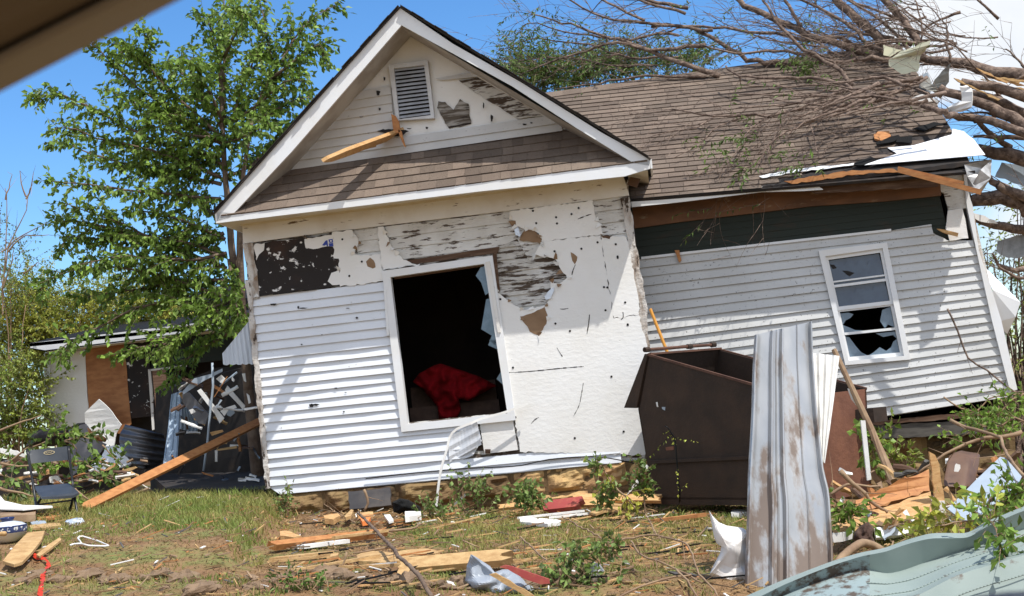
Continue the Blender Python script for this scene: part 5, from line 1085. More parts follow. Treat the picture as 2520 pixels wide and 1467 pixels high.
star('root_ball', dense(cP((290, 1180), (300, 1110), (370, 1040), (440, 1010), (490, 1060), (480, 1150), (525, 1250), (430, 1280), (350, 1220))), 9.6, mat('dark_root', (.06, .032, .022), .9, (.16, .10, .07), 7, lo=.45, hi=.65, bump=.8, bscale=30), .09, .05, 14, 7, .08, 'dark torn root ball in front of the boards on the right', 'root')
b = MB(); b.tube(crv([at(*p, y) for p, y in zip(cP((120, 1440), (190, 1350), (300, 1260), (380, 1220), (480, 1240), (580, 1300)), (8.9, 9.0, 9.1, 9.2, 9.3, 9.3))]), .028, 8); tag(b.build('dead_branch', M_twig, smooth=True), 'thick dead branch below the dark root ball', 'branch')
def stick(label, px, Y, r0, r1, name='dead_branch', m=None, leaves=0, seed=1, L=.07, W=.018, lm=None, ground=False, lift=.05):
    r = random.Random(seed); n = len(px); Ys = Y if hasattr(Y, '__len__') else [Y]*n
    pts = [G(x, y, lift) for x, y in px] if ground else [at(x, y, yy) for (x, y), yy in zip(px, Ys)]
    wood, lv = MB(), MB(); c = limb(wood, pts, r0, r1, .01, r, 7, .08)
    for k, p in enumerate(c[1:], 1):
        ax = (c[k]-c[k-1]).normalized()
        if leaves == 0 and r.random() < .25: shoot(wood, lv, p, ax+rv(r, .9), r.uniform(.1, .35), r, L, W, 9, .2, .004)
        for _ in range(int(leaves+r.random())): shoot(wood, lv, p, ax*.5+rv(r, .9)+V((0, 0, .2)), r.uniform(.08, .3), r, L, W, .03, .6, .003)
    t = thing(name, pts[0], label, 'branch'); wood.build('wood', m or M_twig, t, smooth=True)
    if lv.f: lv.build('leaves', lm or M_leaf, t)
    return t
stick('pale forked branch reaching over the brown cushion', cP((1960, 120), (1780, 165), (1600, 175), (1420, 235), (1200, 340), (1050, 430), (940, 510)), 10.6, .018, .008)
stick('thin pale branch hanging in front of the blue sheet', cP((1250, 0), (1400, 70), (1560, 110), (1750, 180), (1770, 260), (1880, 430), (1990, 560)), [11, 10.9, 10.6, 10.4, 10.2, 9.6, 9.4], .014, .010)
stick('curved grey branch lying over the blue metal sheet', cP((2000, 630), (1850, 650), (1720, 700), (1650, 790), (1600, 900), (1580, 960)), 8.9, .014, .007)
stick('crooked grey branch lying across the split beam', cP((160, 505), (240, 590), (330, 670), (400, 720), (450, 800), (560, 870), (630, 910)), 10.2, .02, .010)
stick('dark twig against the lit siding at the right end of the wing', c6((890, -60), (945, 60), (1000, 200), (1100, 270), (1240, 375), (1330, 380)), 13.6, .010, .008, m=M_barkp)
stick('twig with a few leaves at the foot of the wing siding', c6((870, 410), (960, 470), (1050, 480), (1110, 420), (1200, 400), (1300, 390)), 13.2, .008, .006)
stick('leafy green branch fallen at the right end of the wing', c6((1330, 380), (1240, 420), (1180, 480), (1120, 520), (1040, 500)), [12.6]*5, .012, .005, leaves=6, seed=4, lm=M_leaf, name='leafy_branch')
stick('leafy green branch lying below the first one at the frame edge', c6((1330, 560), (1250, 520), (1180, 560), (1080, 570), (960, 620)), [12.2]*5, .012, .005, leaves=5, seed=5, lm=M_leaf, name='leafy_branch')
stick('leafy sprig right of the blue metal sheet', c6((1330, 960), (1280, 930), (1240, 950), (1200, 980)), [8.8]*4, .01, .004, leaves=6, seed=6, name='leafy_branch')
stick('leafy shoot lying along the top of the green panel', cP((640, 1080), (760, 1030), (900, 1060), (1100, 1050), (1300, 1020), (1500, 1000), (1680, 990)), [8.4]*7, .006, .004, leaves=2.4, seed=7, L=.08, W=.024, name='leafy_branch', lm=M_yleaf)
stick('leafy sprig hanging down over the green panel', cP((1600, 985), (1680, 1020), (1720, 1150), (1750, 1280)), [7.9, 7.6, 7.4, 7.3], .005, .003, leaves=3, seed=8, L=.07, W=.02, name='leafy_branch')
stick('small green sprig beside the muddy steel sheet', cP((60, 920), (140, 900), (220, 870), (260, 960)), 9.9, .006, .003, leaves=4, seed=9, L=.07, W=.02, name='leafy_branch')
stick('bundle of dry straw-coloured sticks between dumpster and beam', cP((50, 750), (150, 680), (220, 640), (330, 640), (560, 660)), 10.9, .014, .008, seed=3)
stick('green weed growing behind the white post', cP((560, 600), (500, 400), (470, 250), (480, 180)), 12.3, .006, .003, leaves=3, seed=11, L=.09, W=.03, name='weed')
r = random.Random(88)
for k in range(64):
    u, v = r.uniform(120, 1950), r.uniform(470, 1140)
    if 700 < v and 1230 < u < 1900: v -= 320
    ang = r.choice((-.35, .5, -.9, .1, 1.1, -.1))+r.uniform(-.25, .25); L = r.uniform(70, 330); w = r.uniform(10, 42); y0 = 11.6-(v-470)/670*1.75+r.uniform(-.15, .15)
    dx, dy = math.cos(ang)*L/2, math.sin(ang)*L/2; nx, ny = -math.sin(ang)*w/2, math.cos(ang)*w/2
    flat('broken_board', 'splintered broken board in the heap between the steel sheet and the right edge', 'debris', cP((u-dx-nx, v-dy-ny), (u+dx-nx, v+dy-ny), (u+dx*1.2, v+dy*1.2), (u+dx+nx, v+dy+ny), (u-dx+nx, v-dy+ny)), [y0, y0+r.uniform(-.15, .15), y0, y0+r.uniform(-.15, .15), y0], r.choice((M_orange, M_orange, M_bright, M_board, M_oldwood, M_twig, M_oldwood, M_white, M_blueg, M_beam)), .02, .012, k, group='broken boards heaped at the right')
# --- shadow side ground litter below the wing: dark soil piece
# --- yard pieces, left to right
lying('wood_slab', 'curved pale wooden slab lying on the grass at the left edge', 'wood', cL3((20, 1215), (110, 1100), (200, 1010), (322, 997), (300, 1060), (230, 1150), (160, 1222), (100, 1240)), M_board, .02, .07)
lying('wood_strip', 'thin splintered wood strip pointing at the red ribbon', 'wood', cL3((262, 1170), (350, 1095), (430, 1045), (442, 1060), (370, 1120), (285, 1182)), M_board, .015, .05)
lying('white_sheet', 'bent white vinyl sheet lying behind the folding chair', 'sheet', cN((0, 1040), (60, 1110), (300, 1165), (680, 1175), (690, 1190), (500, 1205), (300, 1225), (0, 1215)), M_white, .01, .12)
lying('log', 'grey broken log lying under the folding chair', 'log', cN((0, 1230), (300, 1225), (470, 1230), (460, 1290), (0, 1310)), M_twig, .06, .1)
lying('blue_wrapper', 'crumpled blue and white wrapper behind the casserole', 'wrapper', cN((400, 1390), (480, 1370), (590, 1370), (610, 1400), (500, 1420), (420, 1415)), M_blueg, .02, .04, ragged=1.2)
lying('wood_piece', 'short pale wood piece between casserole and plastic bag', 'wood', cN((390, 1430), (520, 1410), (780, 1400), (800, 1430), (600, 1460), (400, 1467)), M_board, .02, .04)
lying('split_wood', 'torn orange wood lying between the legs of the folding chair', 'wood', cN((480, 1250), (560, 1230), (700, 1300), (850, 1300), (700, 1330), (490, 1340)), M_orange, .02, .04, ragged=1)
# folding chair
CY = G(180, 1274).y; ch = thing('folding_chair', G(135, 1275), 'black plastic folding chair standing alone on the grass at the left', 'chair')
def cp(u, v, dy): return at(*cN((u, v))[0], CY+dy)
b = MB(); bl, br, tr_, tl_ = cp(388, 625, .26), cp(915, 575, .30), cp(898, 395, .34), cp(358, 452, .30)
def bk(s, t):
    p = (tl_+(tr_-tl_)*s)*(1-t)+(bl+(br-bl)*s)*t; e = 4*s*(1-s); p = p+V((0, .035*e, 0)); cut = .0
    if t < .2: p = p-EZ*.03*(max(0, abs(s-.5)-.42)/.08)**2
    return p
b.grid(bk, 24, 8, thick=V((0, .018, 0))); bo = b.build('backrest', M_plast, ch, smooth=True)
b = MB(); ec = bk(.49, .32)+V((0, -.006, 0)); ex_ = (tr_-tl_).normalized(); ez_ = (tl_-bl).normalized()
el = lambda rx, rz, a: ec+ex_*rx*math.cos(a)+ez_*rz*math.sin(a)
for k in range(24):
    a, c_ = k/24*6.2832, (k+1)/24*6.2832; b.quad(el(.052, .02, a), el(.052, .02, c_), el(.045, .015, c_), el(.045, .015, a))
b.tube([ec+ex_*x+ez_*z-V((0, .002, 0)) for x, z in ((-.032, .004), (-.015, -.006), (0, .004), (.012, -.004), (.03, .007))], .003, 5); b.build('emblem', mat('gold_print', (.40, .32, .18), .5), bo)
b = MB(); s0_, s1_, s2_, s3_, s4_ = cp(430, 925, .30), cp(905, 880, .36), cp(1032, 1000, .02), cp(960, 1040, -.02), cp(548, 1060, -.06)
sq = [s0_, s1_, s2_+(s1_-s2_)*.08, s2_, s3_, (s3_+s4_)*.5+V((0, -.015, -.004)), s4_, s4_+(s0_-s4_)*.1]
b.slab(sq, V((0, 0, -.022))); b.build('seat', M_plast, ch)
gl = lambda u, v: G(*cN((u, v))[0], .012)
for pts in ([tl_+EZ*.01, bl, cp(440, 940, .2), cp(470, 1165, .06), gl(462, 1352)], [tr_, br, cp(955, 900, .26), cp(975, 1050, .08), gl(1020, 1318)]):
    b = MB(); b.tube(crv(pts, .05), .0125, 8); b.build('leg', M_tubebl, ch, smooth=True)
for pts in ([cp(548, 1062, .0), cp(490, 1165, .12), gl(484, 1335)], [cp(965, 1040, .02), cp(925, 1200, .16), gl(896, 1302)]):
    b = MB(); b.tube(crv(pts, .05), .0125, 8); b.build('leg', M_tubebl, ch, smooth=True)
b = MB(); b.tube([cp(470, 1165, .06), cp(975, 1100, .08)], .008, 6); b.build('crossbar', M_tubebl, ch)
# casserole dish
cd_ = G(22, 1334); dish = thing('casserole_dish', cd_, 'cream and blue patterned lidded casserole dish on the grass at the left edge', 'dish')
def lathe(name, prof, mt, parent, n=40, o=cd_):
    b = MB(); vs = []; fs = []
    for (rr, z) in prof:
        for k in range(n): vs.append(o+V((rr*math.cos(6.2832*k/n), rr*math.sin(6.2832*k/n), z)))
    for i in range(len(prof)-1):
        for k in range(n): fs.append((i*n+k, i*n+(k+1) % n, (i+1)*n+(k+1) % n, (i+1)*n+k))
    b.add(vs, fs); return b.build(name, mt, parent, smooth=True)
M_cream = mat('cream_ceramic', (.62, .57, .46), .25, spec=.5); M_navy = mat('navy_pattern', (.03, .045, .12), .3, (.55, .55, .52), 38, lo=.56, hi=.60, detail=2)
k_ = cd_.y/11.3
lathe('body', [(x*k_, z*k_) for x, z in ((.0, .0), (.07, .0), (.085, .012), (.125, .05), (.143, .075))], M_cream, dish); lathe('band', [(x*k_, z*k_) for x, z in ((.1432, .0755), (.149, .10), (.146, .118))], M_navy, dish)
lathe('rim', [(x*k_, z*k_) for x, z in ((.146, .118), (.150, .125), (.142, .130))], mat('dark_blue_glaze', (.02, .03, .10), .2), dish)
ld_ = lathe('lid', [(x*k_, z*k_) for x, z in ((.142, .128), (.11, .148), (.06, .162), (.045, .165))], mat('white_glaze', (.62, .64, .66), .2, (.5, .54, .6), 9), dish)
lathe('knob', [(x*k_, z*k_) for x, z in ((.045, .165), (.048, .176), (.058, .19), (.05, .197), (.0, .2))], MATS['dark_blue_glaze'], ld_)
b = MB(); b.tube([G(-30, 1316, .16), G(30, 1316, .15)+V((.0, -.14, .02))], [.012, .018], 8); tag(b.build('wooden_handle', M_board, smooth=True), 'pale wooden handle resting on the casserole dish', 'handle')
# hanger, bag, ribbon, plank
b = MB(); b.tube([G(*p, .035) for p in cL3((505, 1102), (530, 1094), (585, 1090), (560, 1052), (572, 1038), (600, 1040), (700, 1070), (780, 1105), (760, 1110), (640, 1106), (585, 1092))], .007, 6); tag(b.build('coat_hanger', M_white, smooth=True), 'white plastic coat hanger lying on the brown dry grass', 'hanger')
gb_ = G(*cL3((535, 970))[0])
star('plastic_bag', dense([(gb_ and x, y) for x, y in cL3((465, 935), (480, 920), (550, 905), (590, 905), (612, 935), (560, 970), (520, 985), (480, 965))], 3), gb_.y, bag_mat('clear_plastic', (.85, .9, .95), .15, .55), .05, .05, 16, 6, .03, 'crumpled clear plastic bag on the grass beside the chair', 'bag', smooth=False)
b = MB(); rb = crv([G(*p, .03) for p in cL3((238, 1160), (270, 1188), (322, 1200), (352, 1235), (335, 1270), (312, 1310), (297, 1400), (283, 1480))], .05)
for i, (p, q) in enumerate(zip(rb, rb[1:])): s = V((.014, .004, .012*math.sin(i*.9))); b.quad(p-s, p+s, q+s, q-s)
tag(b.build('ribbon', mat('red_tape', (.55, .045, .02), .45)), 'bright red tape trailing over the grass at the bottom left', 'tape')
pA, pB = G(215, 1243, .06), at(640, 1035, G(215, 1243).y+2.2)
plank('leaning_plank', 'long orange plank leaning from the lawn up to the house corner', 'plank', pA, pB, .09, .04, M_orange, .09, 3, face=V((.1, -1, .35)))
# --- wreckage between outbuilding and house
flat('grey_wallboard', 'grey wallboard slab slumped against the outbuilding wall', 'wallboard', cN((900, 180), (1120, 100), (1180, 210), (1300, 320), (1390, 370), (1280, 520), (950, 780), (880, 640), (900, 400)), 18.6, mat('grey_wallboard', (.25, .24, .245), .8, (.20, .19, .20), 3), .03, .01, 3)
star('insulation', dense(cN((1140, 150), (1180, 170), (1230, 250), (1330, 250), (1405, 300), (1380, 345), (1290, 330), (1200, 290), (1160, 220))), 18.4, M_orange, .05, .04, 16, 5, .03, 'orange insulation tuft hanging over the grey wallboard', 'insulation')
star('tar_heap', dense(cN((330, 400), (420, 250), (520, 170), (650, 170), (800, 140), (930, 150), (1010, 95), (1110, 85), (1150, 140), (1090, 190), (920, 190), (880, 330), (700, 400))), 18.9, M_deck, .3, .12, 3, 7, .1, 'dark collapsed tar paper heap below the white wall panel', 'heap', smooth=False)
flat('wallboard', 'pale wallboard sheet bent under the curled metal', 'wallboard', cN((1390, 390), (1560, 385), (1720, 620), (1640, 650), (1250, 720), (1200, 640), (1330, 540)), [18, 18, 17.6, 17.4, 17.4, 17.5, 17.8], M_white, .02, .008, 4)
def curl(s, t):
    a = cN((920+(1990-920)*0, 0))
    L0 = cN((1640, 110), (1570, 230), (1560, 340), (1600, 480), (1700, 620), (1800, 680)); L1 = cN((2140, 240), (2160, 330), (2150, 450), (2150, 560), (2080, 640), (1950, 700))
    i = min(4, int(t*5)); k = t*5-i; p = [L0[i][j]+(L0[i+1][j]-L0[i][j])*k for j in (0, 1)]; q = [L1[i][j]+(L1[i+1][j]-L1[i][j])*k for j in (0, 1)]
    return at(p[0]+(q[0]-p[0])*s, p[1]+(q[1]-p[1])*s, 17.8-.25*math.sin(s*3.1)-.02*math.sin(t*40))
b = MB(); b.grid(curl, 16, 60, thick=V((0, .01, 0))); tag(b.build('curled_sheet', mat('dark_corrugated_metal', (.13, .13, .14), .4, (.08, .075, .075), 3, metal=.5), smooth=False), 'curled dark corrugated metal sheet in front of the outbuilding', 'metal sheet')
sheet('metal_channel', 'tall pale blue metal channel leaning beside the dark doorway', cM((110, 410), (75, 750), (30, 1080)), cM((212, 372), (185, 750), (165, 1080)), 17.4, 16.9, mat('blue_grey_channel', (.33, .42, .53), .4, (.27, .35, .45), 3, lo=.4, hi=.7), ribs((.08, .55, .9), .05, .02), 24, 6)
sheet('small_corrugated', 'small blue-grey corrugated piece behind the tall metal channel', cM((205, 500), (195, 640), (190, 740)), cM((300, 560), (370, 700), (362, 790)), 17.7, 17.6, M_blueg, ribs((.1, .3, .5, .7, .9), .08, .02), 30, 5)
for i, (lab, px, m) in enumerate((('grey metal slat leaning from the channel top up to the awning', ((215, 385), (330, 255), (480, 215), (600, 160), (600, 190), (420, 280), (225, 410)), M_blueg), ('wide grey slat crossing the middle of the metal wreck', ((215, 395), (280, 390), (470, 600), (440, 700), (370, 690), (215, 480)), MATS['dark_corrugated_metal']),
        ('bright bent white slat in the middle of the metal wreck', ((358, 375), (392, 355), (580, 590), (620, 640), (575, 690), (530, 600)), M_white), ('white slat running down to the right in the metal wreck', ((625, 370), (650, 325), (760, 450), (820, 520), (800, 560), (770, 520)), M_white), ('short white slat near the awning corner', ((540, 260), (590, 220), (640, 270), (600, 310)), M_white),
        ('small white hooked metal piece below the slats', ((580, 570), (640, 535), (720, 510), (740, 540), (660, 560), (620, 620)), M_white), ('grey end plate hanging under the white slats', ((640, 540), (700, 535), (720, 590), (680, 625), (645, 610)), M_blueg), ('cream block wedged in the grey slat', ((280, 560), (320, 545), (340, 580), (300, 600)), M_frieze), ('thin red-brown board crossing the metal wreck', ((640, 240), (655, 232), (530, 430), (515, 440)), M_orange), ('white fragment at the house corner above the plank', ((790, 210), (820, 205), (830, 290), (810, 280)), M_white), ('ragged white fragment below the awning', ((835, 400), (860, 420), (875, 490), (855, 500)), M_white), ('pale crooked strip under the awning', ((690, 230), (720, 270), (710, 290), (690, 270)), M_white),
        ('dark brown panel behind the slats', ((400, 250), (500, 215), (500, 480), (420, 380)), M_oldwood), ('orange splintered wood above the leaning plank', ((480, 775), (600, 750), (612, 770), (500, 810)), M_bright), ('orange splinter below the leaning plank', ((580, 860), (650, 830), (690, 800), (640, 890), (600, 880)), M_bright), ('pale board on the rubble behind the plank', ((540, 940), (740, 905), (745, 930), (550, 955)), M_board), ('short upright pale stud in the rubble', ((530, 950), (555, 950), (552, 1060), (530, 1060)), M_frieze), ('thin grey lath leaning on the house corner', ((705, 855), (780, 750), (792, 755), (715, 865)), M_blueg),
        ('red cloth scrap on the dark ground', ((0, 1290), (130, 1260), (230, 1290), (220, 1315), (60, 1310)), M_redb), ('blue and white scrap on the dark ground', ((280, 1305), (340, 1275), (440, 1285), (430, 1325)), M_blueg), ('pale brick-coloured rubble piece', ((470, 925), (510, 905), (525, 930), (480, 945)), M_frieze), ('pale rubble piece behind the pipe', ((385, 970), (430, 955), (445, 990), (400, 990)), M_frieze), ('orange rubble piece near the grass', ((400, 1160), (515, 1190), (510, 1205), (420, 1180)), M_orange))):
    flat('scrap_metal' if m in (M_white, M_blueg) and i < 8 else 'debris_piece', lab, 'debris', cM(*px), 16.6+.25*math.sin(i*2.3)+(.8 if i in (12,) else 0), m, .02)
b = MB(); b.tube([at(*p, 16.3) for p in cM((505, 105), (512, 330), (480, 620), (460, 860), (440, 1000), (420, 1150))], .014, 8); tag(b.build('metal_pipe', M_blueg, smooth=True), 'thin grey metal pipe standing in the wreckage beside the house', 'pipe')
r = random.Random(23)
for k in range(46):
    u, v = r.uniform(120, 960), r.uniform(240, 1240); ang = r.choice((.6, -.5, .3, 1.2, -.9, 0))+r.uniform(-.3, .3); L = r.uniform(50, 200)*(1.1 if v < 700 else .7); w = r.uniform(6, 26)
    dx, dy = math.cos(ang)*L/2, math.sin(ang)*L/2; nx, ny = -math.sin(ang)*w/2, math.cos(ang)*w/2
    y0 = r.uniform(16.0, 17.6)
    flat('broken_piece', 'broken strip of cladding or wood in the wreck between the leafy tree and the house', 'debris', cM((u-dx-nx, v-dy-ny), (u+dx-nx, v+dy-ny), (u+dx+nx, v+dy+ny), (u-dx+nx, v-dy+ny)), [y0, y0+r.uniform(-.3, .3), y0+r.uniform(-.3, .3), y0], r.choice((M_white, M_blueg, M_oldwood, M_orange, M_oldwood, M_board, M_frieze, MATS['dark_corrugated_metal'])), .015, .006, k, group='broken pieces in the wreck beside the house')
for k in range(70):
    u, v = r.uniform(-40, 1900), r.uniform(560, 1040); ang = r.uniform(-.5, .5); L = r.uniform(60, 260); w = r.uniform(8, 30); y0 = r.uniform(14.8, 17.4)
    dx, dy = math.cos(ang)*L/2, math.sin(ang)*L/2; nx, ny = -math.sin(ang)*w/2, math.cos(ang)*w/2
    flat('broken_piece', 'broken stick or board in the brush heap behind the folding chair', 'debris', cN((u-dx-nx, v-dy-ny), (u+dx-nx, v+dy-ny), (u+dx+nx, v+dy+ny), (u-dx+nx, v-dy+ny)), [y0, y0+r.uniform(-.3, .3), y0+r.uniform(-.3, .3), y0], r.choice((M_twig, M_oldwood, M_oldwood, M_board, M_orange, M_frieze, M_deck, M_twig, M_white)), .015, .006, k, group='broken pieces in the brush heap behind the chair')
# dark back of the gap: porch floor and collapsed porch wall
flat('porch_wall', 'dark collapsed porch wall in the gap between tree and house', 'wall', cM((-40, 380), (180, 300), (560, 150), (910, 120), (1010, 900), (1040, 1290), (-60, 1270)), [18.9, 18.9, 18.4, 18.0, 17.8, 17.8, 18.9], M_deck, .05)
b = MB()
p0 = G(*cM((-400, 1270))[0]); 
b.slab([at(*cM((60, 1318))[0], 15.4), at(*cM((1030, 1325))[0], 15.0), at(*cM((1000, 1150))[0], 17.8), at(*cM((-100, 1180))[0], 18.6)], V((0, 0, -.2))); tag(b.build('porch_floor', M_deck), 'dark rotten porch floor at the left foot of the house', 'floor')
r = random.Random(8)
for i, (px, lab, y0, lf) in enumerate(((cN((-40, 200), (100, 150), (300, 70), (540, 0)), 'bare branch rising at the left edge behind the chair', 18, 0), (cN((-40, 690), (120, 600), (280, 480), (380, 400)), 'dead forked branch behind the chair back', 15.5, .3), (cN((380, 420), (520, 370), (650, 290), (720, 240), (860, 240)), 'leafy twig above the chair back', 15.5, 1.6), (cN((820, 330), (1000, 290), (1100, 280), (1190, 300)), 'leafy twig right of the chair back', 15.6, 1.6), (cN((840, 330), (960, 370), (1000, 430)), 'short twig hanging right of the chair', 15.5, 1),
        (cN((1340, 380), (1420, 470), (1520, 560), (1600, 640)), 'dark twig over the pale wallboard', 16.5, 1), (cN((900, 570), (1080, 600), (1200, 590), (1310, 600)), 'leafy twig crossing the grey wallboard', 15.8, 1.6), (cN((1130, 650), (1250, 720), (1420, 810), (1500, 840)), 'leafy twig low in front of the rubble', 15.4, 1.5), (cN((400, 690), (500, 670), (640, 660), (720, 700)), 'leafy twig behind the chair seat', 15.2, 2), (cN((-30, 760), (150, 820), (180, 930), (200, 1010)), 'leafy twig at the left edge beside the chair', 14.5, 2), (cN((960, 960), (1020, 990), (1100, 1060), (1160, 1090)), 'bent twig right of the chair seat', 14, .2), (cN((-30, 610), (100, 640), (240, 660), (390, 650)), 'dead branch lying left of the chair', 15, .2), (cN((-40, 940), (100, 980), (300, 1010), (420, 1060)), 'dead stick on the ground left of the chair', 14.2, 0), (cN((700, 950), (900, 880), (1150, 840), (1400, 800)), 'dead limb in the dark rubble', 16, .3), (cN((1000, 860), (1200, 830), (1420, 780), (1700, 760)), 'dark limb lying behind the leaning plank', 16.2, .2))):
    stick(lab, px, y0, .02 if lf < 1 else .010, .006 if lf < 1 else .004, leaves=lf, seed=i+20, L=.09, W=.028, lm=M_willow if i % 2 else M_leaf)
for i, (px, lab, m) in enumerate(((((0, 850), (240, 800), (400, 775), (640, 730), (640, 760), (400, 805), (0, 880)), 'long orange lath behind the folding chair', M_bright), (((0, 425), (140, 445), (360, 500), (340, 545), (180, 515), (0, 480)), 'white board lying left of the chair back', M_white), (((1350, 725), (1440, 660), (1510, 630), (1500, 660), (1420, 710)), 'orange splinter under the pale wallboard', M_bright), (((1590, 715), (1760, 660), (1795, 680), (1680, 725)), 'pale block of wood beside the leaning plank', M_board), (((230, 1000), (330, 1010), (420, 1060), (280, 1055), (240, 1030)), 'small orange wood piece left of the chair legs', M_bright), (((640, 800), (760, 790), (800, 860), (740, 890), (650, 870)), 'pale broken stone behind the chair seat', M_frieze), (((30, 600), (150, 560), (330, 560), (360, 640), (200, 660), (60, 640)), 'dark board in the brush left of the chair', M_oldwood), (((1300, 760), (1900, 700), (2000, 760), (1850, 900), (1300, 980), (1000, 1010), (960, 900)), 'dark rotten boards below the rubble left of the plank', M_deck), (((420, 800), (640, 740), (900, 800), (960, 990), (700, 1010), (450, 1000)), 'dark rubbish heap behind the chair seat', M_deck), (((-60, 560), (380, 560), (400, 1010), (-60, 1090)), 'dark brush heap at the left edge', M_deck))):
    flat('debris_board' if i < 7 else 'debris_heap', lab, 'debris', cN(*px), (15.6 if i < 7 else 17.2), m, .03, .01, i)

M_creamv = mat('cream_vinyl', (.62, .60, .42), .5, (.55, .53, .38), 3)
for nm, lab, px, y, m in (('vinyl_scrap', 'large cream ribbed siding scrap caught in the fallen branches above the roof', cB((1530, 440), (1620, 372), (1835, 293), (1822, 330), (1762, 405), (1742, 525), (1620, 545), (1530, 485)), [16, 15.9, 15.6, 15.6, 15.8, 15.8, 15.9, 16], M_creamv), ('vinyl_scrap', 'small cream siding scrap behind the large one in the branches', cB((1490, 330), (1622, 368), (1540, 415), (1490, 402)), 16.1, M_creamv), ('metal_scrap', 'twisted grey metal scrap caught at the end of the roof ridge', cB((1752, 560), (1800, 540), (1850, 620), (1920, 520), (1982, 462), (1970, 600), (1905, 722), (1850, 665), (1762, 640)), [15.9, 15.9, 15.7, 15.6, 15.5, 15.6, 15.7, 15.6, 15.8], mat('grey_green_metal', (.30, .29, .25), .5, (.17, .16, .14), 7)), ('metal_scrap', 'pale blue crumpled scrap under the twisted grey metal', cB((1745, 570), (1810, 530), (1850, 640), (1830, 680), (1760, 640)), 15.85, M_blueg), ('white_scrap', 'white bent scrap hanging on the limbs right of the roof', cB((2050, 640), (2110, 622), (2142, 670), (2136, 782), (2080, 812), (1980, 822), (1952, 792), (2062, 742)), [15.3, 15.3, 15.2, 15.2, 15.3, 15.4, 15.4, 15.3], M_white), ('white_scrap', 'white torn strip below the bent scrap on the roof end', cB((1700, 720), (1770, 690), (1900, 740), (1880, 790), (1760, 770)), 15.6, M_white),
        ('metal_scrap', 'striped white metal sheet lodged under the thick limb on the right', cC((2360, 310), (2440, 325), (2600, 350), (2600, 500), (2480, 470), (2310, 415)), 15.9, M_blueg), ('metal_scrap', 'grey metal sheet wrapped round the limb at the right edge', cC((2330, 890), (2420, 860), (2600, 800), (2600, 1010), (2400, 1010), (2320, 960)), 15.9, mat('dull_grey_sheet', (.30, .32, .33), .5, (.16, .17, .18), 5)), ('white_scrap', 'white scrap beside the broken corner of the wing', cC((2150, 680), (2230, 700), (2330, 760), (2240, 750), (2160, 720)), 15.6, M_white)):
    flat(nm, lab, 'scrap', px, y, m, .012, .012, len(lab))

r = random.Random(61)
for k in range(9):
    u, v = r.uniform(2000, 2480), r.uniform(480, 720); L = r.uniform(120, 380); an = r.uniform(.05, .45); w = r.uniform(6, 16); y0 = r.uniform(15.2, 15.6)
    flat('split_wood', 'pale split wood torn open on the fallen trunk at the right edge', 'splinter', cB((u, v), (u+L, v+L*an), (u+L*.95, v+L*an+w), (u+.1*L, v+L*an*.1+w)), y0, r.choice((M_bright, M_board)), .02, .01, k, group='pale splinters torn open on the fallen trunk')
# ------------------------------------------------------------------ the yard
def proj(p):
    d = p-EYE; z = d.dot(FW); return (W/2+FPX*d.dot(RT)/z, H/2-FPX*d.dot(UP)/z)
def on(px, name, label, mt, t=.025, lift=.04, cat='board', ragged=.8, seed=1, group=None): return lying(name, label, cat, px, mt, t, lift, group, ragged, seed)
# boards strewn over the lawn
on(c7((690, 855), (740, 835), (800, 815), (1020, 832), (1200, 800), (1360, 800), (1440, 828), (1330, 850), (1240, 895), (1100, 900), (900, 922), (705, 905)), 'split_board', 'wide split yellow board lying flat in the middle of the lawn', M_board, seed=2)
gplank('long_board', 'long yellow board with a brown edge right of the wide split board', c7((1130, 925))[0], c7((1945, 855))[0], .15, .05, M_board, .07, .12, .08, 3, face=V((.05, -.5, 1)))
gplank('thin_lath', 'thin pale lath lying in front of the wide split board', c7((575, 952))[0], c7((2005, 900))[0], .035, .02, M_board, .05, .06, .1, 4)
gplank('long_board', 'long orange-brown board lying beside the white strip on the dirt', c7((0, 740))[0], c7((860, 640))[0], .07, .05, M_orange, .08, .08, .1, 5, face=V((0, -.8, 1)))
gplank('thin_lath', 'pale splintered lath on top of the orange-brown board', c7((545, 680))[0], c7((850, 640))[0], .06, .02, M_board, .11, .11, .1, 6)
gplank('white_lath', 'white painted strip lying on the dirt left of the middle', c7((190, 765))[0], c7((590, 715))[0], .09, .03, M_white, .05, .05, .03, 7)
gplank('thin_lath', 'pale lath near the brown dirt left of the middle', c7((0, 870))[0], c7((335, 835))[0], .10, .02, M_board, .04, .05, .1, 8)
gplank('thin_lath', 'thin broken lath below the pale lath on the left dirt', c7((0, 893))[0], c7((275, 868))[0], .03, .02, M_board, .05, .05, .1, 9)
gplank('thin_lath', 'short curved lath left of the wide split board', c7((190, 970))[0], c7((690, 885))[0], .05, .02, M_board, .04, .05, .12, 10)
on(c7((0, 640), (60, 635), (190, 680), (120, 695), (0, 680)), 'wood_chunk', 'orange wood chunk lying by the corner of the house', M_bright, .05, .06, 'wood', seed=3)
on(c7((420, 880), (470, 835), (530, 835), (520, 855), (440, 880)), 'wood_chunk', 'small pale wood chunk on the brown dirt', M_board, .03, .04, 'wood', seed=4)
flat('upright_board', 'pale yellow board standing out of the rubble at the bottom centre', 'board', c7((1072, 958), (1120, 968), (1172, 965), (1140, 1100), (1105, 1235), (990, 1235), (1030, 1100)), [9.7, 9.7, 9.7, 9.4, 9.1, 9.1, 9.4], M_board, .03, .004)
on(c8((0, 520), (80, 515), (370, 540), (360, 560), (250, 575), (0, 552)), 'white_board', 'white painted board lying on the grass below the stone footing', M_white, .03, .05, seed=5)
gplank('white_lath', 'long thin white strip lying behind the white painted board', c8((0, 512))[0], c8((545, 452))[0], .03, .02, M_white, .06, .09, .03, 11)
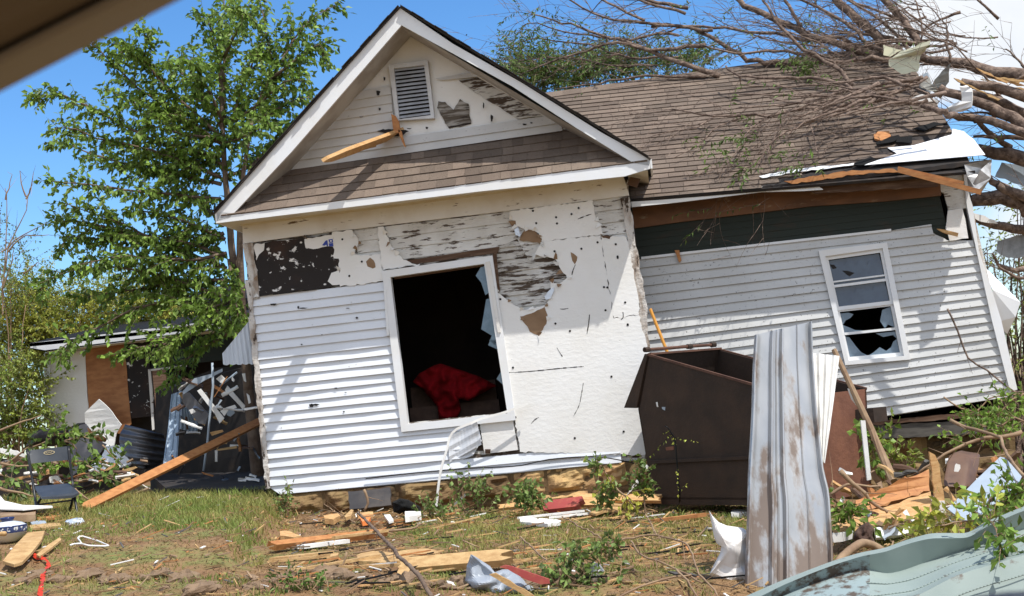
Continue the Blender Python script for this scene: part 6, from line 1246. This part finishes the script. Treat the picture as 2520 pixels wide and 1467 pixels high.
gplank('white_lath', 'second thin white strip beside the first behind the white painted board', c8((280, 508))[0], c8((640, 470))[0], .03, .02, M_white, .07, .07, .03, 12)
gplank('red_board', 'short red painted board lying below the stone footing', c8((245, 405))[0], c8((520, 372))[0], .16, .05, M_redb, .10, .14, .05, 13, face=V((0, -.7, 1)))
gplank('orange_lath', 'orange lath lying along the stone footing beside the dumpster', c8((520, 330))[0], c8((1205, 335))[0], .09, .04, M_bright, .16, .16, .06, 14, face=V((0, -.8, 1)))
gplank('orange_lath', 'short orange lath right of the red painted board', c8((540, 385))[0], c8((750, 378))[0], .09, .03, M_bright, .12, .12, .06, 15, face=V((0, -.6, 1)))
on(c8((620, 470), (740, 432), (800, 372), (920, 380), (905, 450), (760, 455), (680, 485)), 'plywood_piece', 'torn yellow plywood piece near the dumpster corner', M_board, .02, .08, 'wood', seed=6)
gplank('orange_lath', 'orange lath lying on the grass left of the dumpster', c8((815, 520))[0], c8((985, 495))[0], .08, .02, M_bright, .05, .05, .06, 16)
gplank('orange_lath', 'reddish splintered lath in front of the dumpster', c8((1270, 525))[0], c8((1560, 490))[0], .07, .03, M_orange, .06, .08, .1, 17)
gplank('thin_lath', 'very thin lath lying across the right lawn', c8((700, 600))[0], c8((1200, 608))[0], .02, .015, M_board, .04, .04, .05, 18)
gplank('orange_lath', 'orange lath running left from the red painted board', c7((2000, 415))[0], c7((2210, 390))[0], .06, .03, M_bright, .1, .12, .05, 19, face=V((0, -.7, 1)))
on(c7((1125, 462), (1265, 460), (1270, 492), (1125, 512)), 'white_block', 'white painted wood block at the foot of the dangling trim', M_white, .05, .1, 'block', .4)
on(c7((935, 492), (990, 490), (1022, 540), (980, 555)), 'white_chip', 'white chip leaning in the litter below the siding', M_white, .02, .08, 'scrap', .4)
on(c7((720, 520), (760, 495), (815, 515), (800, 545), (740, 555)), 'orange_cup', 'small orange and white crushed cup in the litter', mat('orange_plastic', (.75, .22, .06), .5), .04, .07, 'cup', .6)
on(c7((395, 500), (520, 480), (545, 500), (480, 535), (400, 525)), 'wood_chunk', 'orange wood chunk in the litter under the siding', M_bright, .05, .08, 'wood', seed=7)
on(c7((580, 505), (640, 445), (660, 450), (640, 500), (590, 515)), 'wood_chunk', 'pointed pale chip in the litter under the siding', M_board, .03, .1, 'wood', seed=8)
on(c7((690, 475), (835, 465), (840, 485), (700, 500)), 'wood_chunk', 'flat orange chip below the black footing panel', M_bright, .03, .1, 'wood', seed=9)
flat('white_stick', 'white stick poking out of the green plant at the footing', 'stick', c7((1660, 305), (1680, 315), (1600, 390), (1520, 440), (1580, 380)), 13.9, M_white, .012)
flat('white_stick', 'white painted stick leaning at the left corner of the dumpster', 'stick', c8((1140, 40), (1160, 60), (1050, 230), (955, 325), (1010, 240)), 13.7, M_white, .015)
flat('slate_slab', 'black slate panel leaning against the stone footing', 'panel', c7((612, 285), (990, 245), (1000, 405), (625, 445)), [14.35, 14.3, 14.2, 14.25], mat('black_slate', (.035, .033, .036), .7, (.07, .06, .055), 5), .03, .006)
on(c8((1905, 450), (1960, 440), (2040, 445), (2050, 470), (1960, 480), (1900, 475)), 'white_foam_piece', 'white foam piece on the grass right of the dumpster shadow', M_white, .04, .06, 'scrap', .6)
star('boulder', dense(c7((1010, 380), (1080, 345), (1160, 360), (1260, 420), (1280, 460), (1120, 470), (1110, 490), (1020, 470))), 13.75, M_stone, .12, .05, 9, 7, .1, 'rough yellow sandstone fallen out of the footing', 'stone', smooth=False)
# shingle scraps, cloth, paper at the bottom
for px, lab, y in ((cL3((1025, 1345), (1120, 1310), (1200, 1290), (1250, 1360), (1170, 1400), (1030, 1410)), 'dark shingle scrap, the upper one at the bottom left', 9.5), (cL3((1190, 1395), (1330, 1345), (1480, 1425), (1410, 1480), (1200, 1480), (1060, 1467), (1090, 1430)), 'large dark shingle scrap at the bottom edge on the left', 9.3), (c7((690, 1085), (750, 1075), (915, 1130), (870, 1235), (655, 1235)), 'black shingle scrap left of the upright yellow board', 9.1), (c8((1330, 1000), (1480, 1010), (1960, 1100), (1900, 1130), (1560, 1040), (1400, 1030)), 'curled dark shingle edge below the white crumpled sheet', 9.1)):
    flat('shingle_scrap', lab, 'shingle', px, [y+(max(q[1] for q in px)-p[1])*.004 for p in px], M_shpiece, .012, .012, 3)
flat('curled_roofing', 'brown curled roofing piece at the bottom edge near the steel sheet', 'roofing', c8((1180, 1120), (1340, 1050), (1560, 1060), (1900, 1140), (1990, 1150), (1880, 1235), (1150, 1235)), [9.1, 9.3, 9.3, 9.1, 9.0, 8.8, 8.8], mat('brown_roofing', (.16, .12, .095), .9, (.10, .085, .075), 5, lo=.4, hi=.6), .02, .01, 4)
flat('orange_board_end', 'orange board end at the bottom edge beside the dark shingles', 'board', cL3((840, 1412), (940, 1403), (1070, 1480), (900, 1480)), 9.2, M_bright, .03, .005)
Mg_ = mat('grey_vinyl_cloth', (.30, .33, .37), .45, (.24, .27, .31), 3, lo=.4, hi=.7, bump=.3, bscale=8)
star('grey_tarpaulin', dense(c7((1680, 960), (1720, 850), (1760, 870), (1890, 955), (1905, 1020), (2000, 985), (2090, 985), (2200, 1085), (2350, 1140), (2420, 1235), (1760, 1235), (1720, 1180), (1665, 1090))), 9.1, Mg_, .14, .13, 6, 12, .05, 'crumpled grey vinyl sheet at the bottom edge right of the centre', 'tarpaulin', smooth=False)
flat('red_padding', 'long curved red strip lying over the grey vinyl sheet', 'strip', c7((1980, 965), (2030, 948), (2090, 960), (2250, 1015), (2425, 1075), (2430, 1112), (2350, 1120), (2220, 1080), (2100, 1015), (2050, 985)), 8.88, M_redb, .03)
flat('grey_strip_board', 'weathered yellow board lying over the grey vinyl sheet', 'board', c7((1885, 1035), (1940, 1018), (2200, 1165), (2290, 1225), (2230, 1240), (2080, 1150)), 8.8, M_board, .03, .004)
star('white_paper', dense(c8((630, 1000), (650, 905), (690, 930), (720, 935), (760, 1000), (720, 1040), (700, 1120), (640, 1150), (620, 1100)), 4), 9.15, M_white, .06, .05, 9, 6, .02, 'torn white paper caught in the green branch at the bottom', 'paper', smooth=False)
star('white_paper', dense(c7((1470, 1140), (1500, 1085), (1560, 1100), (1600, 1150), (1560, 1200), (1490, 1190)), 4), 9.1, M_white, .05, .04, 9, 6, .02, 'white paper scrap left of the grey vinyl sheet', 'paper', smooth=False)
# stones of the low edging along the front of the yard
r = random.Random(12); eds = [(60+i*30+r.uniform(-16, 16), 1430-12*math.sin(i*.3)+r.uniform(-14, 16)) for i in range(54)]
for i, (x, y) in enumerate(eds):
    if 1640 < x: break
    p = G(x, y); rad = r.choice((.025, .035, .05, .06, .08))*r.uniform(.8, 1.2); b = MB(); sz_ = r.uniform(.45, .8); rt_ = r.uniform(0, 3.1)
    def f(s, t, p=p, rad=rad, i=i, sz_=sz_, rt_=rt_):
        a = s*6.2832; e = (t-.5)*3.1416; q = V((math.cos(a)*math.cos(e)*1.4, math.sin(a)*math.cos(e), math.sin(e)*sz_)); q = V((q.x*math.cos(rt_)-q.y*math.sin(rt_), q.x*math.sin(rt_)+q.y*math.cos(rt_), q.z)); return p+V((0, 0, .005))+q*rad*(1+.6*N.noise(q*1.6+V((i*3, 0, 0)))+.2*N.noise(q*5+V((i, 0, 0))))
    b.grid(f, 16, 10); tag(b.build('edging_stone', mat('grey_brown_stone', (.23, .155, .095), .95, (.14, .09, .055), 6, lo=.4, hi=.65, bump=.8, bscale=25)), 'rough grey-brown stone in the low edging along the front of the yard', 'stone', 'stones edging the front of the yard')
# branches and plants on the lawn
stick('long brown fallen branch running down across the middle of the lawn', c7((700, 475), (790, 560), (880, 650), (1000, 780), (1080, 880), (1180, 970), (1250, 1050), (1330, 1180), (1370, 1240)), 9, .012, .014, ground=True, lift=.14, m=M_bark)
stick('side branch lying left of the long fallen branch', c7((660, 840), (880, 800), (1000, 790)), 9, .006, .008, ground=True, lift=.10)
stick('curved stick lying behind the long fallen branch', c7((890, 640), (1180, 620), (1240, 590), (1275, 572)), 9, .012, .008, ground=True, lift=.07)
stick('crooked stick leaning against the black slate panel', c7((755, 265), (780, 330), (790, 390), (760, 455)), 14.0, .014, .012)
stick('thin twig lying against the footing near the slate panel', c7((375, 385), (460, 440), (560, 500), (680, 560)), 9, .007, .005, ground=True, lift=.08)
stick('thin upright twig left of the wide split board', c7((600, 830), (570, 930), (520, 1050)), 9.9, .008, .006)
for i, (px, lab, lift) in enumerate(((((680, 0), (820, 190), (960, 340), (1080, 480)), 'thin leaning sapling left of the dumpster', None), (((380, 510), (620, 640), (850, 770)), 'thin green stalk lying on the right lawn', .1), (((1130, 490), (1180, 580), (1235, 685)), 'short grey stalk on the right lawn', .12), (((820, 745), (1080, 690), (1240, 690), (1500, 760), (1590, 980), (1680, 1100), (1790, 1235)), 'long bent twig in front of the dumpster', .16), (((890, 1235), (1150, 1110), (1470, 1050), (1540, 1040)), 'twig lying over the brown curled roofing', .16), (((1400, 980), (1500, 1080), (1600, 1235)), 'thick twig over the brown curled roofing', .2), (((1000, 730), (1100, 860), (1350, 960), (1640, 1110)), 'twig running towards the white crumpled sheet', .14), (((0, 690), (120, 800), (240, 910)), 'thin twig above the red strip', .1))):
    if lift is None: stick(lab, c8(*px), [13.4, 13.3, 13.0, 12.8], .005, .009, leaves=1.2, seed=50+i, L=.06, W=.018, lm=M_yleaf)
    else: stick(lab, c8(*px), 9, .007, .006, ground=True, lift=lift, seed=50+i)
M_weed = leafmat('weed_leaf', (.14, .21, .05), (.20, .28, .08), .3)
def plant(label, px, Y, n, hgt, seed, L=.07, W=.022, lm=None, name='weed'):
    r = random.Random(seed); wood, lv = MB(), MB(); base = None
    for x, y, rx, ry in px:
        c = at(x, y, Y); k = Y/FPX; base = base or c
        for _ in range(n):
            p = c+V((r.uniform(-1, 1)*rx*k, r.uniform(-.6, .6)*rx*k, r.uniform(-1, .8)*ry*k))
            shoot(wood, lv, p, rv(r, .7)+V((0, -.1, .9)), hgt*r.uniform(.4, 1.1), r, L, W, .022, .6, .004)
    g = V((base.x, base.y, gz(base.x, base.y))); t = thing(name, g, label, 'plant')
    wood.tube([g, base], .008, 5); wood.build('stem', M_twig, t); lv.build('leaves', lm or M_weed, t); return t
xy = lambda cr, u, v, a, b_: cr((u, v))[0]+(a, b_)
plant('bushy green weed growing against the stone footing', [xy(c7, 1640, 250, 22, 18), xy(c7, 1780, 260, 26, 30), xy(c7, 1850, 380, 40, 34), xy(c7, 1700, 450, 60, 22)], 13.85, 10, .22, 3, .05, .016)
plant('low spreading green weed in front of the footing boulder', [xy(c7, 1340, 440, 26, 20), xy(c7, 1480, 480, 46, 22), xy(c7, 1400, 530, 40, 14)], 13.4, 11, .18, 4, .05, .016)
plant('leafy weed right of the bushy footing weed', [xy(c7, 2200, 370, 26, 16), xy(c7, 2300, 400, 30, 18)], 13.5, 18, .22, 5)
plant('tall weed with pale flower heads at the dumpster corner', [xy(c8, 1090, 100, 8, 22), xy(c8, 1080, 250, 10, 34), xy(c8, 1150, 290, 8, 14)], 13.2, 16, .16, 6, .045, .02, M_willow)
plant('small weed before the stone footing near the dumpster', [xy(c8, 690, 80, 12, 16), xy(c8, 740, 330, 14, 20), xy(c8, 770, 470, 12, 26)], 13.3, 9, .22, 7)
plant('tuft of green beside the house corner', [xy(c7, 60, 360, 12, 20), xy(c7, 60, 420, 16, 14)], 14.2, 12, .2, 8, .05, .014)
plant('dark leafy branch heap at the bottom edge right of the red strip', [xy(c8, 420, 1010, 44, 26), xy(c8, 560, 1120, 60, 26), xy(c8, 300, 1140, 34, 24), xy(c8, 820, 860, 36, 16), xy(c8, 600, 900, 40, 14), xy(c8, 700, 1180, 60, 20)], 9.1, 15, .17, 9, .05, .018, M_weed, 'leafy_branch')
plant('leafy sprigs at the bottom edge left of the black shingle', [xy(c7, 100, 1160, 34, 18), xy(c7, 320, 1170, 40, 14)], 9.1, 16, .16, 10, .045, .014, M_willow, 'leafy_branch')
plant('bushy weeds growing below the sill beam of the wing', [c6((560, 660))[0]+(26, 34), c6((640, 760))[0]+(34, 24), c6((520, 720))[0]+(14, 34)], 12.9, 12, .2, 11, .07, .022, M_dleaf)
stick('knobbly green vine standing in front of the dumpster', cD((475, 922), (515, 960), (545, 1010), (560, 1150), (570, 1300), (582, 1480)), [12.55]*6, .005, .009, leaves=.9, seed=61, L=.03, W=.010, lm=M_yleaf, name='vine', m=M_willow)
# grass, straw and chips
r = random.Random(99); gr, dr, li = MB(), MB(), MB()
def gdens(X, Y_, x, y):
    """how green and how thick the grass is"""
    n = N.noise(V((X*1.6, Y_*1.6, 3)))+.5*N.noise(V((X*4, Y_*4, 9)))
    x += 60*N.noise(V((X*2.2, Y_*2.2, 1))); y += 30*N.noise(V((X*2.5, Y_*2.5, 6)))
    if x < 690:
        g = 1.0 if y < 1300 else (.75-.012*(y-1300) if y < 1350 else .10)
        if x < 170 and y > 1290: g = max(g, .45)
        if y > 1430: g = .5
        if 565 < x < 640 and 1280 < y < 1390: g = .9
    elif x < 1000: g = .18 if y < 1320 else .12
    else: g = .85 if 1268 < y < 1345 else (.45 if y < 1400 else .35)
    return g, g+.75*n
for k in range(210000):
    X, Y_ = r.uniform(-5.6, 4.4), 8.6+(r.random()**1.3)*7.2
    z = gz(X, Y_); x, y = proj(V((X, Y_, z)))
    if not (-30 < x < 2560 and 1180 < y < 1500): continue
    if Y_ > 14.4-X*.1 and -2.7 < X < 5: continue
    g, gg = gdens(X, Y_, x, y); q = r.random()
    p = V((X, Y_, z-.005))
    if gg > .42 and q < min(.75, gg*.62):
        h = r.uniform(.02, .07)*(1.35 if (x < 690 and y < 1290) or (555 < x < 650 and y > 1280) else 1)*(.6+.6*g); w = r.uniform(.0025, .005); a = r.random()*6.28; s = V((math.cos(a)*w, math.sin(a)*w, 0)); bend = V((r.gauss(0, .45), r.gauss(0, .45), 0))*h
        c = r.uniform(.6, 1.3); m = p+bend*.35+V((0, 0, h*.6)); gr.add((p-s, p+s, m+s*.7, m-s*.7, p+bend+V((0, 0, h))), ((0, 1, 2, 3), (3, 2, 4)), 0, c)
    elif q < .80:
        h = r.uniform(.02, .055); w = r.uniform(.002, .005); a = r.random()*6.28; s = V((math.cos(a)*w, math.sin(a)*w, 0)); b_ = V((r.gauss(0, 1), r.gauss(0, 1), 0))*h
        dr.add((p-s, p+s, p+b_+V((0, 0, h*r.uniform(.05, .7)))), ((0, 1, 2),), 0, r.uniform(.45, 1.25))
M_chip = [M_straw, M_board, M_orange, mat('white_bits', (.72, .70, .66), .7), M_shpiece, M_twig]
for k in range(11000):
    X, Y_ = r.uniform(-5.2, 4.2), 8.6+(r.random()**1.2)*6.2
    if Y_ > 14.3-X*.1 and -2.7 < X < 5: continue
    z = gz(X, Y_); x, y = proj(V((X, Y_, z)))
    if not (-20 < x < 2540 and 1190 < y < 1490): continue
    strip = x > 690 and y < 1300
    if r.random() > (.9 if strip else .42): continue
    a = r.random()*3.14; L = r.choice((.02, .03, .04, .06, .10, .16))*r.uniform(.6, 1.2); w = r.uniform(.004, .014 if L > .05 else .02); d = V((math.cos(a), math.sin(a)*.8, r.uniform(-.1, .35))); s = V((-math.sin(a), math.cos(a), r.uniform(-.2, .2)))*w
    p = V((X, Y_, z+r.uniform(.008, .03))); m = r.choices(range(6), (6, 3, 1.5, .8, 1.2, 4))[0]
    li.box(p, d*L, s, V((0, 0, .006)), m, r.uniform(.6, 1.2))
for o, nm, mt in ((gr, 'grass', M_grass), (dr, 'dry_grass', M_dry), (li, 'litter', M_chip)):
    tag(o.build(nm, mt), kind='stuff'); print(nm, len(o.f))
# countable splinters
r = random.Random(17); seen = 0
for k in range(900):
    x, y = r.uniform(690, 1780), r.uniform(1262, 1440)
    if r.random() < .3: x, y = r.uniform(700, 1580), r.uniform(1255, 1290)
    p = G(x, y, .03)
    if p.y > 14.2: continue
    a = r.uniform(-.7, .7); L = r.uniform(.07, .28); d = V((math.cos(a), math.sin(a)*1.3, r.uniform(-.04, .1))); q = p+d*L
    plank('wood_splinter', 'small wood splinter strewn on the lawn in front of the house', 'splinter', p, V((q.x, q.y, max(q.z, gz(q.x, q.y)+.02))), r.uniform(.012, .035), .01, r.choice((M_board, M_board, M_bright, M_orange, M_twig, M_straw, M_white) if k % 3 == 0 else (M_board, M_bright, M_orange, M_straw, M_twig)), .03, k, group='wood splinters strewn over the lawn', taper=r.uniform(.1, 1)); seen += 1
    if seen > 190: break
# ------------------------------------------------------------------ the car the picture is taken from
car = thing('car', (0, 0, 0), 'dark tan roof edge of the car in the near foreground, top left corner', 'car')
M_trimc = mat('tan_car_trim', (.13, .092, .06), .6, (.14, .10, .062), 3); M_seal = mat('black_rubber', (.012, .010, .009), .5)
e1, e2 = at(-400, 365, .50), at(700, -200, .50); ed = (e2-e1); en_ = V((0, 1, 0)); eu2 = ed.cross(en_).normalized(); eu2 = eu2 if eu2.z > 0 else -eu2
def prof(b, pts, mt):
    for (a0, b0), (a1, b1) in zip(pts, pts[1:]): b.quad(e1+eu2*a0+en_*b0, e2+eu2*a0+en_*b0, e2+eu2*a1+en_*b1, e1+eu2*a1+en_*b1)
b = MB(); prof(b, [(.0022, .03), (.0008, .01), (.0004, .0), (.0025, -.0015), (.0042, .0)], 0); b.build('pillar_edge', mat('worn_tan_edge', (.20, .16, .12), .5), car, smooth=True)
b = MB(); prof(b, [(.0042, .0), (.0046, .006), (.0056, .006), (.006, .0)], 0); b.build('door_seal', M_seal, car)
b = MB(); prof(b, [(.006, .0), (.010, -.006), (.018, -.012), (.035, -.022), (.06, -.05), (.10, -.12), (.12, -.25), (.12, -1.6)], 0); b.build('headliner', M_trimc, car, smooth=True)
b = MB(); b.box(V((-1.3, -1.4, 1.86)), V((2.3, 0, 0)), V((0, 1.85, 0)), V((0, 0, .03))); b.build('roof', mat('car_paint', (.05, .05, .055), .3), car)
b = MB(); sil = [at(x, y, .62) for x, y in dd((2392, 1480), (2400, 1466), (2480, 1456), (2560, 1452), (2900, 1450), (2900, 1600), (2392, 1600))]; b.slab(sil, V((0, -.05, 0))); b.build('door_edge', mat('dark_car_interior', (.012, .011, .012), .3), car)
